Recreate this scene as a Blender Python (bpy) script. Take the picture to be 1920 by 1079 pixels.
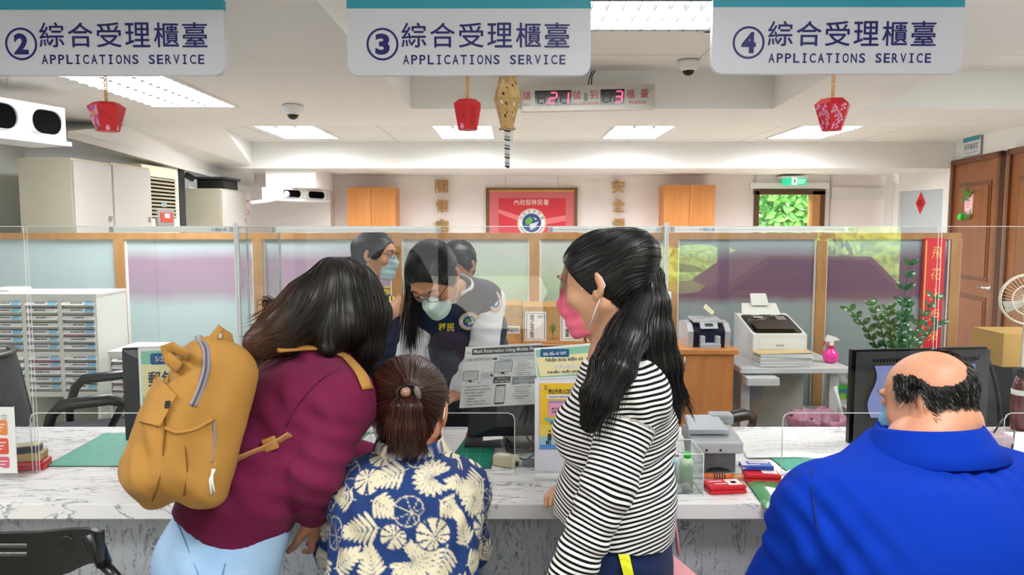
import bpy, bmesh, math, random
import numpy as np
from mathutils import Vector, Matrix

for _o in list(bpy.data.objects):
    bpy.data.objects.remove(_o, do_unlink=True)
SC = bpy.context.scene
COL = SC.collection
PI = math.pi

# ------------------------------------------------------------------ camera
FPX, PITCH, CAMZ = 1400.0, math.radians(4.86), 1.6
cam_d = bpy.data.cameras.new('camera')
cam_d.sensor_fit = 'HORIZONTAL'; cam_d.sensor_width = 36.0
cam_d.lens = FPX / 1920 * 36.0
cam_d.clip_start = 0.05; cam_d.clip_end = 200
cam = bpy.data.objects.new('camera', cam_d)
cam.location = (0, 0, CAMZ)
cam.rotation_euler = (PI / 2 - PITCH, 0, 0)
COL.objects.link(cam)
SC.camera = cam

# ------------------------------------------------------------------ look, world, lights
SC.view_settings.view_transform = 'Standard'
SC.view_settings.look = 'None'
SC.view_settings.exposure = 0.72
SC.view_settings.gamma = 1.0
SC.view_settings.use_curve_mapping = False
try:
    SC.cycles.use_denoising = True
    SC.cycles.transparent_max_bounces = 24
    SC.cycles.max_bounces = 10
    SC.cycles.sample_clamp_indirect = 6.0
except Exception:
    pass
W = bpy.data.worlds.new('daylight'); SC.world = W
W.use_nodes = True
_bg = W.node_tree.nodes['Background']
_bg.inputs[0].default_value = (0.93, 0.97, 1.0, 1)
_bg.inputs[1].default_value = 0.8
sun_d = bpy.data.lights.new('sun', 'SUN'); sun_d.energy = 42.0; sun_d.angle = math.radians(1.0); sun_d.color = (1, .96, .88)
sun_o = bpy.data.objects.new('sun', sun_d); sun_o.rotation_euler = (math.radians(-50), math.radians(12), 0); sun_o.location = (0, -6, 9); COL.objects.link(sun_o)
PANEL_E = 26.0
def lamp_area(name, loc, sx, sy, power, rot=(0, 0, 0), color=(1, 0.992, 0.98)):
    d = bpy.data.lights.new(name, 'AREA'); d.shape = 'RECTANGLE'
    d.size = sx; d.size_y = sy; d.energy = power; d.color = color
    o = bpy.data.objects.new(name, d); o.location = loc; o.rotation_euler = rot
    COL.objects.link(o); return o
# bare area lamps added out of view to light the visitors, without fixtures
for _i, (_x, _y, _z, _p) in enumerate([(-1.6, 0.6, 2.38, 20), (0.8, 0.6, 2.64, 22), (0.2, -1.4, 2.64, 16), (3.2, 3.0, 2.64, 34)]):
    lamp_area('fill_lamp', (_x, _y, _z), 0.9, 0.5, _p)

# ------------------------------------------------------------------ pixel -> place
def P(px, py, Y):
    u = (px - 960.0) / FPX; v = -(py - 539.5) / FPX
    c, s = math.cos(PITCH), math.sin(PITCH)
    k = Y / (c + v * s)
    return Vector((u * k, Y, CAMZ + (v * c - s) * k))
def PZ(px, py, z):          # the point of a pixel on the level z
    u = (px - 960.0) / FPX; v = -(py - 539.5) / FPX
    c, s = math.cos(PITCH), math.sin(PITCH)
    k = (z - CAMZ) / (v * c - s)
    return Vector((u * k, (c + v * s) * k, z))

# ------------------------------------------------------------------ materials
def lin(h):
    if not isinstance(h, str):
        return tuple(h) + (1,) if len(h) == 3 else tuple(h)
    h = h.lstrip('#'); r = []
    for i in (0, 2, 4):
        c = int(h[i:i + 2], 16) / 255
        r.append(c / 12.92 if c <= 0.04045 else ((c + 0.055) / 1.055) ** 2.4)
    return (r[0], r[1], r[2], 1.0)
MATS = {}
class NT:
    def __init__(s, m):
        m.use_nodes = True; s.t = m.node_tree; s.b = s.t.nodes.get('Principled BSDF'); s.out = s.t.nodes['Material Output']
    def n(s, kind, **kw):
        nd = s.t.nodes.new(kind)
        for k, v in kw.items():
            if k.startswith('i_'):
                key = k[2:]
                nd.inputs[int(key) if key.isdigit() else key.replace('_', ' ')].default_value = v
            else:
                setattr(nd, k, v)
        return nd
    def l(s, a, b): s.t.links.new(a, b)
    def ramp(s, fac, stops, interp='LINEAR'):
        r = s.n('ShaderNodeValToRGB'); r.color_ramp.interpolation = interp
        e = r.color_ramp.elements
        while len(e) < len(stops): e.new(0.5)
        for k, (p, c) in enumerate(stops):
            e[k].position = p; e[k].color = lin(c)
        s.l(fac, r.inputs[0]); return r.outputs[0]
    def coord(s, scale=(1, 1, 1), kind='Object', rot=(0, 0, 0)):
        tc = s.n('ShaderNodeTexCoord'); mp = s.n('ShaderNodeMapping')
        mp.inputs['Scale'].default_value = scale; mp.inputs['Rotation'].default_value = rot
        s.l(tc.outputs[kind], mp.inputs['Vector']); return mp.outputs[0]
    def bump(s, h, strength=0.2, dist=0.01):
        b = s.n('ShaderNodeBump'); b.inputs['Strength'].default_value = strength; b.inputs['Distance'].default_value = dist
        s.l(h, b.inputs['Height']); s.l(b.outputs[0], s.b.inputs['Normal'])
def mat(name, color='#ffffff', rough=0.5, metal=0.0, spec=0.5, emit=None, estr=1.0, alpha=None, coat=0, sss=0):
    if name in MATS: return MATS[name]
    m = bpy.data.materials.new(name); t = NT(m); b = t.b
    b.inputs['Base Color'].default_value = lin(color)
    b.inputs['Roughness'].default_value = rough
    b.inputs['Metallic'].default_value = metal
    b.inputs['Specular IOR Level'].default_value = spec
    if coat: b.inputs['Coat Weight'].default_value = coat; b.inputs['Coat Roughness'].default_value = 0.1
    if sss:
        b.inputs['Subsurface Weight'].default_value = sss
        b.inputs['Subsurface Radius'].default_value = (0.012, 0.004, 0.002)
    if emit:
        b.inputs['Emission Color'].default_value = lin(emit); b.inputs['Emission Strength'].default_value = estr
    MATS[name] = m; return m
def wood_mat(name, c1, c2, scale=(14, 14, 1.2), rough=0.4):
    if name in MATS: return MATS[name]
    m = mat(name, c1, rough); t = NT(m)
    v = t.coord(scale)
    nz = t.n('ShaderNodeTexNoise', i_Scale=1.6, i_Detail=6.0, i_Roughness=0.6, i_Distortion=0.6); t.l(v, nz.inputs['Vector'])
    t.l(t.ramp(nz.outputs[0], [(0.3, c2), (0.62, c1)]), t.b.inputs['Base Color'])
    return m
def marble_mat(name, base, vein, scale, stretch, w=0.5, rough=0.25):
    if name in MATS: return MATS[name]
    m = mat(name, base, rough); t = NT(m)
    v = t.coord(stretch, rot=(0, 0.5, 0.25))
    nz = t.n('ShaderNodeTexNoise', i_Scale=scale, i_Detail=8.0, i_Roughness=0.66, i_Distortion=0.8); t.l(v, nz.inputs['Vector'])
    a = t.ramp(nz.outputs[0], [(0.485 - 0.03 * w, '#000000'), (0.5, '#ffffff'), (0.515 + 0.03 * w, '#000000')])
    n2 = t.n('ShaderNodeTexNoise', i_Scale=scale * 1.7, i_Detail=3.0); t.l(v, n2.inputs['Vector'])
    k = t.ramp(n2.outputs[0], [(0.36, '#000000'), (0.52, '#ffffff')])
    mu = t.n('ShaderNodeMath', operation='MULTIPLY'); t.l(a, mu.inputs[0]); t.l(k, mu.inputs[1])
    mx = t.n('ShaderNodeMix', data_type='RGBA'); mx.inputs['A'].default_value = lin(base); mx.inputs['B'].default_value = lin(vein)
    t.l(mu.outputs[0], mx.inputs['Factor']); t.l(mx.outputs['Result'], t.b.inputs['Base Color'])
    return m
def noisy_mat(name, c1, c2, scale=40, rough=0.6, bump=0.0, stretch=(1, 1, 1), detail=4, spec=0.5):
    if name in MATS: return MATS[name]
    m = mat(name, c1, rough, spec=spec); t = NT(m)
    nz = t.n('ShaderNodeTexNoise', i_Scale=scale, i_Detail=float(detail)); t.l(t.coord(stretch), nz.inputs['Vector'])
    t.l(t.ramp(nz.outputs[0], [(0.35, c2), (0.65, c1)]), t.b.inputs['Base Color'])
    if bump: t.bump(nz.outputs[0], bump, 0.004)
    return m
def clear_mat(name, tint=(0.97, 0.985, 0.98), ior=1.45, extra=0.0, rough=0.0):
    if name in MATS: return MATS[name]
    m = bpy.data.materials.new(name); t = NT(m); t.t.nodes.remove(t.b)
    tr = t.n('ShaderNodeBsdfTransparent'); tr.inputs[0].default_value = tuple(tint) + (1,)
    gl = t.n('ShaderNodeBsdfGlossy'); gl.inputs['Roughness'].default_value = rough
    fr = t.n('ShaderNodeFresnel'); fr.inputs['IOR'].default_value = ior
    f = fr.outputs[0]
    if extra:
        ad = t.n('ShaderNodeMath', operation='ADD'); ad.inputs[1].default_value = extra; t.l(f, ad.inputs[0]); f = ad.outputs[0]
    mx = t.n('ShaderNodeMixShader'); t.l(f, mx.inputs[0]); t.l(tr.outputs[0], mx.inputs[1]); t.l(gl.outputs[0], mx.inputs[2])
    t.l(mx.outputs[0], t.out.inputs['Surface'])
    MATS[name] = m; return m

WHITE = mat('white_paint', '#f1f0ee', 0.7)
BLACKP = mat('black_plastic', '#0b0c0e', 0.35)
DARKG = mat('dark_grey_plastic', '#2a2d33', 0.4)
PAPER = mat('paper_white', '#f3f3f1', 0.7)
INK = mat('ink_black', '#26262a', 0.7)
METAL = mat('steel', '#b9bbbd', 0.3, 1.0)
ACR = clear_mat('clear_acrylic')
ACR_EDGE = mat('acrylic_edge', '#f4f8f7', 0.3)
GOLD = mat('gold_metal', '#c9a24a', 0.3, 0.9)
WOODC = wood_mat('orange_wood', '#d8914c', '#c67e3d', (9, 9, 1.0), 0.45)
WOODP = wood_mat('partition_wood', '#b98a5a', '#a5753f', (9, 9, 1.5), 0.5)
WOODD = wood_mat('door_wood', '#8a4f22', '#74401a', (8, 8, 0.8), 0.4)

# ------------------------------------------------------------------ objects
WL = {}
def tag(o, label=None, cat=None, group=None, kind=None):
    if label: o['label'] = label
    if cat: o['category'] = cat
    if group: o['group'] = group
    if kind: o['kind'] = kind
    return o
def thing(name, label, cat, loc=(0, 0, 0), group=None):
    o = bpy.data.objects.new(name, None); COL.objects.link(o)
    o.empty_display_size = 0.05
    o.location = loc; WL[o.name] = Vector(loc)
    return tag(o, label, cat, group)
def mesh_obj(name, V, F, mats, parent=None, fm=None, smooth=False, label=None, cat=None, group=None, kind=None, attrs=None, origin=None):
    V = np.asarray(V, dtype=np.float64).reshape(-1, 3)
    if origin is None:
        lo, hi = V.min(0), V.max(0)
        origin = Vector(((lo[0] + hi[0]) / 2, (lo[1] + hi[1]) / 2, lo[2]))
    origin = Vector(origin)
    me = bpy.data.meshes.new(name)
    Vl = V - np.array(origin)
    if isinstance(F, np.ndarray):
        n = F.shape[1]
        me.vertices.add(len(Vl)); me.vertices.foreach_set('co', Vl.astype(np.float32).ravel())
        me.loops.add(F.size); me.loops.foreach_set('vertex_index', F.astype(np.int32).ravel())
        me.polygons.add(len(F)); me.polygons.foreach_set('loop_start', np.arange(0, F.size, n, dtype=np.int32))
        me.update(calc_edges=True); me.validate()
    else:
        me.from_pydata([tuple(v) for v in Vl], [], F)
    if not isinstance(mats, (list, tuple)): mats = [mats]
    for m in mats: me.materials.append(m)
    if fm is not None: me.polygons.foreach_set('material_index', np.asarray(fm, dtype=np.int32))
    if smooth: me.polygons.foreach_set('use_smooth', np.ones(len(me.polygons), dtype=bool))
    if attrs:
        for an, (dt, arr) in attrs.items():
            a = me.attributes.new(an, dt, 'POINT')
            if dt == 'FLOAT': a.data.foreach_set('value', np.asarray(arr, dtype=np.float32))
            elif dt == 'FLOAT_COLOR': a.data.foreach_set('color', np.asarray(arr, dtype=np.float32).ravel())
            elif dt == 'FLOAT_VECTOR': a.data.foreach_set('vector', np.asarray(arr, dtype=np.float32).ravel())
    me.update()
    o = bpy.data.objects.new(name, me); COL.objects.link(o)
    if parent is not None:
        o.parent = parent; o.location = origin - WL[parent.name]
    else:
        o.location = origin
    WL[o.name] = origin
    return tag(o, label, cat, group, kind)
def dup(root, off, label=None, rotz=None, group=None, scale=None):
    def cp(o, par):
        c = o.copy(); COL.objects.link(c)
        if par is not None: c.parent = par
        for ch in list(o.children): cp(ch, c)
        return c
    r = cp(root, None)
    r.location = root.location + Vector(off)
    if rotz is not None: r.rotation_euler = (0, 0, rotz)
    if scale is not None: r.scale = scale
    if label: r['label'] = label
    if group: r['group'] = group
    return r

def rotm(rx=0, ry=0, rz=0):
    return Matrix.Rotation(rz, 3, 'Z') @ Matrix.Rotation(ry, 3, 'Y') @ Matrix.Rotation(rx, 3, 'X')
class MB:
    def __init__(s): s.V = []; s.F = []; s.M = []; s.mats = []; s.sm = []
    def mi(s, m):
        if m is None: return 0
        if m not in s.mats: s.mats.append(m)
        return s.mats.index(m)
    def add(s, V, F, m=None, smooth=False):
        b = len(s.V); k = s.mi(m)
        s.V += [tuple(v) for v in V]
        for f in F: s.F.append([b + i for i in f]); s.M.append(k); s.sm.append(smooth)
        return s
    def bm(s, bm, m=None, smooth=False, M4=None):
        if M4 is not None: bmesh.ops.transform(bm, matrix=M4, verts=bm.verts)
        bm.verts.index_update()
        s.add([v.co.copy() for v in bm.verts], [[v.index for v in f.verts] for f in bm.faces], m, smooth); bm.free(); return s
    def box(s, c, size, m=None, rot=None, bev=0.0, seg=2):
        bm = bmesh.new(); bmesh.ops.create_cube(bm, size=1.0)
        bmesh.ops.scale(bm, vec=Vector(size), verts=bm.verts)
        if bev > 0:
            bmesh.ops.bevel(bm, geom=list(bm.edges), offset=min(bev, min(size) * 0.49), segments=seg, profile=0.5, affect='EDGES')
        M4 = Matrix.Translation(Vector(c)) @ (rot.to_4x4() if rot is not None else Matrix.Identity(4))
        return s.bm(bm, m, False, M4)
    def bb(s, lo, hi, m=None, bev=0.0):
        lo = Vector(lo); hi = Vector(hi)
        return s.box((lo + hi) / 2, [abs(hi[i] - lo[i]) for i in range(3)], m, None, bev)
    def quad(s, a, b, c, d, m=None): return s.add([a, b, c, d], [[0, 1, 2, 3]], m)
    def slab(s, pts, th, m=None):           # polygon with thickness along +th vector
        th = Vector(th); n = len(pts)
        V = [Vector(p) for p in pts] + [Vector(p) + th for p in pts]
        F = [list(range(n))[::-1], list(range(n, 2 * n))] + [[i, (i + 1) % n, n + (i + 1) % n, n + i] for i in range(n)]
        return s.add(V, F, m)
    def tube(s, pts, r, m=None, sides=8, smooth=True, flat=1.0, up=None, cap=True):
        pts = [Vector(p) for p in pts]; n = len(pts)
        rr = r if isinstance(r, (list, tuple)) else [r] * n
        V = []; F = []; prev = None
        for i, p in enumerate(pts):
            d = (pts[min(i + 1, n - 1)] - pts[max(i - 1, 0)]).normalized()
            if prev is None:
                a = Vector(up) if up is not None else (Vector((0, 0, 1)) if abs(d.z) < 0.9 else Vector((1, 0, 0)))
            else: a = prev
            a = (a - d * a.dot(d)); a = a.normalized() if a.length > 1e-6 else d.orthogonal().normalized()
            prev = a; b = d.cross(a)
            for k in range(sides):
                t = 2 * PI * k / sides
                V.append(p + a * math.cos(t) * rr[i] * flat + b * math.sin(t) * rr[i])
        for i in range(n - 1):
            for k in range(sides):
                F.append([i * sides + k, i * sides + (k + 1) % sides, (i + 1) * sides + (k + 1) % sides, (i + 1) * sides + k])
        if cap: F += [list(range(sides))[::-1], list(range((n - 1) * sides, n * sides))]
        return s.add(V, F, m, smooth)
    def lathe(s, c, prof, m=None, sides=20, smooth=True, axis=None):
        c = Vector(c); V = []; F = []; n = len(prof)
        R = Matrix.Identity(3) if axis is None else Vector((0, 0, 1)).rotation_difference(Vector(axis)).to_matrix()
        for (r, z) in prof:
            for k in range(sides):
                t = 2 * PI * k / sides
                V.append(c + R @ Vector((r * math.cos(t), r * math.sin(t), z)))
        for i in range(n - 1):
            for k in range(sides):
                F.append([i * sides + k, i * sides + (k + 1) % sides, (i + 1) * sides + (k + 1) % sides, (i + 1) * sides + k])
        F += [list(range(sides))[::-1], list(range((n - 1) * sides, n * sides))]
        return s.add(V, F, m, smooth)
    def sphere(s, c, r, m=None, seg=16, scale=(1, 1, 1), rot=None):
        bm = bmesh.new(); bmesh.ops.create_uvsphere(bm, u_segments=seg, v_segments=max(6, seg // 2), radius=r)
        M4 = Matrix.Translation(Vector(c)) @ (rot.to_4x4() if rot is not None else Matrix.Identity(4)) @ Matrix.Diagonal(Vector(scale).to_4d())
        return s.bm(bm, m, True, M4)
    def build(s, name, m=None, parent=None, label=None, cat=None, group=None, kind=None, origin=None):
        mats = s.mats if s.mats else [m]
        o = mesh_obj(name, s.V, s.F, mats, parent, s.M, False, label, cat, group, kind, origin=origin)
        o.data.polygons.foreach_set('use_smooth', np.array(s.sm, dtype=bool))
        return o
def struct(name, mb, m=None, parent=None): return mb.build(name, m, parent, kind='structure')

def rrect(x0, y0, x1, y1, r, corners=(1, 1, 1, 1), n=5):
    pts = []
    for (cx, cy, a0, on) in ((x1 - r, y0 + r, -PI / 2, corners[0]), (x1 - r, y1 - r, 0, corners[1]), (x0 + r, y1 - r, PI / 2, corners[2]), (x0 + r, y0 + r, PI, corners[3])):
        if on:
            for k in range(n + 1):
                a = a0 + PI / 2 * k / n; pts.append((cx + r * math.cos(a), cy + r * math.sin(a)))
        else:
            pts.append((cx + (r if math.cos(a0 + PI / 4) > 0 else -r), cy + (r if math.sin(a0 + PI / 4) > 0 else -r)))
    return pts
_TC = {}
def text_geo(s, bold=0.0, res=3, shear=0.0, ext=0.0):
    key = (s, bold, res, shear, ext)
    if key in _TC: return _TC[key]
    cu = bpy.data.curves.new('text', 'FONT'); cu.body = s; cu.size = 1.0; cu.resolution_u = res; cu.offset = bold; cu.shear = shear; cu.extrude = ext
    o = bpy.data.objects.new('text', cu); COL.objects.link(o)
    dg = bpy.context.evaluated_depsgraph_get(); ev = o.evaluated_get(dg); me = ev.to_mesh()
    V = np.array([v.co[:] for v in me.vertices]) if len(me.vertices) else np.zeros((0, 3))
    F = [list(p.vertices) for p in me.polygons]
    ev.to_mesh_clear(); bpy.data.objects.remove(o); bpy.data.curves.remove(cu)
    _TC[key] = (V, F); return _TC[key]
class Panel:
    """a flat sheet given by three corners; local units are those of (w, h), v runs downwards"""
    def __init__(s, tl, tr, bl, w, h, mb=None):
        s.o = Vector(tl); s.r = (Vector(tr) - s.o) / w; s.d = (Vector(bl) - s.o) / h; s.w = w; s.h = h
        s.n = s.d.cross(s.r).normalized()
        if s.n.dot(Vector((0, 0, CAMZ)) - s.o) < 0: s.n = -s.n
        s.mb = mb or MB(); s.k = 0
    def pt(s, u, v, k=0.0): return s.o + s.r * u + s.d * v + s.n * k
    def poly(s, pts, m, k=0.0004): s.mb.add([s.pt(u, v, k) for u, v in pts], [list(range(len(pts)))], m); return s
    def slab(s, pts, m, th=0.0006, k=0.0):
        s.mb.slab([s.pt(u, v, k) for u, v in pts], s.n * -th, m); return s
    def rect(s, u0, v0, u1, v1, m, k=0.0004, r=0):
        return s.poly(rrect(u0, v0, u1, v1, r) if r else [(u0, v0), (u1, v0), (u1, v1), (u0, v1)], m, k)
    def disc(s, u, v, ru, rv, m, k=0.0004, n=28, a0=0, a1=2 * PI): 
        return s.poly([(u + ru * math.cos(a0 + (a1 - a0) * i / n), v + rv * math.sin(a0 + (a1 - a0) * i / n)) for i in range(n)], m, k)
    def ring(s, u, v, r0, r1, m, k=0.0004, n=36):
        V = []; F = []
        for i in range(n):
            a = 2 * PI * i / n
            V += [s.pt(u + r0 * math.cos(a), v + r0 * math.sin(a), k), s.pt(u + r1 * math.cos(a), v + r1 * math.sin(a), k)]
            j = (i + 1) % n; F.append([2 * i, 2 * i + 1, 2 * j + 1, 2 * j])
        s.mb.add(V, F, m); return s
    def text(s, t, u0, v0, u1, v1, m, k=0.0008, bold=0.0, fit=True, res=2, shear=0.0, rot=0, ext=0.0):
        if bold > 0 and any(ord(q) > 0x2e80 for q in t):      # heavier strokes: the same glyphs set again a hair to each side
            w_, h_ = (u1 - u0) / max(1, len(t)), v1 - v0; e = bold * .55
            for q_, (a, c) in enumerate(((-e, 0), (e, 0), (0, -e), (0, e))): s.text(t, u0 + a * w_, v0 + c * h_, u1 + a * w_, v1 + c * h_, m, k + .00025 * (q_ + 1), 0, fit, res, shear, rot)
            bold = 0
        V, F = text_geo(t, bold, res, shear)
        if not len(V): return s
        lo, hi = V.min(0), V.max(0)
        w = max(hi[0] - lo[0], 1e-6); h = max(hi[1] - lo[1], 1e-6)
        sx = (u1 - u0) / w; sy = (v1 - v0) / h
        if not fit: sx = sy = min(sx, sy)
        cu, cv = (u0 + u1) / 2, (v0 + v1) / 2; mx, my = (lo + hi)[:2] / 2
        out = []
        for p in V:
            a = (p[0] - mx) * sx; b = -(p[1] - my) * sy
            if rot: a, b = a * math.cos(rot) - b * math.sin(rot), a * math.sin(rot) + b * math.cos(rot)
            out.append(s.pt(cu + a, cv + b, k))
        if ext:
            n = len(out); o2 = [p + s.n * ext for p in out]
            ec = {}
            for f in F:
                for i in range(len(f)):
                    e = (f[i], f[(i + 1) % len(f)]); ec[e] = 1
            FF = [[i + n for i in f] for f in F] + [[a, b, b + n, a + n] for (a, b) in ec if (b, a) not in ec]
            s.mb.add(out + o2, FF, m)
        else: s.mb.add(out, F, m)
        return s
    def bars(s, u0, v0, u1, v1, n, m, k=0.0008, seed=1, th=0.5):
        rnd = random.Random(seed); dv = (v1 - v0) / n
        for i in range(n):
            x = u0
            while x < u1 - 0.5:
                l = rnd.uniform(0.05, 0.16) * (u1 - u0); s.rect(x, v0 + i * dv, min(x + l, u1), v0 + i * dv + dv * th, m, k); x += l + 0.03 * (u1 - u0)
        return s
def PP(px0, py0, px1, py1, Y, mb=None):      # upright sheet at depth Y that fills a pixel rectangle, local units = pixels
    tl = P(px0, py0, Y); tr = P(px1, py0, Y); bl = P(px0, py1, Y)
    tr = Vector((tr.x, Y, tl.z)); bl = Vector((tl.x, Y, bl.z))
    return Panel(tl, tr, bl, px1 - px0, py1 - py0, mb)
# ================================================================== THE ROOM
def tile_mat(name, base, line, sx, sy, rough=0.8, off=(0, 0, 0), width=0.012):
    if name in MATS: return MATS[name]
    m = mat(name, base, rough); t = NT(m)
    tc = t.n('ShaderNodeTexCoord'); mp = t.n('ShaderNodeMapping'); mp.inputs['Location'].default_value = off
    geo = t.n('ShaderNodeNewGeometry'); t.l(geo.outputs['Position'], mp.inputs['Vector'])
    br = t.n('ShaderNodeTexBrick', offset=0.0); br.inputs['Scale'].default_value = 1.0
    br.inputs['Brick Width'].default_value = sx; br.inputs['Row Height'].default_value = sy; br.inputs['Mortar Size'].default_value = width
    br.inputs['Mortar Smooth'].default_value = 0.0
    for k in ('Color1', 'Color2'): br.inputs[k].default_value = lin(base)
    br.inputs['Mortar'].default_value = lin(line)
    t.l(mp.outputs[0], br.inputs['Vector']); t.l(br.outputs[0], t.b.inputs['Base Color'])
    return m
CEIL = tile_mat('ceiling_tiles', '#ecebe8', '#c2c0bc', 1.2, 0.6, width=0.006)
FLOORM = tile_mat('floor_tiles', '#b9b2a6', '#98928a', 0.6, 0.6, 0.3)
WALLF = mat('back_wall_paint', '#efe6e3', 0.75)
WALLL = mat('side_wall_paint', '#eeefee', 0.75)
OLIVE = mat('recess_paint', '#cfcebb', 0.8)

b = MB(); b.bb((-4.6, -3.6, -0.1), (7.2, 9.4, 0.0), FLOORM); struct('floor', b)
b = MB(); b.bb((-0.70, -3.5, 2.66), (4.8, 5.28, 2.75), CEIL); struct('ceiling', b)
b = MB(); b.bb((-4.6, -3.5, 2.40), (-0.70, 5.28, 2.75), WHITE); struct('trim_1', b)                 # lowered ceiling, left
A = lambda Y: 1.72 + 0.0847 * (Y - 4.1)
Bx = lambda Y: 2.29 + 0.075 * (Y - 3.42)
b = MB(); b.slab([(A(-3.4), -3.4, 2.40), (Bx(-3.4), -3.4, 2.40), (Bx(5.28), 5.28, 2.40), (A(5.28), 5.28, 2.40)], (0, 0, 0.3), WHITE); struct('trim_2', b)
b = MB(); b.bb((-4.6, 5.28, 2.40), (5.2, 6.2, 2.85), WHITE); struct('trim_3', b)                      # cross beam with the number display
b = MB(); b.bb((-4.6, 6.2, 2.47), (6.2, 8.1, 2.6), CEIL); struct('ceiling', b)
b = MB(); b.bb((-4.7, 8.0, 2.19), (6.2, 9.35, 2.62), WHITE); struct('trim_4', b)                      # rear beam
# bulkhead along the left windows
b = MB()
a0, a1 = P(408, 237, 6.6), P(471, 267, 8.02); a0.z = a1.z = 2.52
c0, c1 = P(237, 236, 6.18), P(473, 313, 8.05)
d0, d1 = P(122, 246, 5.6), P(478, 347, 9.1)
e0, e1 = d0 + Vector((-0.02, 0, -0.035)), d1 + Vector((-0.02, 0, -0.03))
g0, g1 = Vector((-5, 5.6, e0.z)), Vector((-5, 9.1, e1.z))
h0, h1 = Vector((-5, 5.6, 2.55)), Vector((-5, 9.1, 2.55))
prof0, prof1 = [a0, c0, d0, e0, g0, h0], [a1, c1, d1, e1, g1, h1]
F = [[i, (i + 1) % 6, 6 + (i + 1) % 6, 6 + i] for i in range(6)] + [list(range(6)), list(range(6, 12))[::-1]]
b.add(prof0 + prof1, F, WHITE); struct('trim_5', b)
b = MB(); b.slab([d0 + Vector((-0.01, 0, 0.0)), d1 + Vector((-0.01, 0, 0)), d1 + Vector((-0.01, 0, -0.05)), d0 + Vector((-0.01, 0, -0.05))], (0.03, 0, 0), mat('pelmet', '#d9d6d0', 0.6)); struct('trim_6', b)
# left wall: near part, recess behind the cabinets
b = MB(); b.bb((-4.0, -3.5, 0), (-3.87, 6.0, 2.45), WALLL); struct('wall_left', b)
b = MB(); b.bb((-4.75, 5.9, 0), (-4.6, 9.2, 2.5), OLIVE); b.bb((-4.6, 5.95, 0), (-3.95, 6.0, 2.4), OLIVE); struct('wall_recess', b)
b = MB()
p0, p1 = P(500, 340, 9.0), P(622, 330, 9.0)
b.bb((-4.6, 8.9, 0), (p1.x, 9.1, 2.2), WALLF); struct('wall_pier', b)
# back wall with the window opening
wx0, wx1 = P(1417, 360, 9.1).x, P(1540, 360, 9.1).x
wz1 = P(1417, 359, 9.1).z; wz0 = 0.95
b = MB()
b.bb((-4.7, 9.1, 0), (wx0, 9.25, 2.3), WALLF); b.bb((wx1, 9.1, 0), (7.0, 9.25, 2.3), WALLF)
b.bb((wx0, 9.1, 0), (wx1, 9.25, wz0), WALLF); b.bb((wx0, 9.1, wz1), (wx1, 9.25, 2.3), WALLF); struct('wall_back', b)
b = MB(); PXF = lambda px: P(px, 400, 9.08).x
for x in (PXF(1415), PXF(1556)): b.bb((x - .006, 9.07, 1.2), (x + .006, 9.1, 2.25), mat('groove', '#cfc6c2', .7))
b.bb((PXF(1556), 9.07, P(0, 352, 9.08).z - .0), (PXF(1664), 9.1, P(0, 366, 9.08).z - .05), mat('rail_white', '#e4dfda', .6)); struct('trim_7', b)
b = MB(); fr = mat('window_frame_brown', '#5a3c22', .5)
b.bb((wx0 - .03, 9.05, wz1 - .04), (wx1 + .03, 9.2, wz1 + .02), fr); b.bb((wx0 - .02, 9.05, wz0), (wx0 + .03, 9.2, wz1), fr)
b.bb((wx1 - .12, 9.05, wz0), (wx1 - .03, 9.2, wz1), mat('window_frame_tan', '#b57f4d', .5)); b.bb((wx1 - .03, 9.05, wz0), (wx1 + .03, 9.2, wz1), fr)
b.bb((wx0 - .08, 9.06, wz1 + .03), (wx1 + .08, 9.1, wz1 + .1), WHITE)
win = struct('window_1', b)
b = MB(); b.bb((wx0, 9.13, wz0), (wx1 - .1, 9.135, wz1), ACR); struct('window_glass', b, None, win)
# right wall with two brown doors and the frosted door
RWx = lambda Y: 4.49 + 0.181 * (Y - 6.84)
b = MB()
b.slab([(RWx(5.9), 5.9, 0), (RWx(8.0), 8.0, 0), (RWx(8.0), 8.0, 2.66), (RWx(5.9), 5.9, 2.66)], (0.2, 0.02, 0), WALLL)
b.bb((4.36, -3.5, 0), (4.5, 5.95, 2.7), WALLL); struct('wall_right', b)
def wall_door(name, Y0, Y1, ztop, n):
    d = Vector((RWx(Y1) - RWx(Y0), Y1 - Y0, 0)).normalized(); nrm = Vector((-d.y, d.x, 0))
    o = Vector((RWx(Y0), Y0, 0)); L = (Vector((RWx(Y1), Y1, 0)) - o).length
    def bx(u0, u1, z0, z1, t0, t1, m, mb):
        mb.slab([o + d * u0 + nrm * t0 + Vector((0, 0, z0)), o + d * u1 + nrm * t0 + Vector((0, 0, z0)), o + d * u1 + nrm * t0 + Vector((0, 0, z1)), o + d * u0 + nrm * t0 + Vector((0, 0, z1))], nrm * (t1 - t0), m)
    mb = MB(); dk = wood_mat('door_frame_wood', '#6b3a18', '#57300f', (8, 8, .8), .4)
    bx(0, .06, 0, ztop, .0, .05, dk, mb); bx(L - .06, L, 0, ztop, .0, .05, dk, mb); bx(0, L, ztop - .05, ztop, .0, .05, dk, mb)
    bx(.06, L - .06, 0, ztop - .05, .0, .025, WOODD, mb)
    for (z0, z1) in ((1.05, ztop - .25), (.25, .9)):
        bx(.2, L - .2, z0, z1, .025, .032, dk, mb); bx(.24, L - .24, z0 + .04, z1 - .04, .032, .04, WOODD, mb)
    r = struct(name, mb)
    h = MB(); q = o + d * .12 + nrm * .03 + Vector((0, 0, 1.0)); h.lathe(q, [(.028, 0), (.028, .01), (.01, .012), (.01, .05)], METAL, 14, True, nrm)
    h.tube([q + nrm * .05, q + nrm * .05 + d * .12], .011, METAL); struct('door_handle', h, None, r)
    return o, d, nrm
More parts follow.
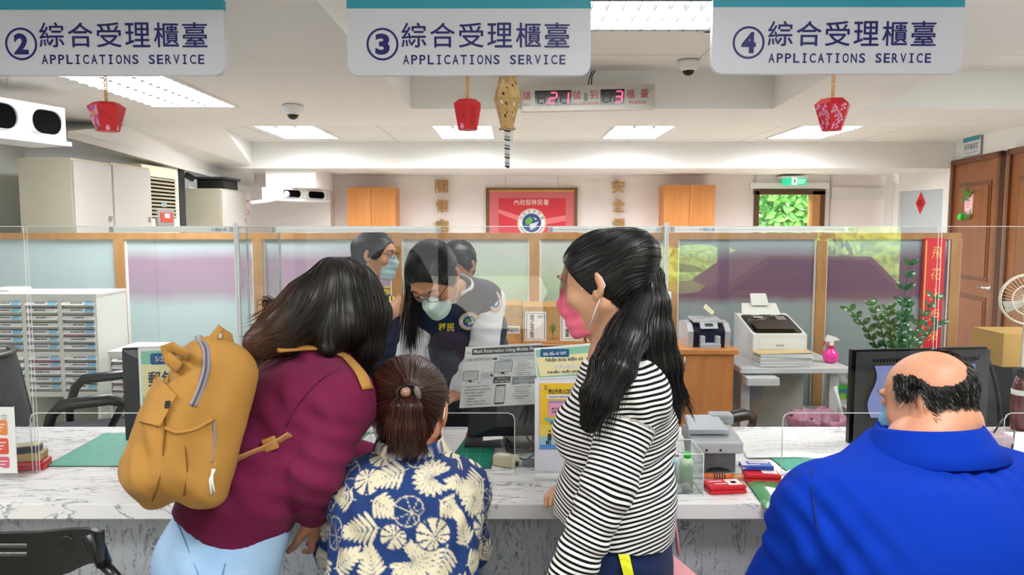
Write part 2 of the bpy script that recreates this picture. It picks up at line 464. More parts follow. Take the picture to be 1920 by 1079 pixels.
dO, dD, dN = wall_door('door_1', 6.86, 7.98, 2.265, 1)
wall_door('door_2', 6.0, 6.74, 2.265, 2)
# frosted door beyond
fa, fb = P(1668, 400, 9.0), P(1786, 400, 8.06)
dv = Vector((fb.x - fa.x, fb.y - fa.y, 0)); Lf = dv.length; dv.normalize(); nv = Vector((-dv.y, dv.x, 0)); nv = -nv if nv.x > 0 else nv
def fbx(mb, u0, u1, z0, z1, t, m): mb.slab([Vector((fa.x, fa.y, 0)) + dv * u + Vector((0, 0, z)) for u, z in ((u0, z0), (u1, z0), (u1, z1), (u0, z1))], nv * t, m)
b = MB(); fbx(b, 0, .12, 0, 2.2, .08, WHITE); fbx(b, .12, .2, 0, 2.06, .05, mat('sash_white', '#f4f4f2', .5)); fbx(b, Lf - .08, Lf, 0, 2.2, .06, WHITE); fbx(b, .2, Lf - .08, 1.98, 2.2, .05, WHITE)
fd = struct('door_3', b)
b = MB(); fbx(b, .2, Lf - .08, 0, 1.98, .012, mat('frosted_glass_grey', '#c3cbd2', .35)); struct('door_glass', b, None, fd)
# red diamond greeting on the frosted door
c = Vector((fa.x, fa.y, 0)) + dv * (Lf * .53) + nv * .014 + Vector((0, 0, P(1725, 381, 8.5).z))
b = MB(); rr = .125
b.slab([c + dv * -.075, c + Vector((0, 0, rr)), c + dv * .075, c - Vector((0, 0, rr))], nv * .002, mat('festive_red', '#d8232a', .6))
pn = Panel(c + nv * .003 + dv * -.05 + Vector((0, 0, .05)), c + nv * .003 + dv * .05 + Vector((0, 0, .05)), c + nv * .003 + dv * -.05 - Vector((0, 0, .05)), 1, 1, b)
pn.text('春', .1, .1, .9, .9, mat('dark_red_ink', '#5c0f12', .6), .0015)
b.build('wall_decoration', label='red diamond paper greeting on the frosted door', cat='decoration')
# front of the building behind the visitors: glazed front, planting and street outside
b = MB()
for x in (-3.9, -2.3, -0.75, 0.75, 2.3, 4.3): b.bb((x - .05, -3.5, 0), (x + .05, -3.4, 2.7), DARKG)
for z in (.03, 2.15, 2.66): b.bb((-3.9, -3.5, z - .04), (4.4, -3.4, z + .04), DARKG)
b.bb((-3.9, -3.5, .0), (-2.3, -3.42, 2.7), WALLL)
struct('window_2', b)
b = MB(); b.bb((-14, -20, -.25), (14, -3.6, -.12), mat('forecourt', '#8a8781', .8)); struct('ground', b)
b = MB(); b.bb((-5, -3.6, 3.0), (7.4, 9.6, 3.1), WHITE); struct('light_block_roof', b)  # unseen slab added above the ceilings to keep the sun from leaking in
HEDGE = noisy_mat('hedge_green', '#9fbf45', '#4f7a22', 14, .7)

# ================================================================== CEILING FIXTURES
EMIT = mat('light_diffuser', '#ffffff', .5, emit='#fdfdff', estr=PANEL_E)
TUBE = mat('fluorescent_tube', '#ffffff', .5, emit='#ffffff', estr=50.0)
def ceiling_light(x0, x1, y0, y1, z, label, group, ncell=3):
    t = thing('ceiling_light', label, 'ceiling light', ((x0 + x1) / 2, (y0 + y1) / 2, z - .012), group)
    m = MB(); w = .022; fm = mat('fixture_frame', '#e2e4e4', .4)
    m.bb((x0, y0, z - .012), (x1, y0 + w, z), fm); m.bb((x0, y1 - w, z - .012), (x1, y1, z), fm)
    m.bb((x0, y0 + w, z - .012), (x0 + w, y1 - w, z), fm); m.bb((x1 - w, y0 + w, z - .012), (x1, y1 - w, z), fm); m.build('frame', None, t)
    m = MB()
    for i in range(ncell):
        a = x0 + w + (x1 - x0 - 2 * w) * (i + .06) / ncell; c_ = x0 + w + (x1 - x0 - 2 * w) * (i + .94) / ncell
        m.bb((a, y0 + w, z - .006), (c_, y1 - w, z - .001), EMIT)
    m.build('diffuser', None, t)
    m = MB(); lm = mat('louvre_blade', '#6f787d', .35, .3)
    for i in range(ncell - 1):
        a = x0 + w + (x1 - x0 - 2 * w) * (i + .93) / ncell; c_ = x0 + w + (x1 - x0 - 2 * w) * (i + 1.07) / ncell
        m.bb((a, y0 + w, z - .01), (c_, y1 - w, z - .001), lm)
    n = int((y1 - y0) / .09)
    for j in range(1, n):
        yy = y0 + (y1 - y0) * j / n; m.bb((x0 + w, yy - .004, z - .022), (x1 - w, yy + .004, z - .005), lm)
    m.build('louvre', None, t)
    return t
for px0, px1, lab in ((524, 637, 'square louvred ceiling light by the left bulkhead, behind the dome camera'), (836, 930, 'square louvred ceiling light behind the red lantern of counter 3'),
                      (1141, 1231, 'square louvred ceiling light behind the right end of the number display'), (1444, 1540, 'square louvred ceiling light behind the red lantern of counter 4')):
    xa, xb = P(px0 - (24 if px0 < 600 else 0), 258, 7.62).x, P(px1, 258, 7.62).x
    if px0 > 1400: xb -= .0
    xa = xb - .56
    ceiling_light(xa, xb, 6.66, 7.64, 2.47, lab, 'ceiling lights of the rear bay')
xa, xb = P(290, 205, 5.15).x, P(449, 205, 5.15).x
ceiling_light(xa, xb, 3.95, 5.15, 2.40, 'long louvred ceiling light in the lowered ceiling above the left lantern', 'louvred lights')
# open louvre fixture with bare tubes
xb = P(1331, 48, 4.13).x; xa = xb - 1.22
t = thing('ceiling_light', 'open grid ceiling light with bare tubes behind sign 3', 'ceiling light', ((xa + xb) / 2, 3.85, 2.6), 'louvred lights')
m = MB(); fm = mat('fixture_frame', '#e2e4e4', .4)
m.bb((xa, 3.5, 2.63), (xa + .03, 4.13, 2.66), fm); m.bb((xb - .03, 3.5, 2.63), (xb, 4.13, 2.66), fm); m.bb((xa, 4.1, 2.63), (xb, 4.13, 2.66), fm); m.bb((xa, 3.5, 2.63), (xb, 3.53, 2.66), fm); m.build('frame', None, t)
for yy in (3.62, 3.82, 4.0):
    m = MB(); m.tube([(xa + .04, yy, 2.648), (xb - .04, yy, 2.648)], .011, TUBE, 10); m.build('tube', None, t)
m = MB(); lm = mat('louvre_blade', '#c9d2d6', .35, .3)
for i in range(1, 16): x = xa + (xb - xa) * i / 16; m.bb((x - .002, 3.53, 2.628), (x + .002, 4.1, 2.655), lm)
for yy in (3.56, 3.72, 3.91, 4.06): m.bb((xa + .03, yy - .002, 2.628), (xb - .03, yy + .002, 2.655), lm)
m.build('louvre', None, t)

# ================================================================== ON THE CEILING AND BEAM
def dome_camera(px, py, Y, zc, r, label):
    p = P(px, py, Y); p.z = zc
    t = thing('dome_camera', label, 'security camera', p, 'dome cameras')
    m = MB(); m.lathe(p, [(r * .75, 0), (r, -.01), (r, -r * .35), (r * .85, -r * .75), (r * .6, -r * .95)], mat('camera_white', '#f2f2f2', .35), 24); m.build('housing', None, t)
    m = MB(); m.sphere(p - Vector((0, 0, r * .85)), r * .55, mat('camera_dome', '#101114', .12), 20); m.build('lens_dome', None, t)
dome_camera(549, 203, 5.1, 2.40, .072, 'white dome camera under the lowered ceiling left of sign 3')
dome_camera(1291, 118, 4.95, 2.66, .072, 'white dome camera on the tiled ceiling beside sign 4')
dome_camera(147, 238, 6.3, 2.40, .045, 'small dome camera by the window pelmet on the left')

# number display
DY = 5.16
t = thing('number_display', 'grey queue number display with red digits on the cross beam', 'display', P(1103, 209, 5.2))
tl, tr, bl, br_ = P(979, 162, DY), P(1228, 157, DY), P(979, 209, DY), P(1228, 204, DY)
b = MB(); b.slab([tl, tr, br_, bl], (0, .07, 0), mat('display_case', '#b5b2aa', .35, .3)); b.build('case', None, t)
pn = Panel(tl + Vector((0, -.002, 0)), tr + Vector((0, -.002, 0)), bl + Vector((0, -.002, 0)), 249, 48)
dgl = mat('display_black', '#12080a', .15); seg_off = mat('segment_off', '#2a0d10', .3); seg_on = mat('segment_on', '#ff4a63', .4, emit='#ff3a58', estr=2.2); redp = mat('red_print', '#b3242c', .6)
pn.rect(24, 9, 92, 38, dgl); pn.rect(147, 9, 192, 38, dgl)
SEGS = {'1': 'bc', '2': 'abged', '3': 'abgcd', '8': 'abcdefg'}
def seven(u, v, w, h, ch):
    lit = SEGS[ch]; k = w * .17; s_ = .12 * w
    def X(uu, vv): return (u + uu + (h - vv) * .08, v + vv)
    segs = {'a': [(k, 0), (w - k, 0), (w - 1.6 * k, k), (1.6 * k, k)], 'd': [(1.6 * k, h - k), (w - 1.6 * k, h - k), (w - k, h), (k, h)],
            'g': [(k, h / 2 - k / 2), (w - k, h / 2 - k / 2), (w - k, h / 2 + k / 2), (k, h / 2 + k / 2)],
            'f': [(0, .5 * k), (k, k), (k, h / 2 - k / 2), (0, h / 2)], 'b': [(w - k, k), (w, .5 * k), (w, h / 2), (w - k, h / 2 - k / 2)],
            'e': [(0, h / 2), (k, h / 2 + k / 2), (k, h - k), (0, h - .5 * k)], 'c': [(w - k, h / 2 + k / 2), (w, h / 2), (w, h - .5 * k), (w - k, h - k)]}
    for q, ps in segs.items(): pn.poly([X(*p) for p in ps], seg_on if q in lit else seg_off, .0012)
seven(29, 12, 14, 23, ' ') if False else None
SEGS[' '] = ''
seven(28, 12, 15, 23, ' '); seven(49, 12, 16, 23, '2'); seven(71, 12, 16, 23, '1')
seven(151, 12, 15, 23, ' '); seven(172, 12, 16, 23, '3')
pn.text('請', 1, 10, 16, 27, redp); pn.text('NO.', 2, 33, 15, 38, redp); pn.text('號', 95, 10, 110, 27, redp); pn.text('到', 127, 10, 142, 27, redp)
pn.text('TO COUNTER', 94, 33, 143, 38, redp); pn.text('櫃', 196, 10, 211, 27, redp); pn.text('臺', 222, 9, 237, 26, redp); pn.text('PLEASE', 201, 32, 234, 38, redp)
pn.rect(116, 15, 123, 31, mat('sensor_window', '#7d857c', .3))
pn.mb.build('face', None, t)
b = MB(); q = P(1103, 159, DY + .03)
b.tube([q, q + Vector((.01, 0, .05)), q + Vector((.03, .02, .1))], .004, BLACKP, 6); b.tube([q + Vector((.02, 0, 0)), q + Vector((.025, 0, .06)), q + Vector((.05, .02, .1))], .004, BLACKP, 6); b.build('cable', None, t)

# ducted air units with round outlets
ACW = mat('aircon_white', '#eef0f1', .4); HOLE = mat('outlet_dark', '#050506', .9, spec=.05)
def duct_unit(a, bb_, z0, z1, nout, label, dep=.35):
    a = Vector(a); bb_ = Vector(bb_); d = (bb_ - a).normalized(); L = (bb_ - a).length; nn = Vector((d.y, -d.x, 0)); nn = nn if nn.x > 0 else -nn
    t = thing('duct_air_unit', label, 'air conditioner', ((a.x + bb_.x) / 2, (a.y + bb_.y) / 2, z0))
    b = MB(); b.slab([a + Vector((0, 0, z0)), bb_ + Vector((0, 0, z0)), bb_ + Vector((0, 0, z1)), a + Vector((0, 0, z1))], -nn * dep, ACW)
    b.slab([a + nn * .02 + Vector((0, 0, z0 - .012)), bb_ + nn * .02 + d * .02 + Vector((0, 0, z0 - .012)), bb_ + nn * .02 + d * .02 + Vector((0, 0, z0 + .012)), a + nn * .02 + Vector((0, 0, z0 + .012))], -nn * dep, ACW); b.build('casing', None, t)
    h = z1 - z0
    for i in range(nout):
        cu = L * (i + .5) / nout; w = L / nout * .78
        c = a + d * cu + Vector((0, 0, z0 + h * .52))
        b = MB(); ro = rrect(-w / 2, -h * .37, w / 2, h * .37, h * .32); ri = rrect(-w / 2 + .012, -h * .37 + .010, w / 2 - .012, h * .37 - .010, h * .30)
        n = len(ro); V = [c + d * u + Vector((0, 0, v)) for u, v in ro] + [c + d * u + Vector((0, 0, v)) + nn * .03 for u, v in ri] + [c + d * u * .97 + Vector((0, 0, v * .97)) + nn * .016 for u, v in ri]
        F = [[i2, (i2 + 1) % n, n + (i2 + 1) % n, n + i2] for i2 in range(n)] + [[n + i2, n + (i2 + 1) % n, 2 * n + (i2 + 1) % n, 2 * n + i2] for i2 in range(n)]
        b.add(V, F, ACW); o = b.build('outlet_ring', None, t)
        b = MB(); b.add([c + d * u * .98 + Vector((0, 0, v * .98)) + nn * .018 for u, v in ri], [list(range(n))], HOLE); b.build('outlet_opening', None, o)
    return t
ea = P(123, 240, 4.6); eb = P(-160, 240, 3.75)
duct_unit((eb.x, eb.y, 0), (ea.x, ea.y, 0), 2.085, 2.30, 3, 'white ducted air unit with black oval outlets, high at the left edge', .3)
ea = P(612, 370, 8.7); eb = P(520, 370, 7.9)
far_unit = duct_unit((eb.x, eb.y, 0), (ea.x, ea.y, 0), 1.86, 1.99, 2, 'distant white air unit with two outlets under the rear beam', .2)

# ================================================================== OFFICE BEHIND
GREYC = noisy_mat('cabinet_grey', '#bdb9a6', '#b5b19f', 3, .4); GREYD = mat('cabinet_door_grey', '#b9b6b0', .45)
def steel_cabinet(Y0, Y1, xr, dep, z1, label, nd=1):
    t = thing('steel_cabinet', label, 'cabinet', (xr - dep / 2, (Y0 + Y1) / 2, 0), 'steel cabinets on the left')
    b = MB(); b.bb((xr - dep, Y0, 0), (xr, Y1, z1), GREYC); b.build('body', None, t)
    for i in range(nd):
        y0 = Y0 + (Y1 - Y0) * i / nd + .008; y1 = Y0 + (Y1 - Y0) * (i + 1) / nd - .008
        b = MB(); b.bb((xr, y0, .08), (xr + .016, y1, z1 - .02), GREYD, .004); d_ = b.build('door', None, t)
        b = MB(); b.bb((xr + .016, y1 - .07, 1.62), (xr + .022, y1 - .04, 1.66), METAL); b.build('lock', None, d_)
    return t
xr = P(132, 300, 5.35).x
steel_cabinet(5.35, 5.87, xr, .375, P(80, 295.5, 5.35).z, 'tall beige steel cabinet at the far left, nearest of the row')
steel_cabinet(5.88, 6.5, xr, .375, P(204, 304.5, 5.88).z, 'tall beige steel cabinet between another cabinet and the floor air conditioner')
xr2 = P(413, 355, 7.6).x
t = steel_cabinet(7.6, 8.3, xr2, .37, P(380, 353.5, 7.6).z, 'pale steel cabinet with black things on top, beyond the air conditioner')
zt = P(380, 353.5, 7.6).z
b = MB(); b.bb((xr2 - .3, 7.75, zt), (xr2 - .02, 8.15, zt + .1), BLACKP, .01); b.bb((xr2 - .32, 7.72, zt + .1), (xr2, 8.18, zt + .125), DARKG, .005); b.build('equipment_case', label='black case lying on the pale steel cabinet', cat='box')
b = MB(); q = Vector((xr2 - .34, 7.68, zt)); b.lathe(q, [(.035, 0), (.035, .01), (.008, .015), (.008, .09)], WHITE, 12); b.box(q + Vector((0, 0, .12)), (.1, .06, .06), BLACKP, rotm(0, .5, .4), .01); b.build('small_camera', label='small black camera on a white foot on the pale cabinet', cat='camera')
# floor standing air conditioner
acx = P(266, 320, 6.55).x; CRM = mat('aircon_cream', '#f0e4c6', .45)
Y0, Y1 = 6.55, 7.25; z1 = P(266, 307, 6.55).z
t = thing('floor_air_conditioner', 'cream floor standing air conditioner with louvred grille', 'air conditioner', (acx - .18, (Y0 + Y1) / 2, 0))
b = MB(); b.bb((acx - .36, Y0, 0), (acx, Y1, z1), CRM, .012); b.build('body', None, t)
b = MB(); gz0, gz1 = z1 - .47, z1 - .1
b.bb((acx, Y0 + .1, gz0), (acx + .004, Y1 - .08, gz1), HOLE)
for i in range(11):
    z = gz0 + (gz1 - gz0) * (i + .5) / 11; b.box((acx + .012, (Y0 + Y1) / 2 + .01, z), (.02, Y1 - Y0 - .18, .012), mat('louvre_cream', '#b6ad97', .5), rotm(0, .5, 0))
b.build('grille', None, t)
b = MB(); c = Vector((acx + .01, (Y0 + Y1) / 2 + .03, P(305, 408, 6.9).z)); b.box(c, (.03, .34, .16), mat('control_grey', '#8c8a8a', .4), None, .013, 3); b.box(c + Vector((.017, 0, .0)), (.006, .24, .09), mat('control_red', '#b8432f', .4), None, .002); b.box(c + Vector((.021, 0, .015)), (.003, .1, .04), mat('control_blue', '#bcd3ee', .4)); b.build('control_panel', None, t)
b = MB(); b.box(c + Vector((-.005, 0, .12)), (.004, .1, .05), mat('notice_blue', '#7ec3ea', .6)); b.build('sticker', None, t)
# windows on the left, seen between the cabinets
b = MB(); glow = mat('window_daylight', '#ffffff', .4, emit='#f4f8ff', estr=1.3)
b.bb((-4.58, 6.9, 1.2), (-4.56, 9.0, 2.15), glow)
for i in range(9):
    y = 6.95 + i * .26; b.bb((-4.56, y, 1.2), (-4.53, y + (.05 if i % 2 else .1), 2.2), DARKG if i % 3 == 0 else WHITE)
struct('window_3', b)
b = MB(); x = P(348, 400, 7.5).x
b.bb((-4.2, 7.34, 0), (x + .0, 7.5, 2.2), WHITE); b.bb((x, 7.36, 0), (x + .012, 7.48, 2.2), DARKG); struct('wall_mullion', b)
b = MB(); pw = Panel(P(456, 362, 8.4), P(470, 364, 8.4), P(456, 424, 8.4), 14, 60)
pw.slab([(0, 0), (14, 0), (14, 60), (0, 60)], mat('poster_pink', '#eedbd8', .7), .003, 0); pw.ring(7, 34, 4, 5, mat('seal_red', '#c96a6a', .6), .002); pw.rect(3, 12, 11, 16, mat('seal_red2', '#d39a97', .6), .002)
pw.mb.build('wall_poster', label='narrow pale poster with a red ring beside the pale steel cabinet', cat='poster')
# white bracket arm of the far unit
b = MB(); b.tube([P(470, 381, 7.6), P(505, 376, 7.8), P(535, 368, 8.0)], [.018, .022, .026], mat('arm_white', '#f2f1ef', .5), 10); b.sphere(P(537, 364, 8.0), .035, WHITE, 12); b.build('bracket_arm', None, far_unit)

b = MB(); b.bb((P(530, 340, 8.7).x, 8.1, 1.99), (P(617, 340, 8.7).x, 8.9, 2.2), WHITE); struct('trim_8', b)
# wall cabinets on the back wall
def wall_cabinet(px0, px1, py0, label):
    a = P(px0, py0, 8.78); c = P(px1, py0, 8.78)
    t = thing('wall_cabinet', label, 'cabinet', ((a.x + c.x) / 2, 8.95, a.z - .58), 'orange wall cabinets')
    b = MB(); b.bb((a.x, 8.80, a.z - .58), (c.x, 9.1, a.z), WOODC); b.build('body', None, t)
    mid = (a.x + c.x) / 2
    for x0, x1 in ((a.x, mid - .002), (mid + .002, c.x)):
        b = MB(); b.bb((x0, 8.78, a.z - .58), (x1, 8.798, a.z), WOODC); b.build('door', None, t)
wall_cabinet(650, 741, 352, 'orange wood wall cabinet left of the gold characters')
wall_cabinet(1246, 1341, 347, 'orange wood wall cabinet right of the gold characters')
# gold characters
GOLDL = mat('gold_letter', '#b98c42', .4, .6)
for ch, px, py in (('關', 828, 350), ('懷', 829, 386), ('自', 829, 423), ('安', 1159, 350), ('全', 1160, 385), ('領', 1160, 421)):
    pn = PP(px - 13, py - 13, px + 13, py + 13, 9.07); pn.text(ch, 1, 1, 25, 25, GOLDL, 0, .015, ext=.025)
    pn.mb.build('wall_character', label={'關': 'gold wall character with a gate frame, top of the left column', '懷': 'gold wall character second in the left column', '自': 'lowest gold wall character of the left column, partly hidden', '安': 'gold wall character topmost of the right column', '全': 'gold wall character second in the right column', '領': 'lowest gold wall character of the right column, partly hidden'}[ch], cat='lettering', group='gold wall characters')
# framed banner with the emblem
def emblem(pn, u, v, r, k=.001, ringc='#f2efe8'):
    wh = mat('emblem_' + ringc[1:], ringc, .6); pn.disc(u, v, r, r, wh, k); pn.ring(u, v, r * .93, r * .97, mat('emblem_gold', '#c98e4a', .5), k + .0004)
    pn.disc(u, v, r * .66, r * .66, mat('emblem_blue', '#274a86', .6), k + .0004)
    pn.poly([(u - r * .45, v - r * .2), (u - r * .1, v - r * .45), (u + r * .1, v - r * .2), (u - r * .05, v + r * .1), (u - r * .4, v + r * .15)], mat('emblem_green', '#6aa84a', .6), k + .0008)
    pn.poly([(u - r * .15, v + r * .1), (u + r * .5, v - r * .1), (u + r * .25, v + r * .35), (u - r * .1, v + r * .5)], mat('emblem_silver', '#d3dadf', .6), k + .0008)
    pn.poly([(u + r * .1, v - r * .4), (u + r * .35, v - r * .3), (u + r * .3, v - r * .15)], mat('emblem_silver', '#d3dadf', .6), k + .0008)
    ink = mat('emblem_ink', '#3a4a78', .6)
    for ch, i in zip('內政部移民署', range(6)):
        a = -PI * .86 + PI * .72 * i / 5; cu, cv = u + r * .8 * math.cos(a), v + r * .8 * math.sin(a); q = r * .11
        pn.text(ch, cu - q, cv - q, cu + q, cv + q, ink, k + .0008, rot=a + PI / 2)
    for i in range(16):
        a = PI * .12 + PI * .76 * i / 15; cu, cv = u + r * .8 * math.cos(a), v + r * .8 * math.sin(a); q = r * .03
        pn.poly([(cu - q, cv - q * 2), (cu + q, cv - q * 2), (cu + q, cv + q * 2), (cu - q, cv + q * 2)], ink, k + .0008)
t = thing('framed_banner', 'framed red banner with a round emblem on the back wall', 'picture', P(997, 470, 9.05))
pn = PP(911, 352, 1083, 470, 9.06)
pn.slab([(0, 0), (172, 0), (172, 5), (0, 5)], wood_mat('frame_brown', '#7a5326', '#5f3e1a', (6, 6, 6), .35), .04, .0); pn.slab([(0, 5), (6, 5), (6, 118), (0, 118)], MATS['frame_brown'], .04); pn.slab([(166, 5), (172, 5), (172, 118), (166, 118)], MATS['frame_brown'], .04)
pn.slab([(5, 5), (167, 5), (167, 7), (5, 7)], GOLD, .03, 0)
pn.mb.build('frame', None, t)
pn = PP(911, 352, 1083, 470, 9.07)
pn.rect(6, 7, 166, 118, mat('mat_rose', '#cf6a70', .6), .0); pn.rect(24, 20, 150, 118, mat('banner_red', '#cf2f3c', .55), .001)
pn.poly([(24, 40), (60, 52), (100, 60), (150, 52), (150, 62), (100, 72), (60, 62), (24, 48)], mat('banner_sheen', '#e27780', .5), .0014)
pn.text('內政部移民署', 53, 22, 118, 33, mat('banner_white', '#f8e9e4', .6), .002)
emblem(pn, 86, 66, 27, .002)
pn.mb.build('banner', None, t)
for px in (948, 1046):
    b = MB(); b.tube([P(px, 352, 9.05), P(px, 330, 9.05)], .003, METAL, 5); b.build('hanging_wire', None, t)
# exit sign
t = thing('exit_sign', 'green lit exit sign above the window in the back wall', 'sign', P(1490, 347, 8.9))
pn = PP(1468, 333, 1512, 347, 8.88); pn.slab([(0, 0), (44, 0), (44, 14), (0, 14)], mat('exit_green', '#25b88a', .4, emit='#1fae80', estr=.7), .03, 0)
pn.rect(17, .5, 27, 13.5, mat('exit_white', '#f2fff8', .5, emit='#e8fff4', estr=.7), .001)
gr = mat('exit_dark', '#178a64', .5)
pn.disc(22.5, 3, 1.1, 1.4, gr, .002, 10); pn.poly([(21, 4.5), (23.5, 4.5), (23.2, 8), (25, 11.5), (23.8, 12.2), (22, 9), (20.5, 12.5), (19.2, 12), (21, 8)], gr, .002); pn.poly([(23.4, 5), (25.6, 7), (25, 7.8), (23.3, 6.6)], gr, .002); pn.poly([(21, 5), (19, 7.5), (19.6, 8), (21.2, 6.6)], gr, .002)
pn.text('緊急出口', 29, 3, 42, 7, mat('exit_white', '#f2fff8'), .002); pn.text('EXIT', 30, 8.5, 41, 11.5, mat('exit_white', '#f2fff8'), .002)
pn.mb.build('panel', None, t)
b = MB(); a = P(1466, 330.5, 8.9); c = P(1514, 334, 8.9); b.bb((a.x, 8.86, c.z), (c.x, 9.09, a.z), WHITE); b.build('housing', None, t)
# door plate above the brown door
u0 = .35
c = dO + dD * (1.13 * .62) + dN * .03 + Vector((0, 0, 2.265 + .02)); up = Vector((0, 0, 1)); wd = -dD
pn = Panel(c - wd * .2 + up * .2, c + wd * .2 + up * .2, c - wd * .2, 40, 20)
pn.slab([(0, 0), (40, 0), (40, 20), (0, 20)], mat('plate_grey', '#d9dde2', .4), .01, 0); pn.rect(0, 0, 40, 6, mat('plate_teal', '#2e8596', .4), .001)
pn.text('移民輔導室', 4, 8, 36, 14.5, mat('navy_print', '#1d2560', .5), .001); pn.text('Immigration Counseling Room', 4, 16, 36, 18.5, MATS['navy_print'], .001)
pn.mb.build('door_plate', label='small teal and grey name plate above the brown door', cat='sign')
# flower card on the brown door
c = dO + dD * (1.13 * .58) + dN * .045 + Vector((0, 0, P(1836, 385, 7.3).z))
t = thing('door_decoration', 'pink greeting card with leaves hung on the brown door', 'decoration', c)
pn = Panel(c - wd * .1 + up * .1, c + wd * .1 + up * .12, c - wd * .1 - up * .1, 10, 10); pn.slab([(0, 0), (10, 0), (10, 10), (0, 10)], mat('card_pattern', '#d9a7a0', .6), .006, 0); pn.rect(1, 1.5, 9, 8, mat('card_pink', '#f2c3cf', .6), .001)
for i in range(4): pn.rect(2, 3 + i, 8 - (i % 2), 3.3 + i, mat('card_ink', '#b0606a', .6), .0016)
pn.mb.build('card', None, t)
LEAFG = noisy_mat('leaf_green', '#3f8a2c', '#276120', 30, .5)
def leaf(mb, p, d, n, L, w, m):
    p = Vector(p); d = Vector(d).normalized(); s_ = d.cross(Vector(n)).normalized(); nn = s_.cross(d)
    V = []
    for i in range(6):
        q = i / 5; ww = w * math.sin(PI * min(1, q * .96 + .04)) ** .8; cz = nn * (.12 * L * math.sin(PI * q))
        V += [p + d * L * q + s_ * ww + cz * .4, p + d * L * q + cz, p + d * L * q - s_ * ww + cz * .4]
    F = []
    for i in range(5):
        for k in range(2): F.append([3 * i + k, 3 * i + k + 1, 3 * i + k + 4, 3 * i + k + 3])
    mb.add(V, F, m, True)
rnd = random.Random(4); b = MB()
for i in range(16):
    q = c + wd * rnd.uniform(-.12, .14) + up * rnd.choice([rnd.uniform(.06, .14), rnd.uniform(-.12, -.08)]) + dN * .02; leaf(b, q, wd * rnd.uniform(-1, 1) + up * rnd.uniform(-.2, 1), dN, .09, .014, LEAFG)
b.build('foliage', None, t)
b = MB(); b.sphere(c - wd * .09 - up * .11 + dN * .03, .035, mat('bow_green', '#37d13a', .5), 10, (1, .6, 1)); b.build('green_bow', None, t)

# ------------------------------------------------------------------ glazed partition
PY = 5.0
def film_mat(name, stops):
    m = mat(name, '#b7c6c9', .3); t = NT(m)
    geo = t.n('ShaderNodeNewGeometry'); sp = t.n('ShaderNodeSeparateXYZ'); t.l(geo.outputs['Position'], sp.inputs[0])
    nz = t.n('ShaderNodeTexNoise', i_Scale=2.2, i_Detail=2.0); ad = t.n('ShaderNodeMath', operation='MULTIPLY_ADD'); ad.inputs[1].default_value = .10; t.l(nz.outputs[0], ad.inputs[0]); t.l(sp.outputs[2], ad.inputs[2])
    mr = t.n('ShaderNodeMapRange'); mr.inputs['From Min'].default_value = .65; mr.inputs['From Max'].default_value = 1.60; t.l(ad.outputs[0], mr.inputs['Value'])
    t.l(t.ramp(mr.outputs[0], stops), t.b.inputs['Base Color']); return m
FILM_A = film_mat('film_mauve', [(0, '#b9cfcf'), (.46, '#bdd0d1'), (.56, '#ab98a8'), (.80, '#a88ea2'), (.90, '#c9dadc')])
FILM_B = film_mat('film_green', [(0, '#bccbc8'), (.45, '#b4c9b6'), (.65, '#b9d2b4'), (.8, '#c5d3c8'), (.95, '#d0d8d6')])
FILM_C = film_mat('film_dark', [(0, '#8b999b'), (.47, '#94a0a2'), (.53, '#76566c'), (.80, '#775a70'), (.92, '#a3b2b8')])
FILM_D = film_mat('film_teal', [(0, '#bccfcf'), (.6, '#b9cdd0'), (.97, '#c6d8dc')])
zt = P(960, 437, PY).z; zr = P(960, 449, PY).z
posts = [-285, -28, 229, 487, 745, 1002, 1260, 1537, 1786]
t = thing('office_partition', 'wood framed frosted glass partition across the office behind the staff', 'partition', (0, PY, 0))
xa, xb = P(posts[0], 500, PY).x, P(posts[-1] + 9, 500, PY).x
b = MB(); b.bb((xa, PY - .03, zr), (xb, PY + .03, zt), WOODP); b.build('top_rail', None, t)
b = MB(); b.bb((xa, PY - .03, 0), (xb, PY + .03, .12), WOODP); b.build('bottom_rail', None, t)
for px in posts:
    x = P(px, 500, PY).x; b = MB(); b.bb((x - .033, PY - .035, .12), (x + .033, PY + .035, zr), WOODP); b.bb((x + .033, PY - .02, .12), (x + .043, PY - .005, zr), WHITE); b.bb((x - .043, PY - .02, .12), (x - .033, PY - .005, zr), WHITE); b.build('post', None, t)
for i in range(len(posts) - 1):
    x0, x1 = P(posts[i], 500, PY).x + .043, P(posts[i + 1], 500, PY).x - .043
    b = MB(); b.bb((x0, PY - .006, .12), (x1, PY + .006, zr), [FILM_D, FILM_D, FILM_A, FILM_A, FILM_B, FILM_B, FILM_C, FILM_C][i]); b.build('glass_pane', None, t)

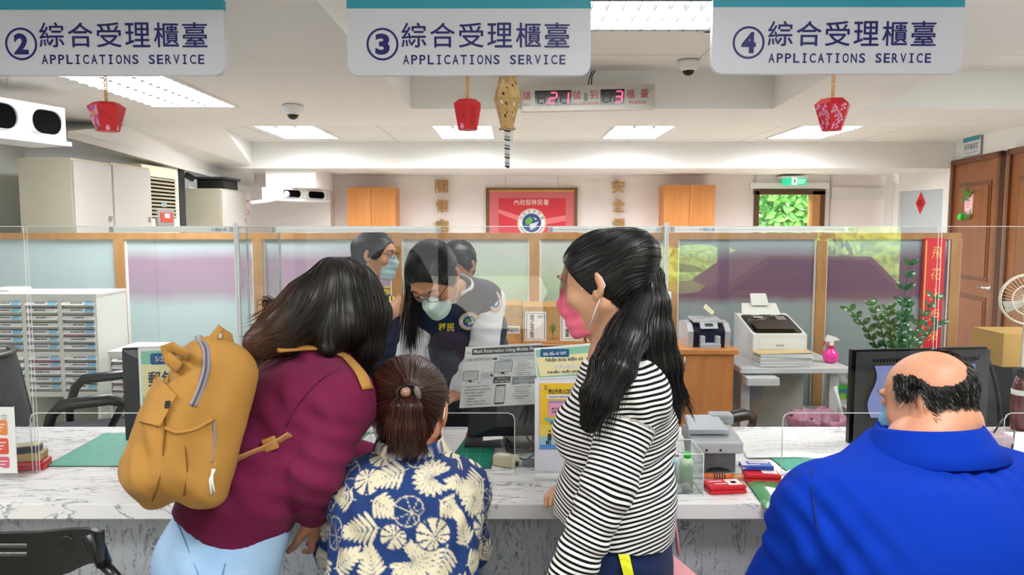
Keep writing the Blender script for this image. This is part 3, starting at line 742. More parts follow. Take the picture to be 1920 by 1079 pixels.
# ------------------------------------------------------------------ pigeon-hole drawer cabinets, left
DWH = mat('drawer_white', '#eeefe9', .4); TRAYC = ['#b9b8b2', '#bcb9c0', '#b8bcc8', '#aeb2b3', '#c9cab8', '#a9adab', '#c0c3c4']
def drawer_cabinet(cols, tiers, px0, px1, ptop, pbot, Yf, dep, label, base_y=800):
    xl, xr_ = P(px0, 600, Yf).x, P(px1, 600, Yf).x; zt = P(0, ptop, Yf).z
    t = thing('drawer_cabinet', label, 'drawer cabinet', ((xl + xr_) / 2, Yf + dep / 2, 0), 'paper drawer cabinets')
    zs = []
    for (a, c_, n) in tiers: zs.append((P(0, a, Yf).z, P(0, c_, Yf).z, n))
    b = MB(); th = .012
    b.bb((xl, Yf, 0), (xl + th, Yf + dep, zt), DWH); b.bb((xr_ - th * 1.5, Yf, 0), (xr_, Yf + dep, zt), DWH); b.bb((xl - .002, Yf - .002, zt - th), (xr_ + .002, Yf + dep + .001, zt + .002), DWH); b.bb((xl + .002, Yf + dep - .01, 0), (xr_ - .002, Yf + dep - .001, zt - .003), DWH)
    zz = [z for tr in zs for z in tr[:2]]
    for i in range(1, len(zs)): b.bb((xl + .003, Yf + .002, zs[i][0]), (xr_ - .003, Yf + dep - .002, zs[i - 1][1]), DWH)
    b.bb((xl + .004, Yf + .002, zs[-1][1] - .03), (xr_ - .004, Yf + dep - .002, zs[-1][1]), DWH); b.bb((xl + .004, Yf + .002, zs[0][0]), (xr_ - .004, Yf + dep - .002, zt - .002), DWH)
    cx = [(P(a, 600, Yf).x, P(c_, 600, Yf).x) for a, c_ in cols]
    for i in range(1, len(cx)): b.bb((cx[i - 1][1], Yf + .001, zs[-1][1] + .001), (cx[i][0], Yf + dep - .003, zt - .004), DWH); b.bb(((cx[i - 1][1] + cx[i][0]) / 2 - .006, Yf + .01, 0), ((cx[i - 1][1] + cx[i][0]) / 2 + .006, Yf + dep, zs[-1][1]), DWH)
    b.build('body', None, t)
    rnd = random.Random(int(px0) + 77)
    ink = mat('label_ink', '#5c6066', .7); tab = mat('label_blue', '#8cc6e4', .6)
    for (x0, x1) in cx:
        for (za, zb, n) in zs:
            for r in range(n):
                zt_, zb_ = za + (zb - za) * r / n, za + (zb - za) * (r + 1) / n; h = zt_ - zb_
                cc = rnd.choice(TRAYC)
                if rnd.random() < .07: cc = rnd.choice(['#d08ba8', '#b3c6a2'])
                b = MB(); b.bb((x0 + .006, Yf + .012, zb_ + h * .08), (x1 - .004, Yf + dep - .03, zb_ + h * .52), mat('tray' + cc, cc, .5)); d_ = b.build('drawer', None, t)
                b = MB(); pl = Panel((x0 + .002, Yf + .006, zt_ - h * .03), (x1, Yf + .006, zt_ - h * .03), (x0 + .002, Yf - .010, zb_ + h * .46), 100, 20, b)
                pl.slab([(0, 0), (100, 0), (100, 20), (0, 20)], PAPER, .003, 0)
                if rnd.random() < .75: pl.rect(70, 1, 97, 19, tab, .0005)
                x = rnd.uniform(20, 35)
                while x < 62: w = rnd.uniform(2, 6); pl.rect(x, 6, x + w, 13, ink, .0005); x += w + 1.5
                b.build('label_strip', None, d_)
    return t
drawer_cabinet([(-20, 41), (49, 109), (117, 179)], [(565, 660, 7), (667, 735, 5)], -26, 182, 552, 740, 4.2, .33, 'white drawer cabinet of labelled paper trays behind the left chair')
drawer_cabinet([(206, 262)], [(671, 737, 5)], 200, 268, 660, 740, 4.2, .33, 'lower white drawer cabinet half hidden behind the left monitor')
b = MB(); a = P(-20, 548, 4.35); b.bb((a.x, 4.3, P(0, 552, 4.2).z + .003), (P(28, 548, 4.35).x, 4.5, P(0, 552, 4.2).z + .018), PAPER); b.build('paper_pile', label='thin white paper pile on the left drawer cabinet', cat='paper')

# ------------------------------------------------------------------ things in front of the partition, right
# wood cabinet with the note counter
zc = P(1300, 656, 4.1).z; x1 = P(1386, 660, 4.1).x; x0 = x1 - .62
t = thing('low_cabinet', 'orange wood low cabinet carrying the banknote counter', 'cabinet', ((x0 + x1) / 2, 4.3, 0))
b = MB(); b.bb((x0, 4.13, 0), (x1 - .02, 4.52, zc - .03), WOODC); b.build('body', None, t)
b = MB(); b.bb((x0 - .01, 4.1, zc - .03), (x1, 4.53, zc), WOODC, .004); b.build('top', None, t)
b = MB(); xm = P(1272, 700, 4.1).x; b.bb((xm, 4.115, .04), (x1 - .03, 4.129, zc - .035), WOODC); d_ = b.build('door', None, t)
b = MB(); q = P(1284, 670, 4.09); b.tube([q + Vector((0, .02, 0)), q, q + Vector((0, 0, -.08)), q + Vector((0, .02, -.08))], .005, METAL, 8); b.build('handle', None, d_)
b = MB(); b.bb((x0, 4.115, .04), (xm - .004, 4.129, zc - .035), WOODC); b.build('door', None, t)
# banknote counter
def note_counter():
    xl, xr_ = P(1287, 640, 4.2).x, P(1366, 640, 4.2).x; z0 = zc; zt = P(0, 603, 4.25).z; c = (xl + xr_) / 2
    t = thing('banknote_counter', 'silver and black banknote counting machine on the low wood cabinet', 'machine', (c, 4.28, z0))
    sil = mat('counter_silver', '#d6d8da', .3, .4)
    b = MB(); pr = [(4.18, z0), (4.42, z0), (4.42, zt - .02), (4.3, zt), (4.22, zt - .01), (4.17, zt - .05)]
    b.slab([(xl + .015, y, z) for y, z in pr], (xr_ - xl - .03, 0, 0), BLACKP); b.build('body', None, t)
    for x in (xl, xr_ - .03):
        b = MB(); pr2 = [(y - .012, z if z == z0 else z + .004) for y, z in pr]; b.slab([(x, y, z) for y, z in pr2], (.03, 0, 0), sil); b.build('side_panel', None, t)
    b = MB(); b.slab([(xl + .04, 4.2, zt + .0), (xr_ - .04, 4.2, zt + .0), (xr_ - .04, 4.34, zt + .012), (xl + .04, 4.34, zt + .012)], (0, 0, .01), sil)
    pn = Panel((xl + .07, 4.19, zt + .004), (xr_ - .07, 4.19, zt + .004), (xl + .07, 4.165, zt - .03), 30, 10, b); pn.slab([(0, 0), (30, 0), (30, 10), (0, 10)], sil, .004, 0); pn.rect(8, 2, 22, 7, mat('lcd', '#3c4148', .2), .001); b.build('control_panel', None, t)
    b = MB(); b.bb((c - .055, 4.13, z0 + .03), (c - .03, 4.17, z0 + .07), sil, .004); b.bb((c + .03, 4.13, z0 + .03), (c + .055, 4.17, z0 + .07), sil, .004); b.bb((c - .055, 4.12, z0 + .0), (c + .055, 4.17, z0 + .03), sil, .004); b.build('note_tray', None, t)
    b = MB(); q = Vector((c - .0, 4.33, zt)); b.tube([q, q + Vector((.02, 0, .03))], .004, METAL, 6); b.slab([q + Vector((.0, -.03, .07)), q + Vector((.05, -.03, .03)), q + Vector((.07, .0, .04)), q + Vector((.02, 0, .085))], (0, .004, .008), mat('tag_cream', '#d9d4b4', .6)); b.build('display_flap', None, t)
note_counter()
# metal table with the printer
tz = P(1490, 690, 4.15).z
xl, xr_ = P(1388, 690, 4.15).x, P(1597, 690, 4.15).x
t = thing('side_table', 'pale grey metal table under the printer', 'table', ((xl + xr_) / 2, 4.5, 0))
TG = mat('table_grey', '#d3d6d6', .4)
b = MB(); b.bb((xl, 4.15, tz - .035), (xr_, 4.9, tz), TG, .006); b.build('table_top', None, t)
for x in (xl + .03, xr_ - .09):
    for y in (4.22, 4.82):
        b = MB(); b.bb((x, y, 0), (x + .05, y + .05, tz - .035), TG); b.build('leg', None, t)
b = MB(); b.bb((xl + .08, 4.6, .08), (xr_ - .09, 4.62, tz - .04), mat('panel_grey', '#a9a9a2', .5)); b.build('modesty_panel', None, t)
b = MB(); b.bb((xl + .02, 4.08, tz - .09), (xl + .2, 4.18, tz - .045), TG, .004); b.build('tray_rail', None, t)
b = MB(); b.tube([P(1565, 725, 4.1), P(1583, 800, 4.05)], .012, TG, 8); b.build('brace', None, t)
def printer():
    xl, xr_ = P(1412, 640, 4.3).x, P(1513, 640, 4.3).x; y0, y1 = 4.3, 4.68; zt = P(0, 600, 4.3).z - .01; wt = mat('printer_white', '#e9eae8', .4); bk = mat('printer_black', '#1a1a1c', .15)
    t = thing('laser_printer', 'white and black laser printer on the grey metal table', 'printer', ((xl + xr_) / 2, 4.5, tz))
    zt = P(0, 628, 4.3).z; hb = P(0, 588, 4.65).z
    b = MB(); pr = [(y0 + .012, tz + .001), (y1, tz + .001), (y1, hb), (y0 + .33, hb), (y0, zt), (y0, tz + .05)]
    b.slab([(xl, y, z) for y, z in pr], (xr_ - xl, 0, 0), wt)
    bmx = MB(); b.build('body', None, t)
    dy, dz = .33, hb - zt; n = Vector((0, -dz, dy)).normalized()
    pn = Panel(Vector((xl + .012, y0 + .31, zt + dz * .94)) + n * .002, Vector((xr_ - .012, y0 + .31, zt + dz * .94)) + n * .002, Vector((xl + .012, y0 + .02, zt + dz * .06)) + n * .002, 100, 60)
    pn.n = n
    pn.slab([p for p in rrect(0, 0, 100, 60, 8)], bk, .012, 0)
    pn.rect(20, 2, 38, 9, mat('lcd_pale', '#dfe6dc', .3), .0135); pn.rect(62, 2, 80, 9, MATS['lcd_pale'], .0135)
    for i in range(4): pn.rect(22 + i * 5, 13, 26 + i * 5, 17, mat('key_white', '#d8d8d6', .4), .0135)
    for i in range(3):
        for j in range(4): pn.rect(68 + j * 5, 13 + i * 4, 71 + j * 5, 15.5 + i * 4, MATS['key_white'], .0135)
    pn.rect(8, 26, 92, 54, mat('scanner_glass', '#241512', .08), .0135); pn.mb.build('control_panel', None, t)
    b = MB(); c = (xl + xr_) / 2; q0 = Vector((c, y0 + .34, hb))
    for w, h0, h1, yo in ((.24, .0, .06, .0), (.11, .05, .12, .02)):
        b.slab([q0 + Vector((-w / 2, yo, h0)), q0 + Vector((w / 2, yo, h0)), q0 + Vector((w / 2 * .9, yo + .05, h1)), q0 + Vector((-w / 2 * .9, yo + .05, h1))], (0, .008, 0), mat('tray_white', '#e4e5df', .5))
    b.build('paper_support', None, t)
    pn = PP(1424, 634, 1500, 654, y0 - .002); f0 = Panel((xl + .04, y0 - .003, zt - .035), (xr_ - .04, y0 - .003, zt - .035), (xl + .04, y0 - .003, zt - .085), 60, 12)
    f0.slab([(0, 0), (60, 0), (60, 12), (0, 12)], wt, .003, 0); f0.text('brother', 24, 4.5, 36, 8, mat('print_grey', '#4a4a50', .5), .0038, .01); f0.mb.build('front_tray', None, t)
    return xl, xr_
pxl, pxr = printer()
# stack of papers before it
b = MB(); rnd = random.Random(3); cz = tz; xa, xb = P(1420, 680, 4.2).x, P(1517, 680, 4.2).x
t = None; z = tz + .001
for i in range(13):
    o_ = rnd.uniform(-.008, .008); th = rnd.uniform(.004, .008); b.box(((xa + xb) / 2 + o_, 4.222 + rnd.uniform(-.005, .005), z + th / 2), (xb - xa, .13, th * .8), PAPER if i % 3 else mat('paper_blueish', '#dfe3ea', .7), rotm(0, 0, rnd.uniform(-.03, .03))); z += th
b.box(((xa + xb) / 2, 4.222, z + .003), (xb - xa + .02, .13, .003), mat('folder_manila', '#d9c08d', .6), rotm(0, -.02, .02))
b.build('document_stack', label='stack of white documents under a manila folder before the printer', cat='documents')
# pink spray bottle
q = P(1557, 677, 4.3); q.z = tz; t = thing('spray_bottle', 'round pink spray bottle with a white trigger on the grey table', 'bottle', q)
b = MB(); b.lathe(q, [(.022, .001), (.038, .012), (.045, .04), (.036, .068), (.018, .082), (.016, .09)], mat('bottle_pink', '#f2379f', .2, coat=.3)); b.build('bottle', None, t)
b = MB(); b.lathe(q, [(.019, .088), (.019, .104)], mat('collar_red', '#d8243c', .4), 14); b.build('collar', None, t)
b = MB(); b.slab([q + Vector((-.035, -.012, .125)), q + Vector((.045, -.012, .135)), q + Vector((.03, -.012, .15)), q + Vector((-.02, -.012, .165))], (0, .024, 0), WHITE); b.box(q + Vector((0, 0, .117)), (.026, .022, .03), WHITE, None, .004); b.build('spray_head', None, t)
b = MB(); b.tube([q + Vector((-.025, 0, .135)), q + Vector((-.04, 0, .12)), q + Vector((-.045, 0, .1))], [.006, .006, .004], mat('collar_red', '#d8243c'), 8); b.build('trigger', None, t)
# green detergent refill on a low shelf behind
q = P(1578, 775, 4.75); t = thing('detergent_bottle', 'green liquid soap bottle with a grey cap beyond the table', 'bottle', (q.x, q.y, q.z))
hh = P(1578, 718, 4.75).z - q.z
b = MB(); b.box(q + Vector((0, 0, hh / 2)), (.1, .06, hh), mat('soap_green', '#3bd02e', .25), None, .02, 3); pn = Panel(q + Vector((-.035, -.032, hh * .9)), q + Vector((.02, -.032, hh * .9)), q + Vector((-.035, -.032, hh * .2)), 10, 20, b); pn.disc(4, 12, 4, 6, mat('label_lime', '#b6d84a', .5), .0006); pn.rect(1, 2, 9, 6, mat('label_blue2', '#3c7fc0', .5), .0006); b.build('bottle', None, t)
b = MB(); b.lathe(q + Vector((0, 0, hh)), [(.036, -.01), (.036, .012), (.014, .03), (.014, .05)], mat('cap_grey', '#b9bcbc', .4), 16); b.build('cap', None, t)
b = MB(); b.bb((q.x - .2, 4.65, q.z - .03), (q.x + .5, 4.95, q.z - .001), TG)
for xx in (q.x - .18, q.x + .46): b.bb((xx, 4.67, 0), (xx + .03, 4.93, q.z - .03), TG)
b.build('low_shelf', label='grey low shelf carrying the green soap bottle', cat='shelf')
# bin with a pink bag
c = P(1530, 812, 3.95); zt = P(1530, 785, 3.95).z
t = thing('waste_bin', 'waste bin lined with a crumpled pink plastic bag behind the counter', 'bin', (c.x, c.y, 0))
b = MB(); b.lathe((c.x, c.y, 0), [(.1, 0.001), (.13, zt - .03), (.128, zt - .03), (.1, .01)], DARKG, 24); b.build('bucket', None, t)
PINKB = mat('bag_pink', '#ad7890', .35, sss=0); V = []; F = []; rnd = random.Random(9); n = 40
rows = [(.135, -.12, 0), (.142, -.03, .004), (.15, .0, .012), (.138, .025, .014), (.12, .005, .012), (.108, -.06, .01)]
for (r, z, j) in rows:
    for k in range(n): a = 2 * PI * k / n; rr = r + j * math.sin(k * 1.9 + z * 60) + rnd.uniform(-1, 1) * j * .6; V.append((c.x + rr * math.cos(a), c.y + rr * math.sin(a), zt + z + rnd.uniform(-1, 1) * j))
for i in range(len(rows) - 1):
    for k in range(n): F.append([i * n + k, i * n + (k + 1) % n, (i + 1) * n + (k + 1) % n, (i + 1) * n + k])
F.append(list(range((len(rows) - 1) * n, len(rows) * n)))
b = MB(); b.add(V, F, PINKB, True); b.build('bag', None, t)
# cardboard boxes by the partition, behind the leaning clerk
CARD = noisy_mat('cardboard', '#c29a62', '#b58b52', 30, .7)
zb = P(0, 640, 4.5).z
b = MB(); xa, xb = P(935, 640, 4.35).x, P(1386, 660, 4.1).x - .645
ztab = zb - .0
t = thing('side_board', 'wood sideboard carrying the cardboard boxes', 'sideboard', ((xa + xb) / 2, 4.6, 0)); b.bb((xa, 4.32, 0), (xb, 4.93, zb - .02), WOODC); b.build('body', None, t)
b = MB(); b.bb((xa - .01, 4.3, zb - .02), (xb + .01, 4.94, zb), WOODC); b.build('top', None, t)
def carton(px0, px1, py0, Y, dep, label, face=None):
    a = P(px0, py0, Y); c_ = P(px1, py0, Y); zt = a.z
    t = thing('cardboard_box', label, 'box', ((a.x + c_.x) / 2, Y + dep / 2, zb), 'cardboard boxes')
    b = MB(); b.bb((a.x, Y, zb + .001), (c_.x, Y + dep, zt), CARD, .003); b.build('box', None, t)
    if face:
        pn = Panel((a.x, Y - .001, zt), (c_.x, Y - .001, zt), (a.x, Y - .001, zb), 100, 100); face(pn); pn.mb.build('label', None, t)
BLUEL = mat('label_blue_line', '#4f6f9a', .6)
def f1(pn):
    for (u0, u1, s) in ((4, 38, '護照/機票/其他'), (61, 97, '護照+機票')):
        pn.rect(u0, 14, u1, 92, PAPER); 
        for q in ((u0 + 2, 18, u1 - 2, 19.2), (u0 + 2, 87, u1 - 2, 88.2)): pn.rect(*q, BLUEL, .001)
        for q in ((u0 + 2, 18, u0 + 3, 88), (u1 - 3, 18, u1 - 2, 88)): pn.rect(*q, BLUEL, .001)
        n = len(s)
        for i, ch in enumerate(s): pn.text(ch, u0 + 8, 22 + i * 62 / n, u0 + 14.5, 22 + (i + .86) * 62 / n, INK, .001, .01)
        for i in range(3): pn.rect(u0 + 20, 24 + i * 2.4, u0 + 29, 25.2 + i * 2.4, BLUEL, .001)
    for k in range(7):
        a = -PI * .9 + PI * .8 * k / 6; pn.poly([(49, 70), (49 + 6 * math.cos(a) - 1, 62 + 14 * math.sin(a)), (49 + 6 * math.cos(a) + 1, 60 + 14 * math.sin(a))], mat('print_green', '#6f8a3e', .7), .001)
    pn.rect(48.3, 55, 49.7, 80, MATS['print_green'], .001); pn.text('好家在', 42, 82, 57, 90, mat('print_brown', '#7a5a30', .7), .001)
carton(980, 1096, 575, 4.4, .3, 'cardboard box with two white labels behind the leaning clerk', f1)
def f2(pn): pn.rect(12, 55, 92, 75, PAPER); pn.text('專勤隊', 30, 58, 85, 72, INK, .001); pn.rect(0, 0, 22, 48, mat('sticky_yellow', '#ecd76a', .7), .001)
carton(938, 978, 572, 4.42, .3, 'narrow cardboard box half hidden by the leaning clerk', f2)
b = MB(); b.bb((P(1100, 620, 4.45).x, 4.45, zb + .001), (P(1165, 620, 4.45).x, 4.7, P(0, 612, 4.45).z), mat('white_case', '#eceeef', .4), .006); b.build('white_box', label='white box beside the cardboard box with labels', cat='box')
b = MB(); xq = P(1236, 600, 4.6).x; b.bb((xq - .09, 4.62, 0), (P(1260, 600, 4.6).x, 4.9, P(0, 548, 4.6).z), mat('white_case', '#eceeef', .4), .008); b.build('white_cabinet', label='slim white cabinet standing behind the striped woman', cat='cabinet')

# hanging red couplet
cx0, cx1 = P(1731, 550, 4.95).x, P(1769, 550, 4.95).x; z1 = P(0, 447, 4.95).z; z0 = P(0, 660, 4.95).z
pn = Panel((cx0, 4.955, z1), (cx1, 4.955, z1), (cx0, 4.955, z0), 38, 213)
pn.slab([(0, 0), (38, 0), (38, 213), (0, 213)], mat('couplet_red', '#dd1f2e', .45), .03, 0)
gp = mat('gold_print', '#f0b860', .45); pn.rect(1.5, 4, 4, 209, gp, .001)
for i, ch in enumerate('飛花入戶來'):
    pn.text(ch, 13, 16 + i * 39, 33, 38 + i * 39, gp, .001, 0, True, 3, .12)
pn.mb.build('hanging_scroll', label='tall red couplet scroll with gold characters on the partition post', cat='scroll')
# carton and dark desk at the right edge
b = MB(); dz = P(0, 681, 4.6).z; b.bb((3.0, 4.42, dz - .03), (4.3, 4.92, dz), DARKG); b.bb((3.02, 4.44, 0), (3.06, 4.9, dz - .03), DARKG); b.bb((4.2, 4.44, 0), (4.24, 4.9, dz - .03), DARKG); b.build('dark_desk', label='dark desk at the right edge carrying a carton', cat='desk')
b = MB(); b.bb((P(1881, 650, 4.45).x, 4.45, dz + .001), (P(1881, 650, 4.45).x + .3, 4.75, P(0, 626, 4.45).z), mat('carton_tan', '#d0a85e', .7), .003); b.build('carton', label='tan carton on the dark desk at the right edge', cat='box')
# fan at the right edge
c = P(1930, 562, 4.2); t = thing('desk_fan', 'white round desk fan cut by the right edge', 'fan', (c.x, c.y, 0))
FW = mat('fan_cream', '#ece4cf', .4); b = MB(); r = .145
ax = Vector((-.45, -.9, 0)).normalized(); u_ = Vector((0, 0, 1)); v_ = ax.cross(u_)
for rr, off in ((r, 0), (r * .97, .03), (r * .97, -.03), (r * .6, .045), (r * .25, .05)):
    b.tube([c + ax * off + (u_ * math.cos(2 * PI * k / 32) + v_ * math.sin(2 * PI * k / 32)) * rr for k in range(33)], .004, FW, 6)
for k in range(40):
    a = 2 * PI * k / 40; e = u_ * math.cos(a) + v_ * math.sin(a); b.tube([c + ax * .05 + e * r * .2, c + ax * .045 + e * r * .6, c + ax * .0 + e * r], .0014, FW, 4)
b.build('guard', None, t)
b = MB(); b.lathe(c, [(.03, -.01), (.03, .02), (.02, .045)], FW, 16, True, ax)
for k in range(3):
    a = 2 * PI * k / 3; e = u_ * math.cos(a) + v_ * math.sin(a); f = ax.cross(e); b.slab([c + e * .03 - f * .01, c + e * .12 - f * .05, c + e * .13 + f * .02, c + e * .03 + f * .02], ax * .004, mat('fan_blade', '#d6dbd8', .3))
b.build('rotor', None, t)
b = MB(); b.tube([c - ax * .03, c - ax * .05 - u_ * .1, (c.x, c.y + .02, .75), (c.x, c.y + .02, .02)], .016, FW, 10); b.lathe((c.x, c.y + .02, 0), [(.16, .001), (.16, .015), (.03, .03)], FW, 24); b.build('stand', None, t)
# ================================================================== THE COUNTER
CZ = 0.80
MARB = marble_mat('counter_marble', '#f6f6f7', '#7f828c', 5.0, (.8, 3.6, 1.0), .25, .18)
MARG = marble_mat('grey_marble', '#b3b9c1', '#43464e', 9.0, (2.4, 1.0, .7), .08, .35)
t = thing('service_counter', 'long white marble service counter with a grey marble front', 'counter', (0, 2.5, 0))
b = MB(); b.bb((-3.3, 2.08, CZ - .046), (3.6, 2.90, CZ), MARB, .003); b.build('worktop', None, t)
b = MB(); b.bb((-3.3, 2.20, 0), (3.6, 2.24, CZ - .046), MARG); b.build('front_panel', None, t)
for x in (-3.25, -.9, .5, 3.5):
    b = MB(); b.bb((x, 2.24, 0), (x + .04, 2.88, CZ - .046), WHITE); b.build('support_panel', None, t)

# ------------------------------------------------------------------ acrylic screens
SY = 2.34
zT = P(960, 425, SY).z; zS = P(960, 775, SY).z
def screen(x0, x1, s0, s1, label):
    t = thing('acrylic_screen', label, 'screen', ((x0 + x1) / 2, SY, CZ), 'clear acrylic counter screens')
    r = .02
    out = [(x0, CZ + .001), (s0, CZ + .001)] + [(s0, zS - r)] + [(s0 + r - r * math.cos(a), zS - r + r * math.sin(a)) for a in (PI / 6, PI / 3, PI / 2)] + \
          [(s1 - r + r * math.sin(a), zS - r + r * math.cos(a)) for a in (0, PI / 6, PI / 3, PI / 2)] + [(s1, CZ + .001), (x1, CZ + .001), (x1, zT), (x0, zT)]
    # two faces built from convex pieces, so that the sheet stays flat
    b = MB()
    for (a0, a1, z0, z1) in ((x0, s0, CZ + .001, zS), (s1, x1, CZ + .001, zS), (x0, x1, zS, zT)):
        for y in (SY - .0025, SY + .0025): b.quad((a0, y, z0), (a1, y, z0), (a1, y, z1), (a0, y, z1), ACR)
    b.build('sheet', None, t)
    b = MB(); e = .0011
    arc = [(s0, CZ + .001), (s0, zS - r), (s0 + r * .3, zS - r * .3), (s0 + r, zS), (s1 - r, zS), (s1 - r * .3, zS - r * .3), (s1, zS - r), (s1, CZ + .001)]
    b.tube([(u, SY, z) for u, z in arc], e * 1.4, ACR_EDGE, 6, True); b.tube([(x0, SY, zT), (x1, SY, zT)], e, ACR_EDGE, 6)
    for x in (x0, x1): b.tube([(x, SY, CZ), (x, SY, zT)], e, ACR_EDGE, 6)
    b.build('polished_edge', None, t)
    return t
X = lambda px, Y=SY: P(px, 500, Y).x
screen(X(-420), X(48), X(-400), X(-110), 'clear acrylic screen at the far left of the counter')
screen(X(54), X(441), PZ(62, 889, CZ).x, X(400), 'clear acrylic screen between the staff and the woman with the backpack')
screen(X(447), X(1246), X(690), X(965), 'wide clear acrylic screen before the leaning clerk')
screen(X(1252), X(1757), X(1477), X(1748), 'clear acrylic screen before the bald man')
screen(X(1763), X(2250), X(1900), X(2200), 'clear acrylic screen right of the bald man')
def divider(x, y0, y1, label):
    t = thing('acrylic_divider', label, 'screen', (x, (y0 + y1) / 2, CZ), 'clear acrylic dividers between the counters')
    b = MB()
    for xx in (x - .0025, x + .0025): b.quad((xx, y0, CZ + .001), (xx, y1, CZ + .001), (xx, y1, zT), (xx, y0, zT), ACR)
    b.build('sheet', None, t)
    b = MB(); m = mat('acrylic_profile', '#d4d9da', .3)
    b.bb((x - .007, y0 - .004, CZ + .001), (x + .007, y0 + .004, zT + .012), m); b.bb((x - .003, y1 - .003, CZ + .001), (x + .003, y1 + .003, zT), m); b.bb((x - .002, y0, zT - .003), (x + .002, y1, zT), m)
    b.bb((x - .003, y0 + .09, CZ + .001), (x + .003, y0 + .094, zT), m); b.build('profile', None, t)
divider(X(444), SY + .008, 2.78, 'clear acrylic divider left of the leaning clerk')
divider(X(1249), SY + .008, 2.78, 'clear acrylic divider behind the striped woman')
# white name strips on top of the screens
for (p0, p1, txt, lab) in ((204, 439, True, 'white staff name strip on the screen left of the first divider'), (508, 826, False, 'white staff name strip above the standing clerk'), (1028, 1240, False, 'white staff name strip above the striped woman'), (1256, 1600, True, 'white staff name strip before the back window')):
    pn = PP(p0, 424.5, p1, 436, SY + .015); b = pn.mb; L = p1 - p0
    pn.slab([(0, 0), (L, 0), (L, 11.5), (0, 11.5)], mat('strip_white', '#ffffff', .35), .006, 0)
    pn.rect(0, 0, L, 1.2, mat('strip_line', '#b9bfc4', .5), .0005); pn.rect(0, 0, 9, 11.5, mat('strip_clip', '#ccd1d4', .3), .001); pn.rect(L - 9, 0, L, 11.5, MATS['strip_clip'], .001)
    pn.rect(3, 1, 3.8, 11, INK, .0014); pn.rect(6, 1, 6.6, 11, INK, .0014)
    if txt:
        u = L - 40 if p0 < 1000 else 58
        pn.ring(u, 6, 1.8, 2.4, mat('strip_blue', '#4f86c2', .5), .001); pn.text('服務人員', u + 4, 3, u + 26, 9.5, MATS['strip_blue'], .001)
    b.build('name_strip', label=lab, cat='name strip', group='name strips on the screens')

# ================================================================== SIGNS
SGY = 2.74
SGREY = mat('sign_grey', '#d9dbea', .32); STEAL = mat('sign_teal', '#2f9dbb', .35); NAVY = mat('sign_navy', '#14146e', .35)
def counter_sign(px0, px1, yb, band, num, tx, label, round_left=True):
    zb = P(0, yb, SGY).z; x0 = P(px0, yb, SGY).x; x1 = P(px1, yb, SGY).x
    ztop = 2.398
    t = thing('counter_sign', label, 'sign', ((x0 + x1) / 2, SGY + .02, zb), 'hanging counter signs')
    Wp = px1 - px0; k = (x1 - x0) / Wp; Hm = ztop - zb; Hp = Hm / k
    pn = Panel((x0, SGY, ztop), (x1, SGY, ztop), (x0, SGY, zb), Wp, Hp)
    ybp = lambda y: Hp - (P(0, y, SGY).z - zb) / k
    pn.slab(rrect(0, ybp(band), Wp, Hp, 20, (0, 1, 1, 0)), SGREY, .028, 0)
    pn.slab([(0, 0), (Wp, 0), (Wp, ybp(band)), (0, ybp(band))], STEAL, .028, 0)
    pn.mb.build('panel', None, t)
    pn.mb = MB()
    cu, cv = tx - px0, None
    vv = lambda y: ybp(y + (yb - 140))
    r = 30
    c_u = cu - 77 + (1 if num == '2' else 0); pn.ring(c_u, vv(82), r - 4.2, r, NAVY, .0008)
    pn.text(num, c_u - 14, vv(101), c_u + 14, vv(61), NAVY, .0008, .035, True, 4) if False else pn.text(num, c_u - 13.5, vv(62), c_u + 13.5, vv(102), NAVY, .0008, .045, True, 4)
    for i, ch in enumerate('綜合受理櫃臺'):
        u = cu - 41 + i * 53.4; pn.text(ch, u, vv(42), u + 46, vv(88), NAVY, .0008, .018, True, 4)
    s_ = 'APPLICATIONS SERVICE'; n = len(s_)
    for i, ch in enumerate(s_):
        if ch == ' ': continue
        u = cu - 39 + i * 15.4
        if ch == 'I': 
            pn.rect(u + 4.3, vv(102), u + 7.3, vv(120), NAVY, .0008); pn.rect(u + 1.8, vv(102), u + 9.8, vv(104.4), NAVY, .0008); pn.rect(u + 1.8, vv(117.6), u + 9.8, vv(120), NAVY, .0008)
        else: pn.text(ch, u, vv(102), u + 11.6, vv(120), NAVY, .0008, .02, True, 3)
    pn.mb.build('lettering', None, t, label='navy lettering')
    if num != '2':
        for x in (x0 + .12, x1 - .12):
            b = MB(); b.tube([(x, SGY + .014, ztop), (x, SGY + .014, 2.66)], .006, METAL, 8); b.build('hanging_rod', None, t)
counter_sign(-45, 422, 140.5, 18.5, '2', 119, 'grey and teal counter sign with the number 2')
counter_sign(652, 1107, 141, 16, '3', 795, 'grey and teal counter sign with the number 3')
counter_sign(1334, 1803, 138, 13.5, '4', 1479, 'grey and teal counter sign with the number 4')

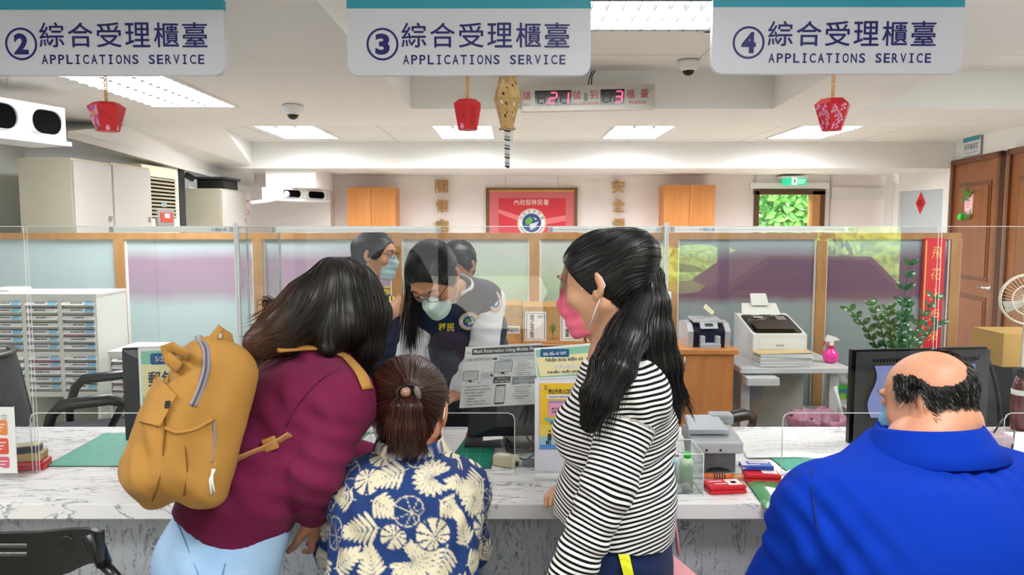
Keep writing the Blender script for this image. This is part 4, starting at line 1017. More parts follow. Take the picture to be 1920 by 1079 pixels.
# ------------------------------------------------------------------ lanterns under the signs
LRED = mat('lantern_red', '#d11a26', .45); LDK = mat('lantern_dark', '#8e1018', .5); LP1 = mat('flower_pink', '#e0388e', .5); LP2 = mat('flower_pale', '#f3b3cf', .5); LGO = mat('lantern_gold', '#d9a94a', .4, .5); LBL = mat('flower_blue', '#2b4aa0', .5); LGR = mat('flower_leaf', '#3c8a3a', .5)
def lantern(px, ytop, ysh, yw, ybot, w0, w1, w2, label, rot, deco):
    Y = SGY + .03; c = P(px, ybot, Y); zb = c.z; zsh, zw = P(0, ysh, Y).z, P(0, yw, Y).z; k = (P(px + 1, ysh, Y) - P(px, ysh, Y)).x
    t = thing('paper_lantern', label, 'lantern', (c.x, Y, zb), 'small red lanterns under the signs')
    n = 6; rings = [(w0 * k, zsh), (w1 * k, zw), (w2 * k, zb)]
    V = []; F = []
    for (r, z) in rings:
        for i in range(n): a = rot + 2 * PI * i / n; V.append(Vector((c.x + r * math.cos(a), Y + r * math.sin(a), z)))
    for j in range(2):
        for i in range(n): F.append([j * n + i, j * n + (i + 1) % n, (j + 1) * n + (i + 1) % n, (j + 1) * n + i])
    F += [list(range(n)), list(range(2 * n, 3 * n))]
    b = MB(); b.add(V, F, LRED); b.build('body', None, t)
    b = MB(); rnd = random.Random(int(px))
    for i in range(n):
        m0 = (V[n + i] + V[n + (i + 1) % n]) / 2
        if (m0 - Vector((c.x, Y, m0.z))).y > .3 * w1 * k * .2: continue
        tl, tr, bl, br_ = V[n + i], V[n + (i + 1) % n], V[2 * n + i], V[2 * n + (i + 1) % n]
        if tl.x > tr.x: tl, tr, bl, br_ = tr, tl, br_, bl
        nn = (bl - tl).cross(tr - tl).normalized(); nn = nn if nn.y < 0 else -nn
        def q(u, v): return (tl * (1 - u) + tr * u) * (1 - v) + (bl * (1 - u) + br_ * u) * v + nn * .001
        def flower(u, v, r, n_, m1, m2):
            for kk in range(n_):
                a = 2 * PI * kk / n_; pts = [(0, 0), (.55, .28), (1, .1), (1, -.1), (.55, -.28)]
                P2 = [q(min(.98, max(.02, u + r * (x * math.cos(a) - y * math.sin(a)))), min(.98, max(.0, v + r * .8 * (x * math.sin(a) + y * math.cos(a))))) for x, y in pts]
                b.add(P2, [list(range(5))], m1 if kk % 2 else m2)
            b.add([q(min(.98, max(.02, u + r * .2 * math.cos(x))), min(.98, max(0, v + r * .16 * math.sin(x)))) + nn * .0004 for x in np.linspace(0, 2 * PI, 9)[:-1]], [list(range(8))], LGO)
        if deco == 'left' and m0.x < c.x - .1 * w1 * k:
            flower(.5, .32, .72, 11, LP1, LP2); flower(.6, .85, .16, 6, LBL, LGR); flower(.25, .88, .14, 6, LGR, LP2)
        elif deco == 'small':
            for kk in range(15): flower(rnd.uniform(.12, .88), rnd.uniform(.06, .95), .17, 5, LP1, LP2)
        elif deco == 'char' and m0.x > c.x:
            for (ch, v0) in (('吉', .12), ('祥', .38), ('如', .64)):
                TV, TF = text_geo(ch, .01, 2)
                if len(TV): lo, hi = TV.min(0), TV.max(0); b.add([q(.3 + .4 * (p[0] - lo[0]) / (hi[0] - lo[0]), v0 + .22 * (1 - (p[1] - lo[1]) / (hi[1] - lo[1]))) for p in TV], TF, LDK)
        else:
            flower(.5, .9, .2, 6, LP2, LP2); flower(.25, .3, .12, 5, LDK, LDK); flower(.7, .5, .12, 5, LDK, LDK)
    b.build('flower_print', None, t)
    b = MB(); zt = P(0, ytop, Y).z
    m = 12
    for i in range(m):
        z = zsh + (zt - zsh) * (i + .5) / m; s_ = 1 if i % 2 else -1
        b.tube([Vector((c.x + s_ * .003, Y, z - .006)), Vector((c.x + s_ * .006, Y - .002, z)), Vector((c.x + s_ * .003, Y, z + .006))], .0018, LGO, 5); b.tube([Vector((c.x - s_ * .002, Y + .002, z - .006)), Vector((c.x - s_ * .005, Y, z + .006))], .0018, LGO, 5)
    b.tube([(c.x, Y, zsh - .002), (c.x, Y, zt + .004)], .001, LGO, 5); b.build('gold_cord', None, t)
lantern(202, 139, 193, 201, 247, 22, 33, 20, 'small red lantern with a large pink flower under sign 2', .52, 'left')
lantern(877, 140, 187, 196, 244, 17, 29, 20, 'small red lantern with dark characters under sign 3', .52, 'char')
lantern(1559, 137, 186, 197, 245, 22, 34, 19, 'small red lantern with many small blossoms under sign 4', 0.0, 'small')
# gold folded paper lantern with a twisted tail
Y = 2.85; c = P(951, 190, Y); k = (P(1, 190, Y) - P(0, 190, Y)).x
t = thing('folded_lantern', 'gold folded paper lantern with a black and white twisted tail under sign 3', 'lantern', (c.x, Y, P(0, 315, Y).z))
KRAFT = noisy_mat('kraft_gold', '#cdae74', '#b89457', 40, .45); b = MB()
rings = [(9, 120), (18, 142), (31, 187), (29, 189), (14, 238), (20, 243), (8, 240)]; n = 8
V = []; F = []
for (r, y) in rings:
    z = P(0, y, Y).z
    for i in range(n): a = .2 + 2 * PI * i / n; rr = r * k * (1 if i % 2 else .82); V.append((c.x + rr * math.cos(a), Y + rr * math.sin(a), z))
for j in range(len(rings) - 1):
    for i in range(n): F.append([j * n + i, j * n + (i + 1) % n, (j + 1) * n + (i + 1) % n, (j + 1) * n + i])
F += [list(range(n))]
b.add(V, F, KRAFT); b.build('body', None, t)
b = MB(); rnd = random.Random(5); Vv = [Vector(v) for v in V]
for j in (1, 3):
    for i in range(n):
        p0, p1, p2, p3 = Vv[j * n + i], Vv[j * n + (i + 1) % n], Vv[(j + 1) * n + (i + 1) % n], Vv[(j + 1) * n + i]
        nn = (p1 - p0).cross(p3 - p0).normalized(); mid = (p0 + p2) / 2; nn = nn if nn.dot(mid - Vector((c.x, Y, mid.z))) > 0 else -nn
        for _ in range(5):
            u, v = rnd.uniform(.2, .8), rnd.uniform(.12, .85); d = rnd.uniform(.08, .13); e = rnd.uniform(.03, .07)
            q = lambda u, v: (p0 * (1 - u) + p1 * u) * (1 - v) + (p3 * (1 - u) + p2 * u) * v + nn * .0012
            m = rnd.choice([PAPER, BLACKP, mat('print_orange', '#d98c2b', .5)])
            b.add([q(min(.97, max(.03, u + d * math.cos(x))), min(.97, max(.03, v + e * math.sin(x) + .05 * math.cos(x)))) for x in np.linspace(0, 2 * PI, 9)[:-1]], [list(range(8))], m)
b.build('bird_print', None, t)
b = MB(); z0, z1 = P(0, 241, Y).z, P(0, 313, Y).z; m = 26
for i in range(m):
    z = z0 + (z1 - z0) * i / m; w = 6.5 * k * (1 - .25 * i / m)
    b.slab([(c.x - w, Y - .004, z), (c.x + w, Y - .004, z - .004), (c.x + w * .4, Y + .008, z - .008), (c.x - w * .4, Y + .008, z - .005)], (0, 0, -.0028), [PAPER, BLACKP, mat('tail_blue', '#8b9fb5', .5)][i % 3] if i % 2 else PAPER)
b.slab([(c.x - .004, Y, z1 + .004), (c.x + .004, Y, z1 + .004), (c.x + .001, Y, z1 - .006)], (0, .003, 0), BLACKP); b.build('twisted_tail', None, t)
b = MB(); b.tube([(c.x, Y, P(0, 122, Y).z), (c.x, Y, 2.66)], .0012, LGO, 5); b.build('string', None, t)

# ================================================================== ON THE COUNTER
def on(px, py, dz=0.0): v = PZ(px, py, CZ); v.z += dz; return v
MATG = mat('cutting_mat_green', '#2f9a82', .5); MATG2 = mat('cutting_mat_deep', '#14806a', .5); MLINE = mat('cutting_mat_line', '#7cc3b2', .6); MEDGE = mat('cutting_mat_back', '#1d3a34', .6)
def cutting_mat(cs, m, label, nu=12, nv=8, z=.0005):
    a, b_, c_, d_ = [on(*q) for q in cs]            # tl tr br bl
    mb = MB(); up = Vector((0, 0, 1))
    mb.slab([q + up * z for q in (d_, c_, b_, a)], up * .0025, MEDGE)
    q = lambda u, v: (a * (1 - u) + b_ * u) * (1 - v) + (d_ * (1 - u) + c_ * u) * v
    mb.add([q(*w) + up * (z + .0027) for w in ((.004, .996), (.996, .996), (.996, .004), (.004, .004))], [[0, 1, 2, 3]], m)
    for i in range(1, nu): u = i / nu; w = .0012; mb.add([q(u - w, .95) + up * (z + .003), q(u + w, .95) + up * (z + .003), q(u + w, .05) + up * (z + .003), q(u - w, .05) + up * (z + .003)], [[0, 1, 2, 3]], MLINE)
    for i in range(1, nv): v = i / nv; w = .0018; mb.add([q(.03, v + w) + up * (z + .003), q(.97, v + w) + up * (z + .003), q(.97, v - w) + up * (z + .003), q(.03, v - w) + up * (z + .003)], [[0, 1, 2, 3]], MLINE)
    return mb.build('cutting_mat', label=label, cat='mat', group='green cutting mats')
cutting_mat([(196, 814), (455, 814), (430, 876), (84, 876)], MATG, 'large pale green cutting mat left of the backpack')
cutting_mat([(650, 812), (931, 816), (921, 880), (610, 880)], MATG2, 'deep green cutting mat before the middle monitor')
cutting_mat([(1434, 852), (1640, 852), (1680, 888), (1478, 888)], MATG, 'green cutting mat beside the bald man', 10, 5)
def sheet(cs, label, z=.003, m=None, lines=0, th=.0008, name='paper_sheet', bow=.006):
    a, b_, c_, d_ = [on(*q) for q in cs]; n = 8; V = []; F = []
    for j in range(n + 1):
        for i in range(n + 1):
            u, v = i / n, j / n; p = (a * (1 - u) + b_ * u) * (1 - v) + (d_ * (1 - u) + c_ * u) * v; p.z += z + bow * (math.sin(PI * u) * math.sin(PI * v)) ** 1; V.append(p)
    N = len(V); V2 = V + [p - Vector((0, 0, th)) for p in V]
    for j in range(n):
        for i in range(n):
            k = j * (n + 1) + i; F.append([k, k + n + 1, k + n + 2, k + 1]); F.append([N + k, N + k + 1, N + k + n + 2, N + k + n + 1])
    bd = [i for i in range(n)] + [(n + 1) * j + n for j in range(n)] + [(n + 1) * n + i for i in range(n, 0, -1)] + [(n + 1) * j for j in range(n, 0, -1)]
    for i in range(len(bd)): p, q = bd[i], bd[(i + 1) % len(bd)]; F.append([p, q, N + q, N + p])
    mb = MB(); mb.add(V2, F, m or PAPER)
    rnd = random.Random(int(cs[0][0])); Q = lambda u, v: (a * (1 - u) + b_ * u) * (1 - v) + (d_ * (1 - u) + c_ * u) * v + Vector((0, 0, z + .0006 + bow * math.sin(PI * u) * math.sin(PI * v)))
    for i in range(lines):
        v = .12 + .8 * i / lines; x = .1
        while x < .85:
            l = rnd.uniform(.03, .12); mb.add([Q(x, v + .014), Q(min(.9, x + l), v + .014), Q(min(.9, x + l), v), Q(x, v)], [[0, 1, 2, 3]], mat('print_pale', '#d0d2d8', .7)); x += l + .03
    return mb.build(name, label=label, cat='paper')
sheet([(800, 810), (884, 808), (842, 866), (760, 862)], 'printed white sheet on the deep green mat', .005, None, 7)
sheet([(690, 818), (752, 808), (735, 845), (668, 838)], 'white paper by the seated woman on the deep green mat', .005, None, 3)
sheet([(905, 821), (985, 815), (975, 826), (906, 833)], 'white paper under the middle monitor', .012)
sheet([(1270, 812), (1372, 812), (1440, 846), (1300, 846)], 'white sheet behind the grey card machine', .002)
sheet([(1372, 813), (1478, 808), (1560, 860), (1402, 862)], 'printed white sheet beside the grey card machine', .006, None, 6, bow=.012)
sheet([(1470, 809), (1596, 816), (1640, 868), (1490, 860)], 'printed white form before the right monitor', .004, None, 9, bow=.012)
sheet([(1868, 812), (1990, 812), (2010, 850), (1880, 850)], 'white papers right of the right monitor', .003, None, 5)
# stacked ink pads on the left
def pad(name, c, sx, sy, h, rz, m, label, top=None, cat='ink pad', grp=None):
    b = MB(); b.box(c + Vector((0, 0, h * .26)), (sx, sy, h * .5), m, rotm(0, 0, rz), .006, 3); b.box(c + Vector((0, 0, h * .76)), (sx * .985, sy * .985, h * .48), m, rotm(0, 0, rz), .006, 3)
    if top is not None: top(b, c + Vector((0, 0, h)), rotm(0, 0, rz), sx, sy)
    return b.build(name, label=label, cat=cat, group=grp)
def dec(parts):
    def f(b, c, R, sx, sy):
        for (u0, v0, u1, v1, m) in parts: b.add([c + R @ Vector((u * sx, v * sy, .0006)) for u, v in ((u0, v0), (u1, v0), (u1, v1), (u0, v1))], [[0, 1, 2, 3]], m)
    return f
RPAD = mat('ink_pad_red', '#d21f2b', .3); NVY = mat('stamp_navy', '#2c3247', .4); KHK = mat('stamp_khaki', '#b59a63', .5)
c = on(55, 878); pad('ink_pad', c, .115, .075, .028, .22, RPAD, 'red ink pad box at the bottom of the left stack')
b = MB(); b.box(c + Vector((-.005, 0, .042)), (.105, .06, .026), KHK, rotm(0, 0, .24), .003); b.box(c + Vector((-.03, -.003, .042)), (.06, .062, .0262), NVY, rotm(0, 0, .24), .003); b.build('stamp_box', label='khaki and navy stamp box in the middle of the left stack', cat='box')
b = MB(); b.box(c + Vector((-.012, 0, .066)), (.095, .05, .02), NVY, rotm(0, 0, .3), .003); b.box(c + Vector((-.012, 0, .0775)), (.09, .046, .003), mat('stamp_top', '#c9b78f', .5), rotm(0, 0, .3)); b.build('stamp_box', label='navy stamp box on top of the left stack', cat='box')
# left sign holder
pn = PP(-70, 764, 25, 889, 2.27); W_ = 95
t = thing('sign_holder', 'upright white notice with orange and pink blocks at the left edge of the counter', 'sign holder', P(-22, 889, 2.27))
pn.slab([(0, 0), (95, 0), (95, 124), (0, 124)], PAPER, .002, 0)
for i, (y0, y1, cc) in enumerate(((24, 52, '#ef8a3c'), (58, 88, '#e8573f'), (93, 114, '#dd5a78'))):
    pn.slab(rrect(8, y0, 82, y1, 4), mat('block' + cc, cc, .5), .0006, .0008)
    for j in range(3): pn.rect(20, y0 + 7 + j * 6, 78 - 4 * j, y0 + 9 + j * 6, PAPER, .0018)
pn.text('chuyển', 60, 13, 83, 18, NAVY, .001); pn.text('725', 72, 19, 82, 23, NAVY, .001); pn.mb.build('notice', None, t)
b = MB(); q = pn.pt; b.add([q(-2, -2, .003), q(97, -2, .003), q(97, 126, .003), q(-2, 126, .003)], [[0, 1, 2, 3]], ACR); b.tube([q(97, -2, .003), q(97, 125, .003)], .001, ACR_EDGE, 5); b.build('acrylic_cover', None, t)

# ------------------------------------------------------------------ monitors seen from behind
def monitor(xl, xr_, yl, yr, ztop, zbot, label, thick=.045, panel=None, vents=True):
    A0 = Vector((xl, yl, ztop)); A1 = Vector((xr_, yr, ztop)); d = (A1 - A0).normalized(); n = Vector((d.y, -d.x, 0)); W = (A1 - A0).length; H = ztop - zbot
    c = (A0 + A1) / 2; t = thing('monitor', label, 'monitor', (c.x, c.y, CZ), 'monitors seen from behind')
    pn = Panel(A0, A1, A0 - Vector((0, 0, H)), W, H); pn.n = n
    b = pn.mb; pn.slab([(0, 0), (W, 0), (W, H), (0, H)], BLACKP, .02, -.02)
    # bulging faceted back
    o = [(0.004, .004), (W - .004, .004), (W - .004, H - .004), (.004, H - .004)]; i_ = [(W * .2, H * .2), (W * .8, H * .2), (W * .8, H * .86), (W * .2, H * .86)]
    V = [pn.pt(u, v, 0) for u, v in o] + [pn.pt(u, v, thick * .6) for u, v in i_]
    b.add(V, [[k, (k + 1) % 4, 4 + (k + 1) % 4, 4 + k] for k in range(4)] + [[4, 5, 6, 7]], DARKG)
    b.build('casing', None, t)
    if vents:
        pn.mb = MB()
        for k in range(34):
            u = W * .12 + W * .76 * k / 33
            if .42 < k / 33 < .52: continue
            pn.rect(u, H * .085, u + W * .01, H * .12, HOLE, .012)
        pn.mb.build('vents', None, t)
    b = MB(); q = pn.pt(W / 2, H * .8, 0)
    b.tube([q + n * .03, Vector((q.x, q.y, CZ + .05)) + n * .05, Vector((q.x, q.y, CZ + .03)) + n * .02], [.028, .026, .022], BLACKP, 12, True, .5); b.box(Vector((q.x, q.y, CZ + .012)), (.24, .17, .014), BLACKP, rotm(0, 0, math.atan2(d.y, d.x)), .004); b.build('stand', None, t)
    return t, pn, W, H
# left monitor with its notice
ml = P(226, 655, 2.58); z0 = P(240, 829, 2.58).z
t, pn, W_, H_ = monitor(ml.x, ml.x + .53, 2.58, 2.70, ml.z, z0, 'black monitor seen from behind left of the backpack')
A0 = pn.pt(.075, .004, .042); pw = Panel(A0, A0 + pn.r * .21, A0 + pn.d * .30 + pn.n * .004, 100, 143)
TEAL_P = mat('poster_mint', '#8fcdb2', .6); CREAM = mat('poster_cream', '#f1e8b4', .6); PBL = mat('poster_navy', '#1c5a8c', .6); PIK = mat('poster_ink', '#232d52', .6)
pw.slab([(-4, -6), (100, -6), (100, 143), (-4, 143)], PAPER, .001, 0); pw.rect(0, 0, 100, 143, TEAL_P, .0004); pw.rect(0, 22, 100, 76, CREAM, .0008)
pw.poly(rrect(14, 5, 68, 22, 5, (0, 0, 1, 1)) if False else rrect(14, 4, 66, 23, 4), PBL, .0012); pw.text('5/20上路', 22, 8, 58, 18, PAPER, .0016, .01)
pw.text('郵包輕', 10, 34, 70, 60, PIK, .0016, .02); pw.rect(42, 76, 100, 143, CREAM, .0008)
pw.mb.build('poster', label='green and cream poster taped to the left monitor', cat='poster')
# middle monitor
ml = P(877, 653, 2.62); z0 = P(880, 822, 2.62).z
t, pn, W_, H_ = monitor(ml.x, ml.x + .50, 2.62, 2.66, ml.z, z0, 'black monitor seen from behind in the middle of the counter', .05)
pn.mb = MB(); lk = mat('sticker_black', '#17191c', .4); pn.slab([(.12, H_ * .72), (.19, H_ * .72), (.19, H_ * .84), (.12, H_ * .84)], lk, .001, .02); pn.rect(.12, H_ * .80, .163, H_ * .84, PAPER, .022)
for k in range(5): pn.rect(.123, H_ * (.735 + k * .012), .185 - .01 * (k % 3), H_ * (.738 + k * .012), mat('sticker_print', '#8f9296', .6), .022)
for k in range(12): pn.rect(.124 + k * .0032, H_ * .815, .126 + k * .0032, H_ * .835, INK, .0225)
pn.rect(.205, H_ * .8, .222, H_ * .835, mat('sticker_grey', '#9ba0a2', .5), .022); pn.rect(.245, H_ * .76, .255, H_ * .8, MATS['sticker_grey'], .022)
pn.mb.build('rating_label', None, t)
# "mask reservation" sheet hung on it
tl, tr, bl = P(873, 651, 2.585), P(1006, 644, 2.585), P(861, 766, 2.56)
pw = Panel(tl, tr + Vector((0, 0, 0)), bl, 200, 170); G1 = mat('print_dark', '#4c4e54', .7); G2 = mat('print_mid', '#8f9298', .7); G3 = mat('print_light', '#dfe1e4', .7)
pw.slab([(0, 0), (215, 0), (215, 170), (0, 170)], PAPER, .0008, 0)
pw.text('step', 5, 15, 17, 22, G1, .0008); pw.rect(20, 6, 215, 24, G1, .0006); pw.text('Mask Reservation Using Mobile Phone', 25, 9, 212, 22, PAPER, .0012, .012)
pw.rect(0, 30, 80, 43, G3, .0004); pw.text('1. Login with NHI Card', 2, 33, 72, 42, G1, .0008, .006); pw.poly([(80, 35), (88, 35), (88, 31.5), (94, 37.5), (88, 43), (88, 40), (80, 40)], G1, .0008)
pw.rect(97, 26, 215, 46, G3, .0004); pw.text('2. Finish Mobile Device Binding', 98, 28, 205, 36, G2, .0008, .008); pw.text('Procedure', 104, 37, 134, 45, G2, .0008, .008)
def screen_icon(u, v, w, h):
    pw.rect(u, v, u + w, v + h, G1, .0006, 2); pw.rect(u + 1.5, v + 1.5, u + w - 1.5, v + h - 1.5, G3, .001); pw.rect(u + w * .4, v + h, u + w * .6, v + h + 4, G1, .0006); pw.rect(u + w * .2, v + h + 4, u + w * .8, v + h + 5.5, G1, .0006)
    pw.bars(u + 5, v + 5, u + w - 5, v + h - 6, 4, G2, .0014, int(u), .25)
screen_icon(2, 68, 42, 26); screen_icon(88, 45, 50, 31)
pw.rect(52, 73, 90, 94, G3, .0006); pw.text('IC', 53, 79, 61, 84, G2, .001); pw.disc(82, 83, 4, 3.5, G1, .001, 12); pw.bars(64, 78, 76, 92, 3, G2, .001, 3, .3); pw.rect(44, 98, 52, 104, G2, .0006); pw.rect(45, 99, 51, 103, PAPER, .001)
pw.rect(88, 88, 137, 106, G1, .0006); pw.text('Option 1', 98, 90, 128, 96, PAPER, .001); pw.text('QR Code Scan', 91, 98, 134, 104, PAPER, .001, .008)
pw.rect(141, 90, 215, 112, G2, .0006); pw.text('Option 2', 160, 92, 188, 98, PAPER, .001); pw.text('Certification Code', 148, 99, 208, 105, PAPER, .001); pw.text('Transfer', 164, 106, 188, 111, PAPER, .001)
pw.poly(rrect(97, 110, 125, 165, 3), G1, .0006); pw.rect(99, 115, 123, 159, PAPER, .001); pw.bars(101, 118, 121, 158, 7, G2, .0014, 9, .3)
for i, (s, x1, m) in enumerate((('1. Log into the', 178, G1), ('   registration and', 186, G1), ('   using NHI Card', 184, G1), ('2. Click mobile device', 196, G2), ('    verification', 178, G2), ('3. Produce device', 190, G1), ('   verification code', 192, G1))): pw.text(s, 144 if s[0] != ' ' else 151, 47 + i * 6, x1, 51.5 + i * 6, m, .0008, .008)
for i, (s, x1) in enumerate((('1. Download NHI', 196), ('   Express APP', 190), ('   健保快易通APP', 194), ('2. Click My Health', 198), ('3. Choose device', 192), ('   verification', 182))): pw.text(s, 146 if s[0] != ' ' else 152, 116 + i * 6.4, x1, 121 + i * 6.4, G2 if i not in (0, 4) else G1, .0008, .008)
for i, (s, u, x1) in enumerate((('✓ Register the NHI Card is', 3, 76), ('needed for first-time users', 9, 84), ('✓ Information needed!', 3, 66), ('•  Household number', 14, 64), ('•  Address', 14, 40), ('•  Phone number, E-mail', 14, 72), ('•  Setting NHI Card password', 14, 84))): pw.text(s, u, 109 + i * 8.2, x1, 115 + i * 8.2, G1, .0008, .006)
pw.mb.build('notice_sheet', label='white printed sheet about mask reservation hung over the middle monitor', cat='notice')
# poster stand in front of it
HYL = 2.31
t = thing('poster_stand', 'upright white stand with a green poster and a yellow poster', 'sign holder', P(1062, 883, HYL))
pw = PP(1003, 645, 1126, 883, HYL); pw.slab([(0, 64), (123, 62), (123, 238), (0, 238)], mat('stand_white', '#e9ebf5', .5), .003, .001); pw.rect(9, 70, 123, 195, mat('frame_blue', '#cfdcee', .6), .0014) if False else None
b = pw.mb; pw.mb.build('board', None, t)
pw.mb = MB(); pw.slab([(-2, 8), (123, -3), (123, 60), (4, 66)], PAPER, .001, .004)
A_, B_, C_, D_ = (1, 11), (123, 1), (123, 56), (6, 62)
pw.poly([A_, B_, C_, D_], TEAL_P, .0056); pw.poly([(3, 26), (123, 15), (123, 50), (12, 60), (8, 57), (3, 56)] if False else [(2, 25), (123, 14), (123, 51), (10, 60)], CREAM, .006); pw.poly(rrect(10, 9, 64, 24, 3), PBL, .0064)
pw.text('Bắt đầu từ 20/5', 16, 13, 58, 20, PAPER, .0068, .012, rot=-.06)
pw.text('Nhận bưu kiện có', 20, 24, 90, 33, PIK, .0068, .02, rot=-.05); pw.text('chế phẩm thịt', 34, 36, 98, 45, PAPER, .0068, .03, rot=-.05); pw.text('chế phẩm thịt', 34, 36, 98, 45, mat('outline_blue', '#6d8fb5', .6), .0066, .05, rot=-.05); pw.text('Nhiều nhất phạt', 24, 47, 86, 55, PIK, .0068, .02, rot=-.05)
pw.mb.build('green_poster', None, t, label='green and cream poster')
pw.mb = MB(); YEL = mat('poster_yellow', '#f3c92f', .55); pw.slab([(9, 73), (123, 73), (123, 196), (9, 196)], YEL, .001, .004)
pw.rect(9, 150, 123, 172, mat('poster_yellow2', '#f0d55f', .55), .0054); pw.rect(9, 172, 123, 188, mat('poster_sky', '#a8d2d6', .55), .0054); pw.rect(9, 188, 123, 196, mat('poster_blue', '#4f95dc', .55), .0054)
pw.ring(20, 81, 2.5, 3.5, INK, .006); pw.poly([(11, 81), (18, 79), (18, 83)], PAPER, .006); pw.text('停止外來人口向', 25, 83, 70, 92, PIK, .006, .02)
pw.poly(rrect(22, 94, 66, 102, 3), PAPER, .006); pw.text('內政部移民署辦理', 25, 96, 62, 100, INK, .0064); pw.rect(26, 105, 66, 110, mat('poster_lilac', '#a58fb8', .6), .006); pw.rect(26, 110, 66, 134, mat('poster_pinkbox', '#ec9fc0', .6), .006)
pw.text('自111年11月', 32, 118, 56, 122, PIK, .0064, .01); pw.text('30日前辦理', 32, 124, 54, 128, PIK, .0064, .01)
pl = mat('plane_blue', '#6db7dd', .5); pw.poly([(16, 138), (22, 137), (44, 142), (50, 137), (52, 138), (49, 145), (40, 147), (24, 143)], pl, .0062); pw.poly([(28, 142), (40, 146), (30, 150)], mat('plane_dark', '#3f86b4', .5), .0066)
for (u, cc) in ((28, '#2c3a56'), (48, '#6b4f3a'), (58, '#3b3442')):
    m = mat('fig' + cc, cc, .6); pw.disc(u, 163, 1.9, 2.3, mat('fig_skin', '#e4b48f', .6), .0062, 12); pw.disc(u, 161.8, 2.0, 1.6, INK, .0066, 12); pw.poly([(u - 3.4, 167), (u + 3.4, 167), (u + 3.8, 179), (u - 3.8, 179)], m, .0062); pw.poly([(u - 2.6, 179), (u - .4, 179), (u - .8, 189), (u - 2.4, 189)], m, .0062); pw.poly([(u + .4, 179), (u + 2.6, 179), (u + 2.4, 189), (u + .8, 189)], m, .0062)
pw.rect(21, 180, 27, 187, mat('case_navy', '#2d4a6b', .5), .0068)
pw.mb.build('yellow_poster', None, t, label='yellow poster with an aeroplane and travellers')
b = MB(); q = P(1066, 883, HYL); b.bb((P(1003, 883, HYL).x, HYL - .03, CZ + .001), (P(1126, 883, HYL).x, HYL + .015, CZ + .006), ACR_EDGE); b.build('foot', None, t)
# second poster stand, behind the woman with the backpack
HY2 = 2.30
t = thing('poster_stand', 'upright white stand with a yellow poster behind the arm of the woman with the backpack', 'sign holder', P(600, 868, HY2))
pw = PP(540, 722, 664, 868, HY2); pw.slab([(0, 0), (124, 0), (124, 145), (0, 145)], MATS['stand_white'], .003, 0); pw.rect(6, 4, 117, 122, YEL, .0005); pw.rect(6, 30, 98, 84, mat('poster_sky2', '#7fb4dd', .55), .001)
pw.rect(66, 84, 117, 98, CREAM, .001); pw.bars(90, 86, 115, 96, 2, INK, .0014, 5, .5); pw.rect(6, 98, 117, 116, mat('poster_yellow2', '#f0d55f'), .001); pw.rect(6, 116, 117, 122, MATS['poster_blue'], .0012)
pw.poly([(100, 14), (116, 10), (116, 28), (103, 36), (98, 26)], mat('parcel_blue', '#2447a3', .5), .0012); pw.poly([(98, 24), (116, 16), (116, 19), (99, 27)], PAPER, .0016); pw.poly([(106, 12), (109, 11.5), (110, 32), (107, 33)], PAPER, .0016)
pw.disc(107, 100, 1.8, 2.2, mat('fig_skin', '#e4b48f'), .0016, 12); pw.poly([(104, 103), (110, 103), (110, 114), (104, 114)], mat('fig#6b4f3a', '#6b4f3a', .6), .0016)
pw.mb.build('board', None, t)
b = MB(); b.bb((P(540, 868, HY2).x, HY2 - .03, CZ + .001), (P(664, 868, HY2).x, HY2 + .015, CZ + .006), ACR_EDGE); b.build('foot', None, t)
# right monitor
ml = P(1594, 658, 2.66); mr = P(1866, 650, 2.66); z0 = P(1590, 834, 2.62).z
t, pn, W_, H_ = monitor(ml.x, mr.x, 2.62, 2.68, ml.z + .006, z0, 'wide black monitor seen from behind in front of the bald man', .03)
pn.mb = MB(); lav = mat('lavender_reflection', '#8d96d6', .12); pts = []  # wavy lavender reflection, painted as a flat shape on the casing
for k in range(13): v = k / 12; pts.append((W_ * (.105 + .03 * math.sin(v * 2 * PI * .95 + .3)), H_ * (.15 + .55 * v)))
pn.poly([(W_ * .85, H_ * .15)] + [(W_ * .85, H_ * .70)] + pts[::-1], lav, .024); pn.mb.build('back_reflection', None, t, label='lavender reflection painted on the monitor back')

# ------------------------------------------------------------------ small things on the counter
c = on(948, 873); b = MB(); b.box(c + Vector((0, 0, .018)), (.075, .05, .034), mat('adapter_beige', '#d8d2b2', .5), rotm(0, 0, -.45), .004); b.box(c + Vector((-.005, 0, .0355)), (.03, .025, .001), PAPER, rotm(0, 0, -.45)); b.box(c + Vector((.035, -.02, .012)), (.016, .012, .014), BLACKP, rotm(0, 0, -.45)); b.build('adapter_box', label='small beige adapter box on the counter before the middle monitor', cat='adapter')
b = MB(); q = on(966, 868); b.tube([on(958, 845, .03), on(950, 855, .06), on(956, 862, .02), on(985, 856, .015), on(1000, 838, .03), on(992, 815, .10)], .004, BLACKP, 7); b.tube([on(985, 840, .05), on(1005, 856, .012), on(985, 868, .006), on(975, 864, .008)], .0035, DARKG, 7); b.tube([on(966, 872, .012), on(985, 872, .012), on(1008, 866, .012)], .003, PAPER, 6); b.build('cable_bundle', label='tangle of black and grey cables beside the adapter box', cat='cables')
b = MB(); q = on(1000, 874); b.bb((q.x - .035, q.y - .012, CZ + .001), (q.x + .03, q.y + .012, CZ + .022), mat('clip_grey', '#5e6668', .35), .003); 
for s_ in (0, 1): b.tube([q + Vector((.03, 0, .012 + .006 * s_)), q + Vector((.055, -.004, .016 + .006 * s_)), q + Vector((.062, 0, .012)), q + Vector((.055, .005, .01)), q + Vector((.03, .002, .01))], .0012, METAL, 5)
b.build('binder_clip', label='grey binder clip at the foot of the white poster stand', cat='clip')
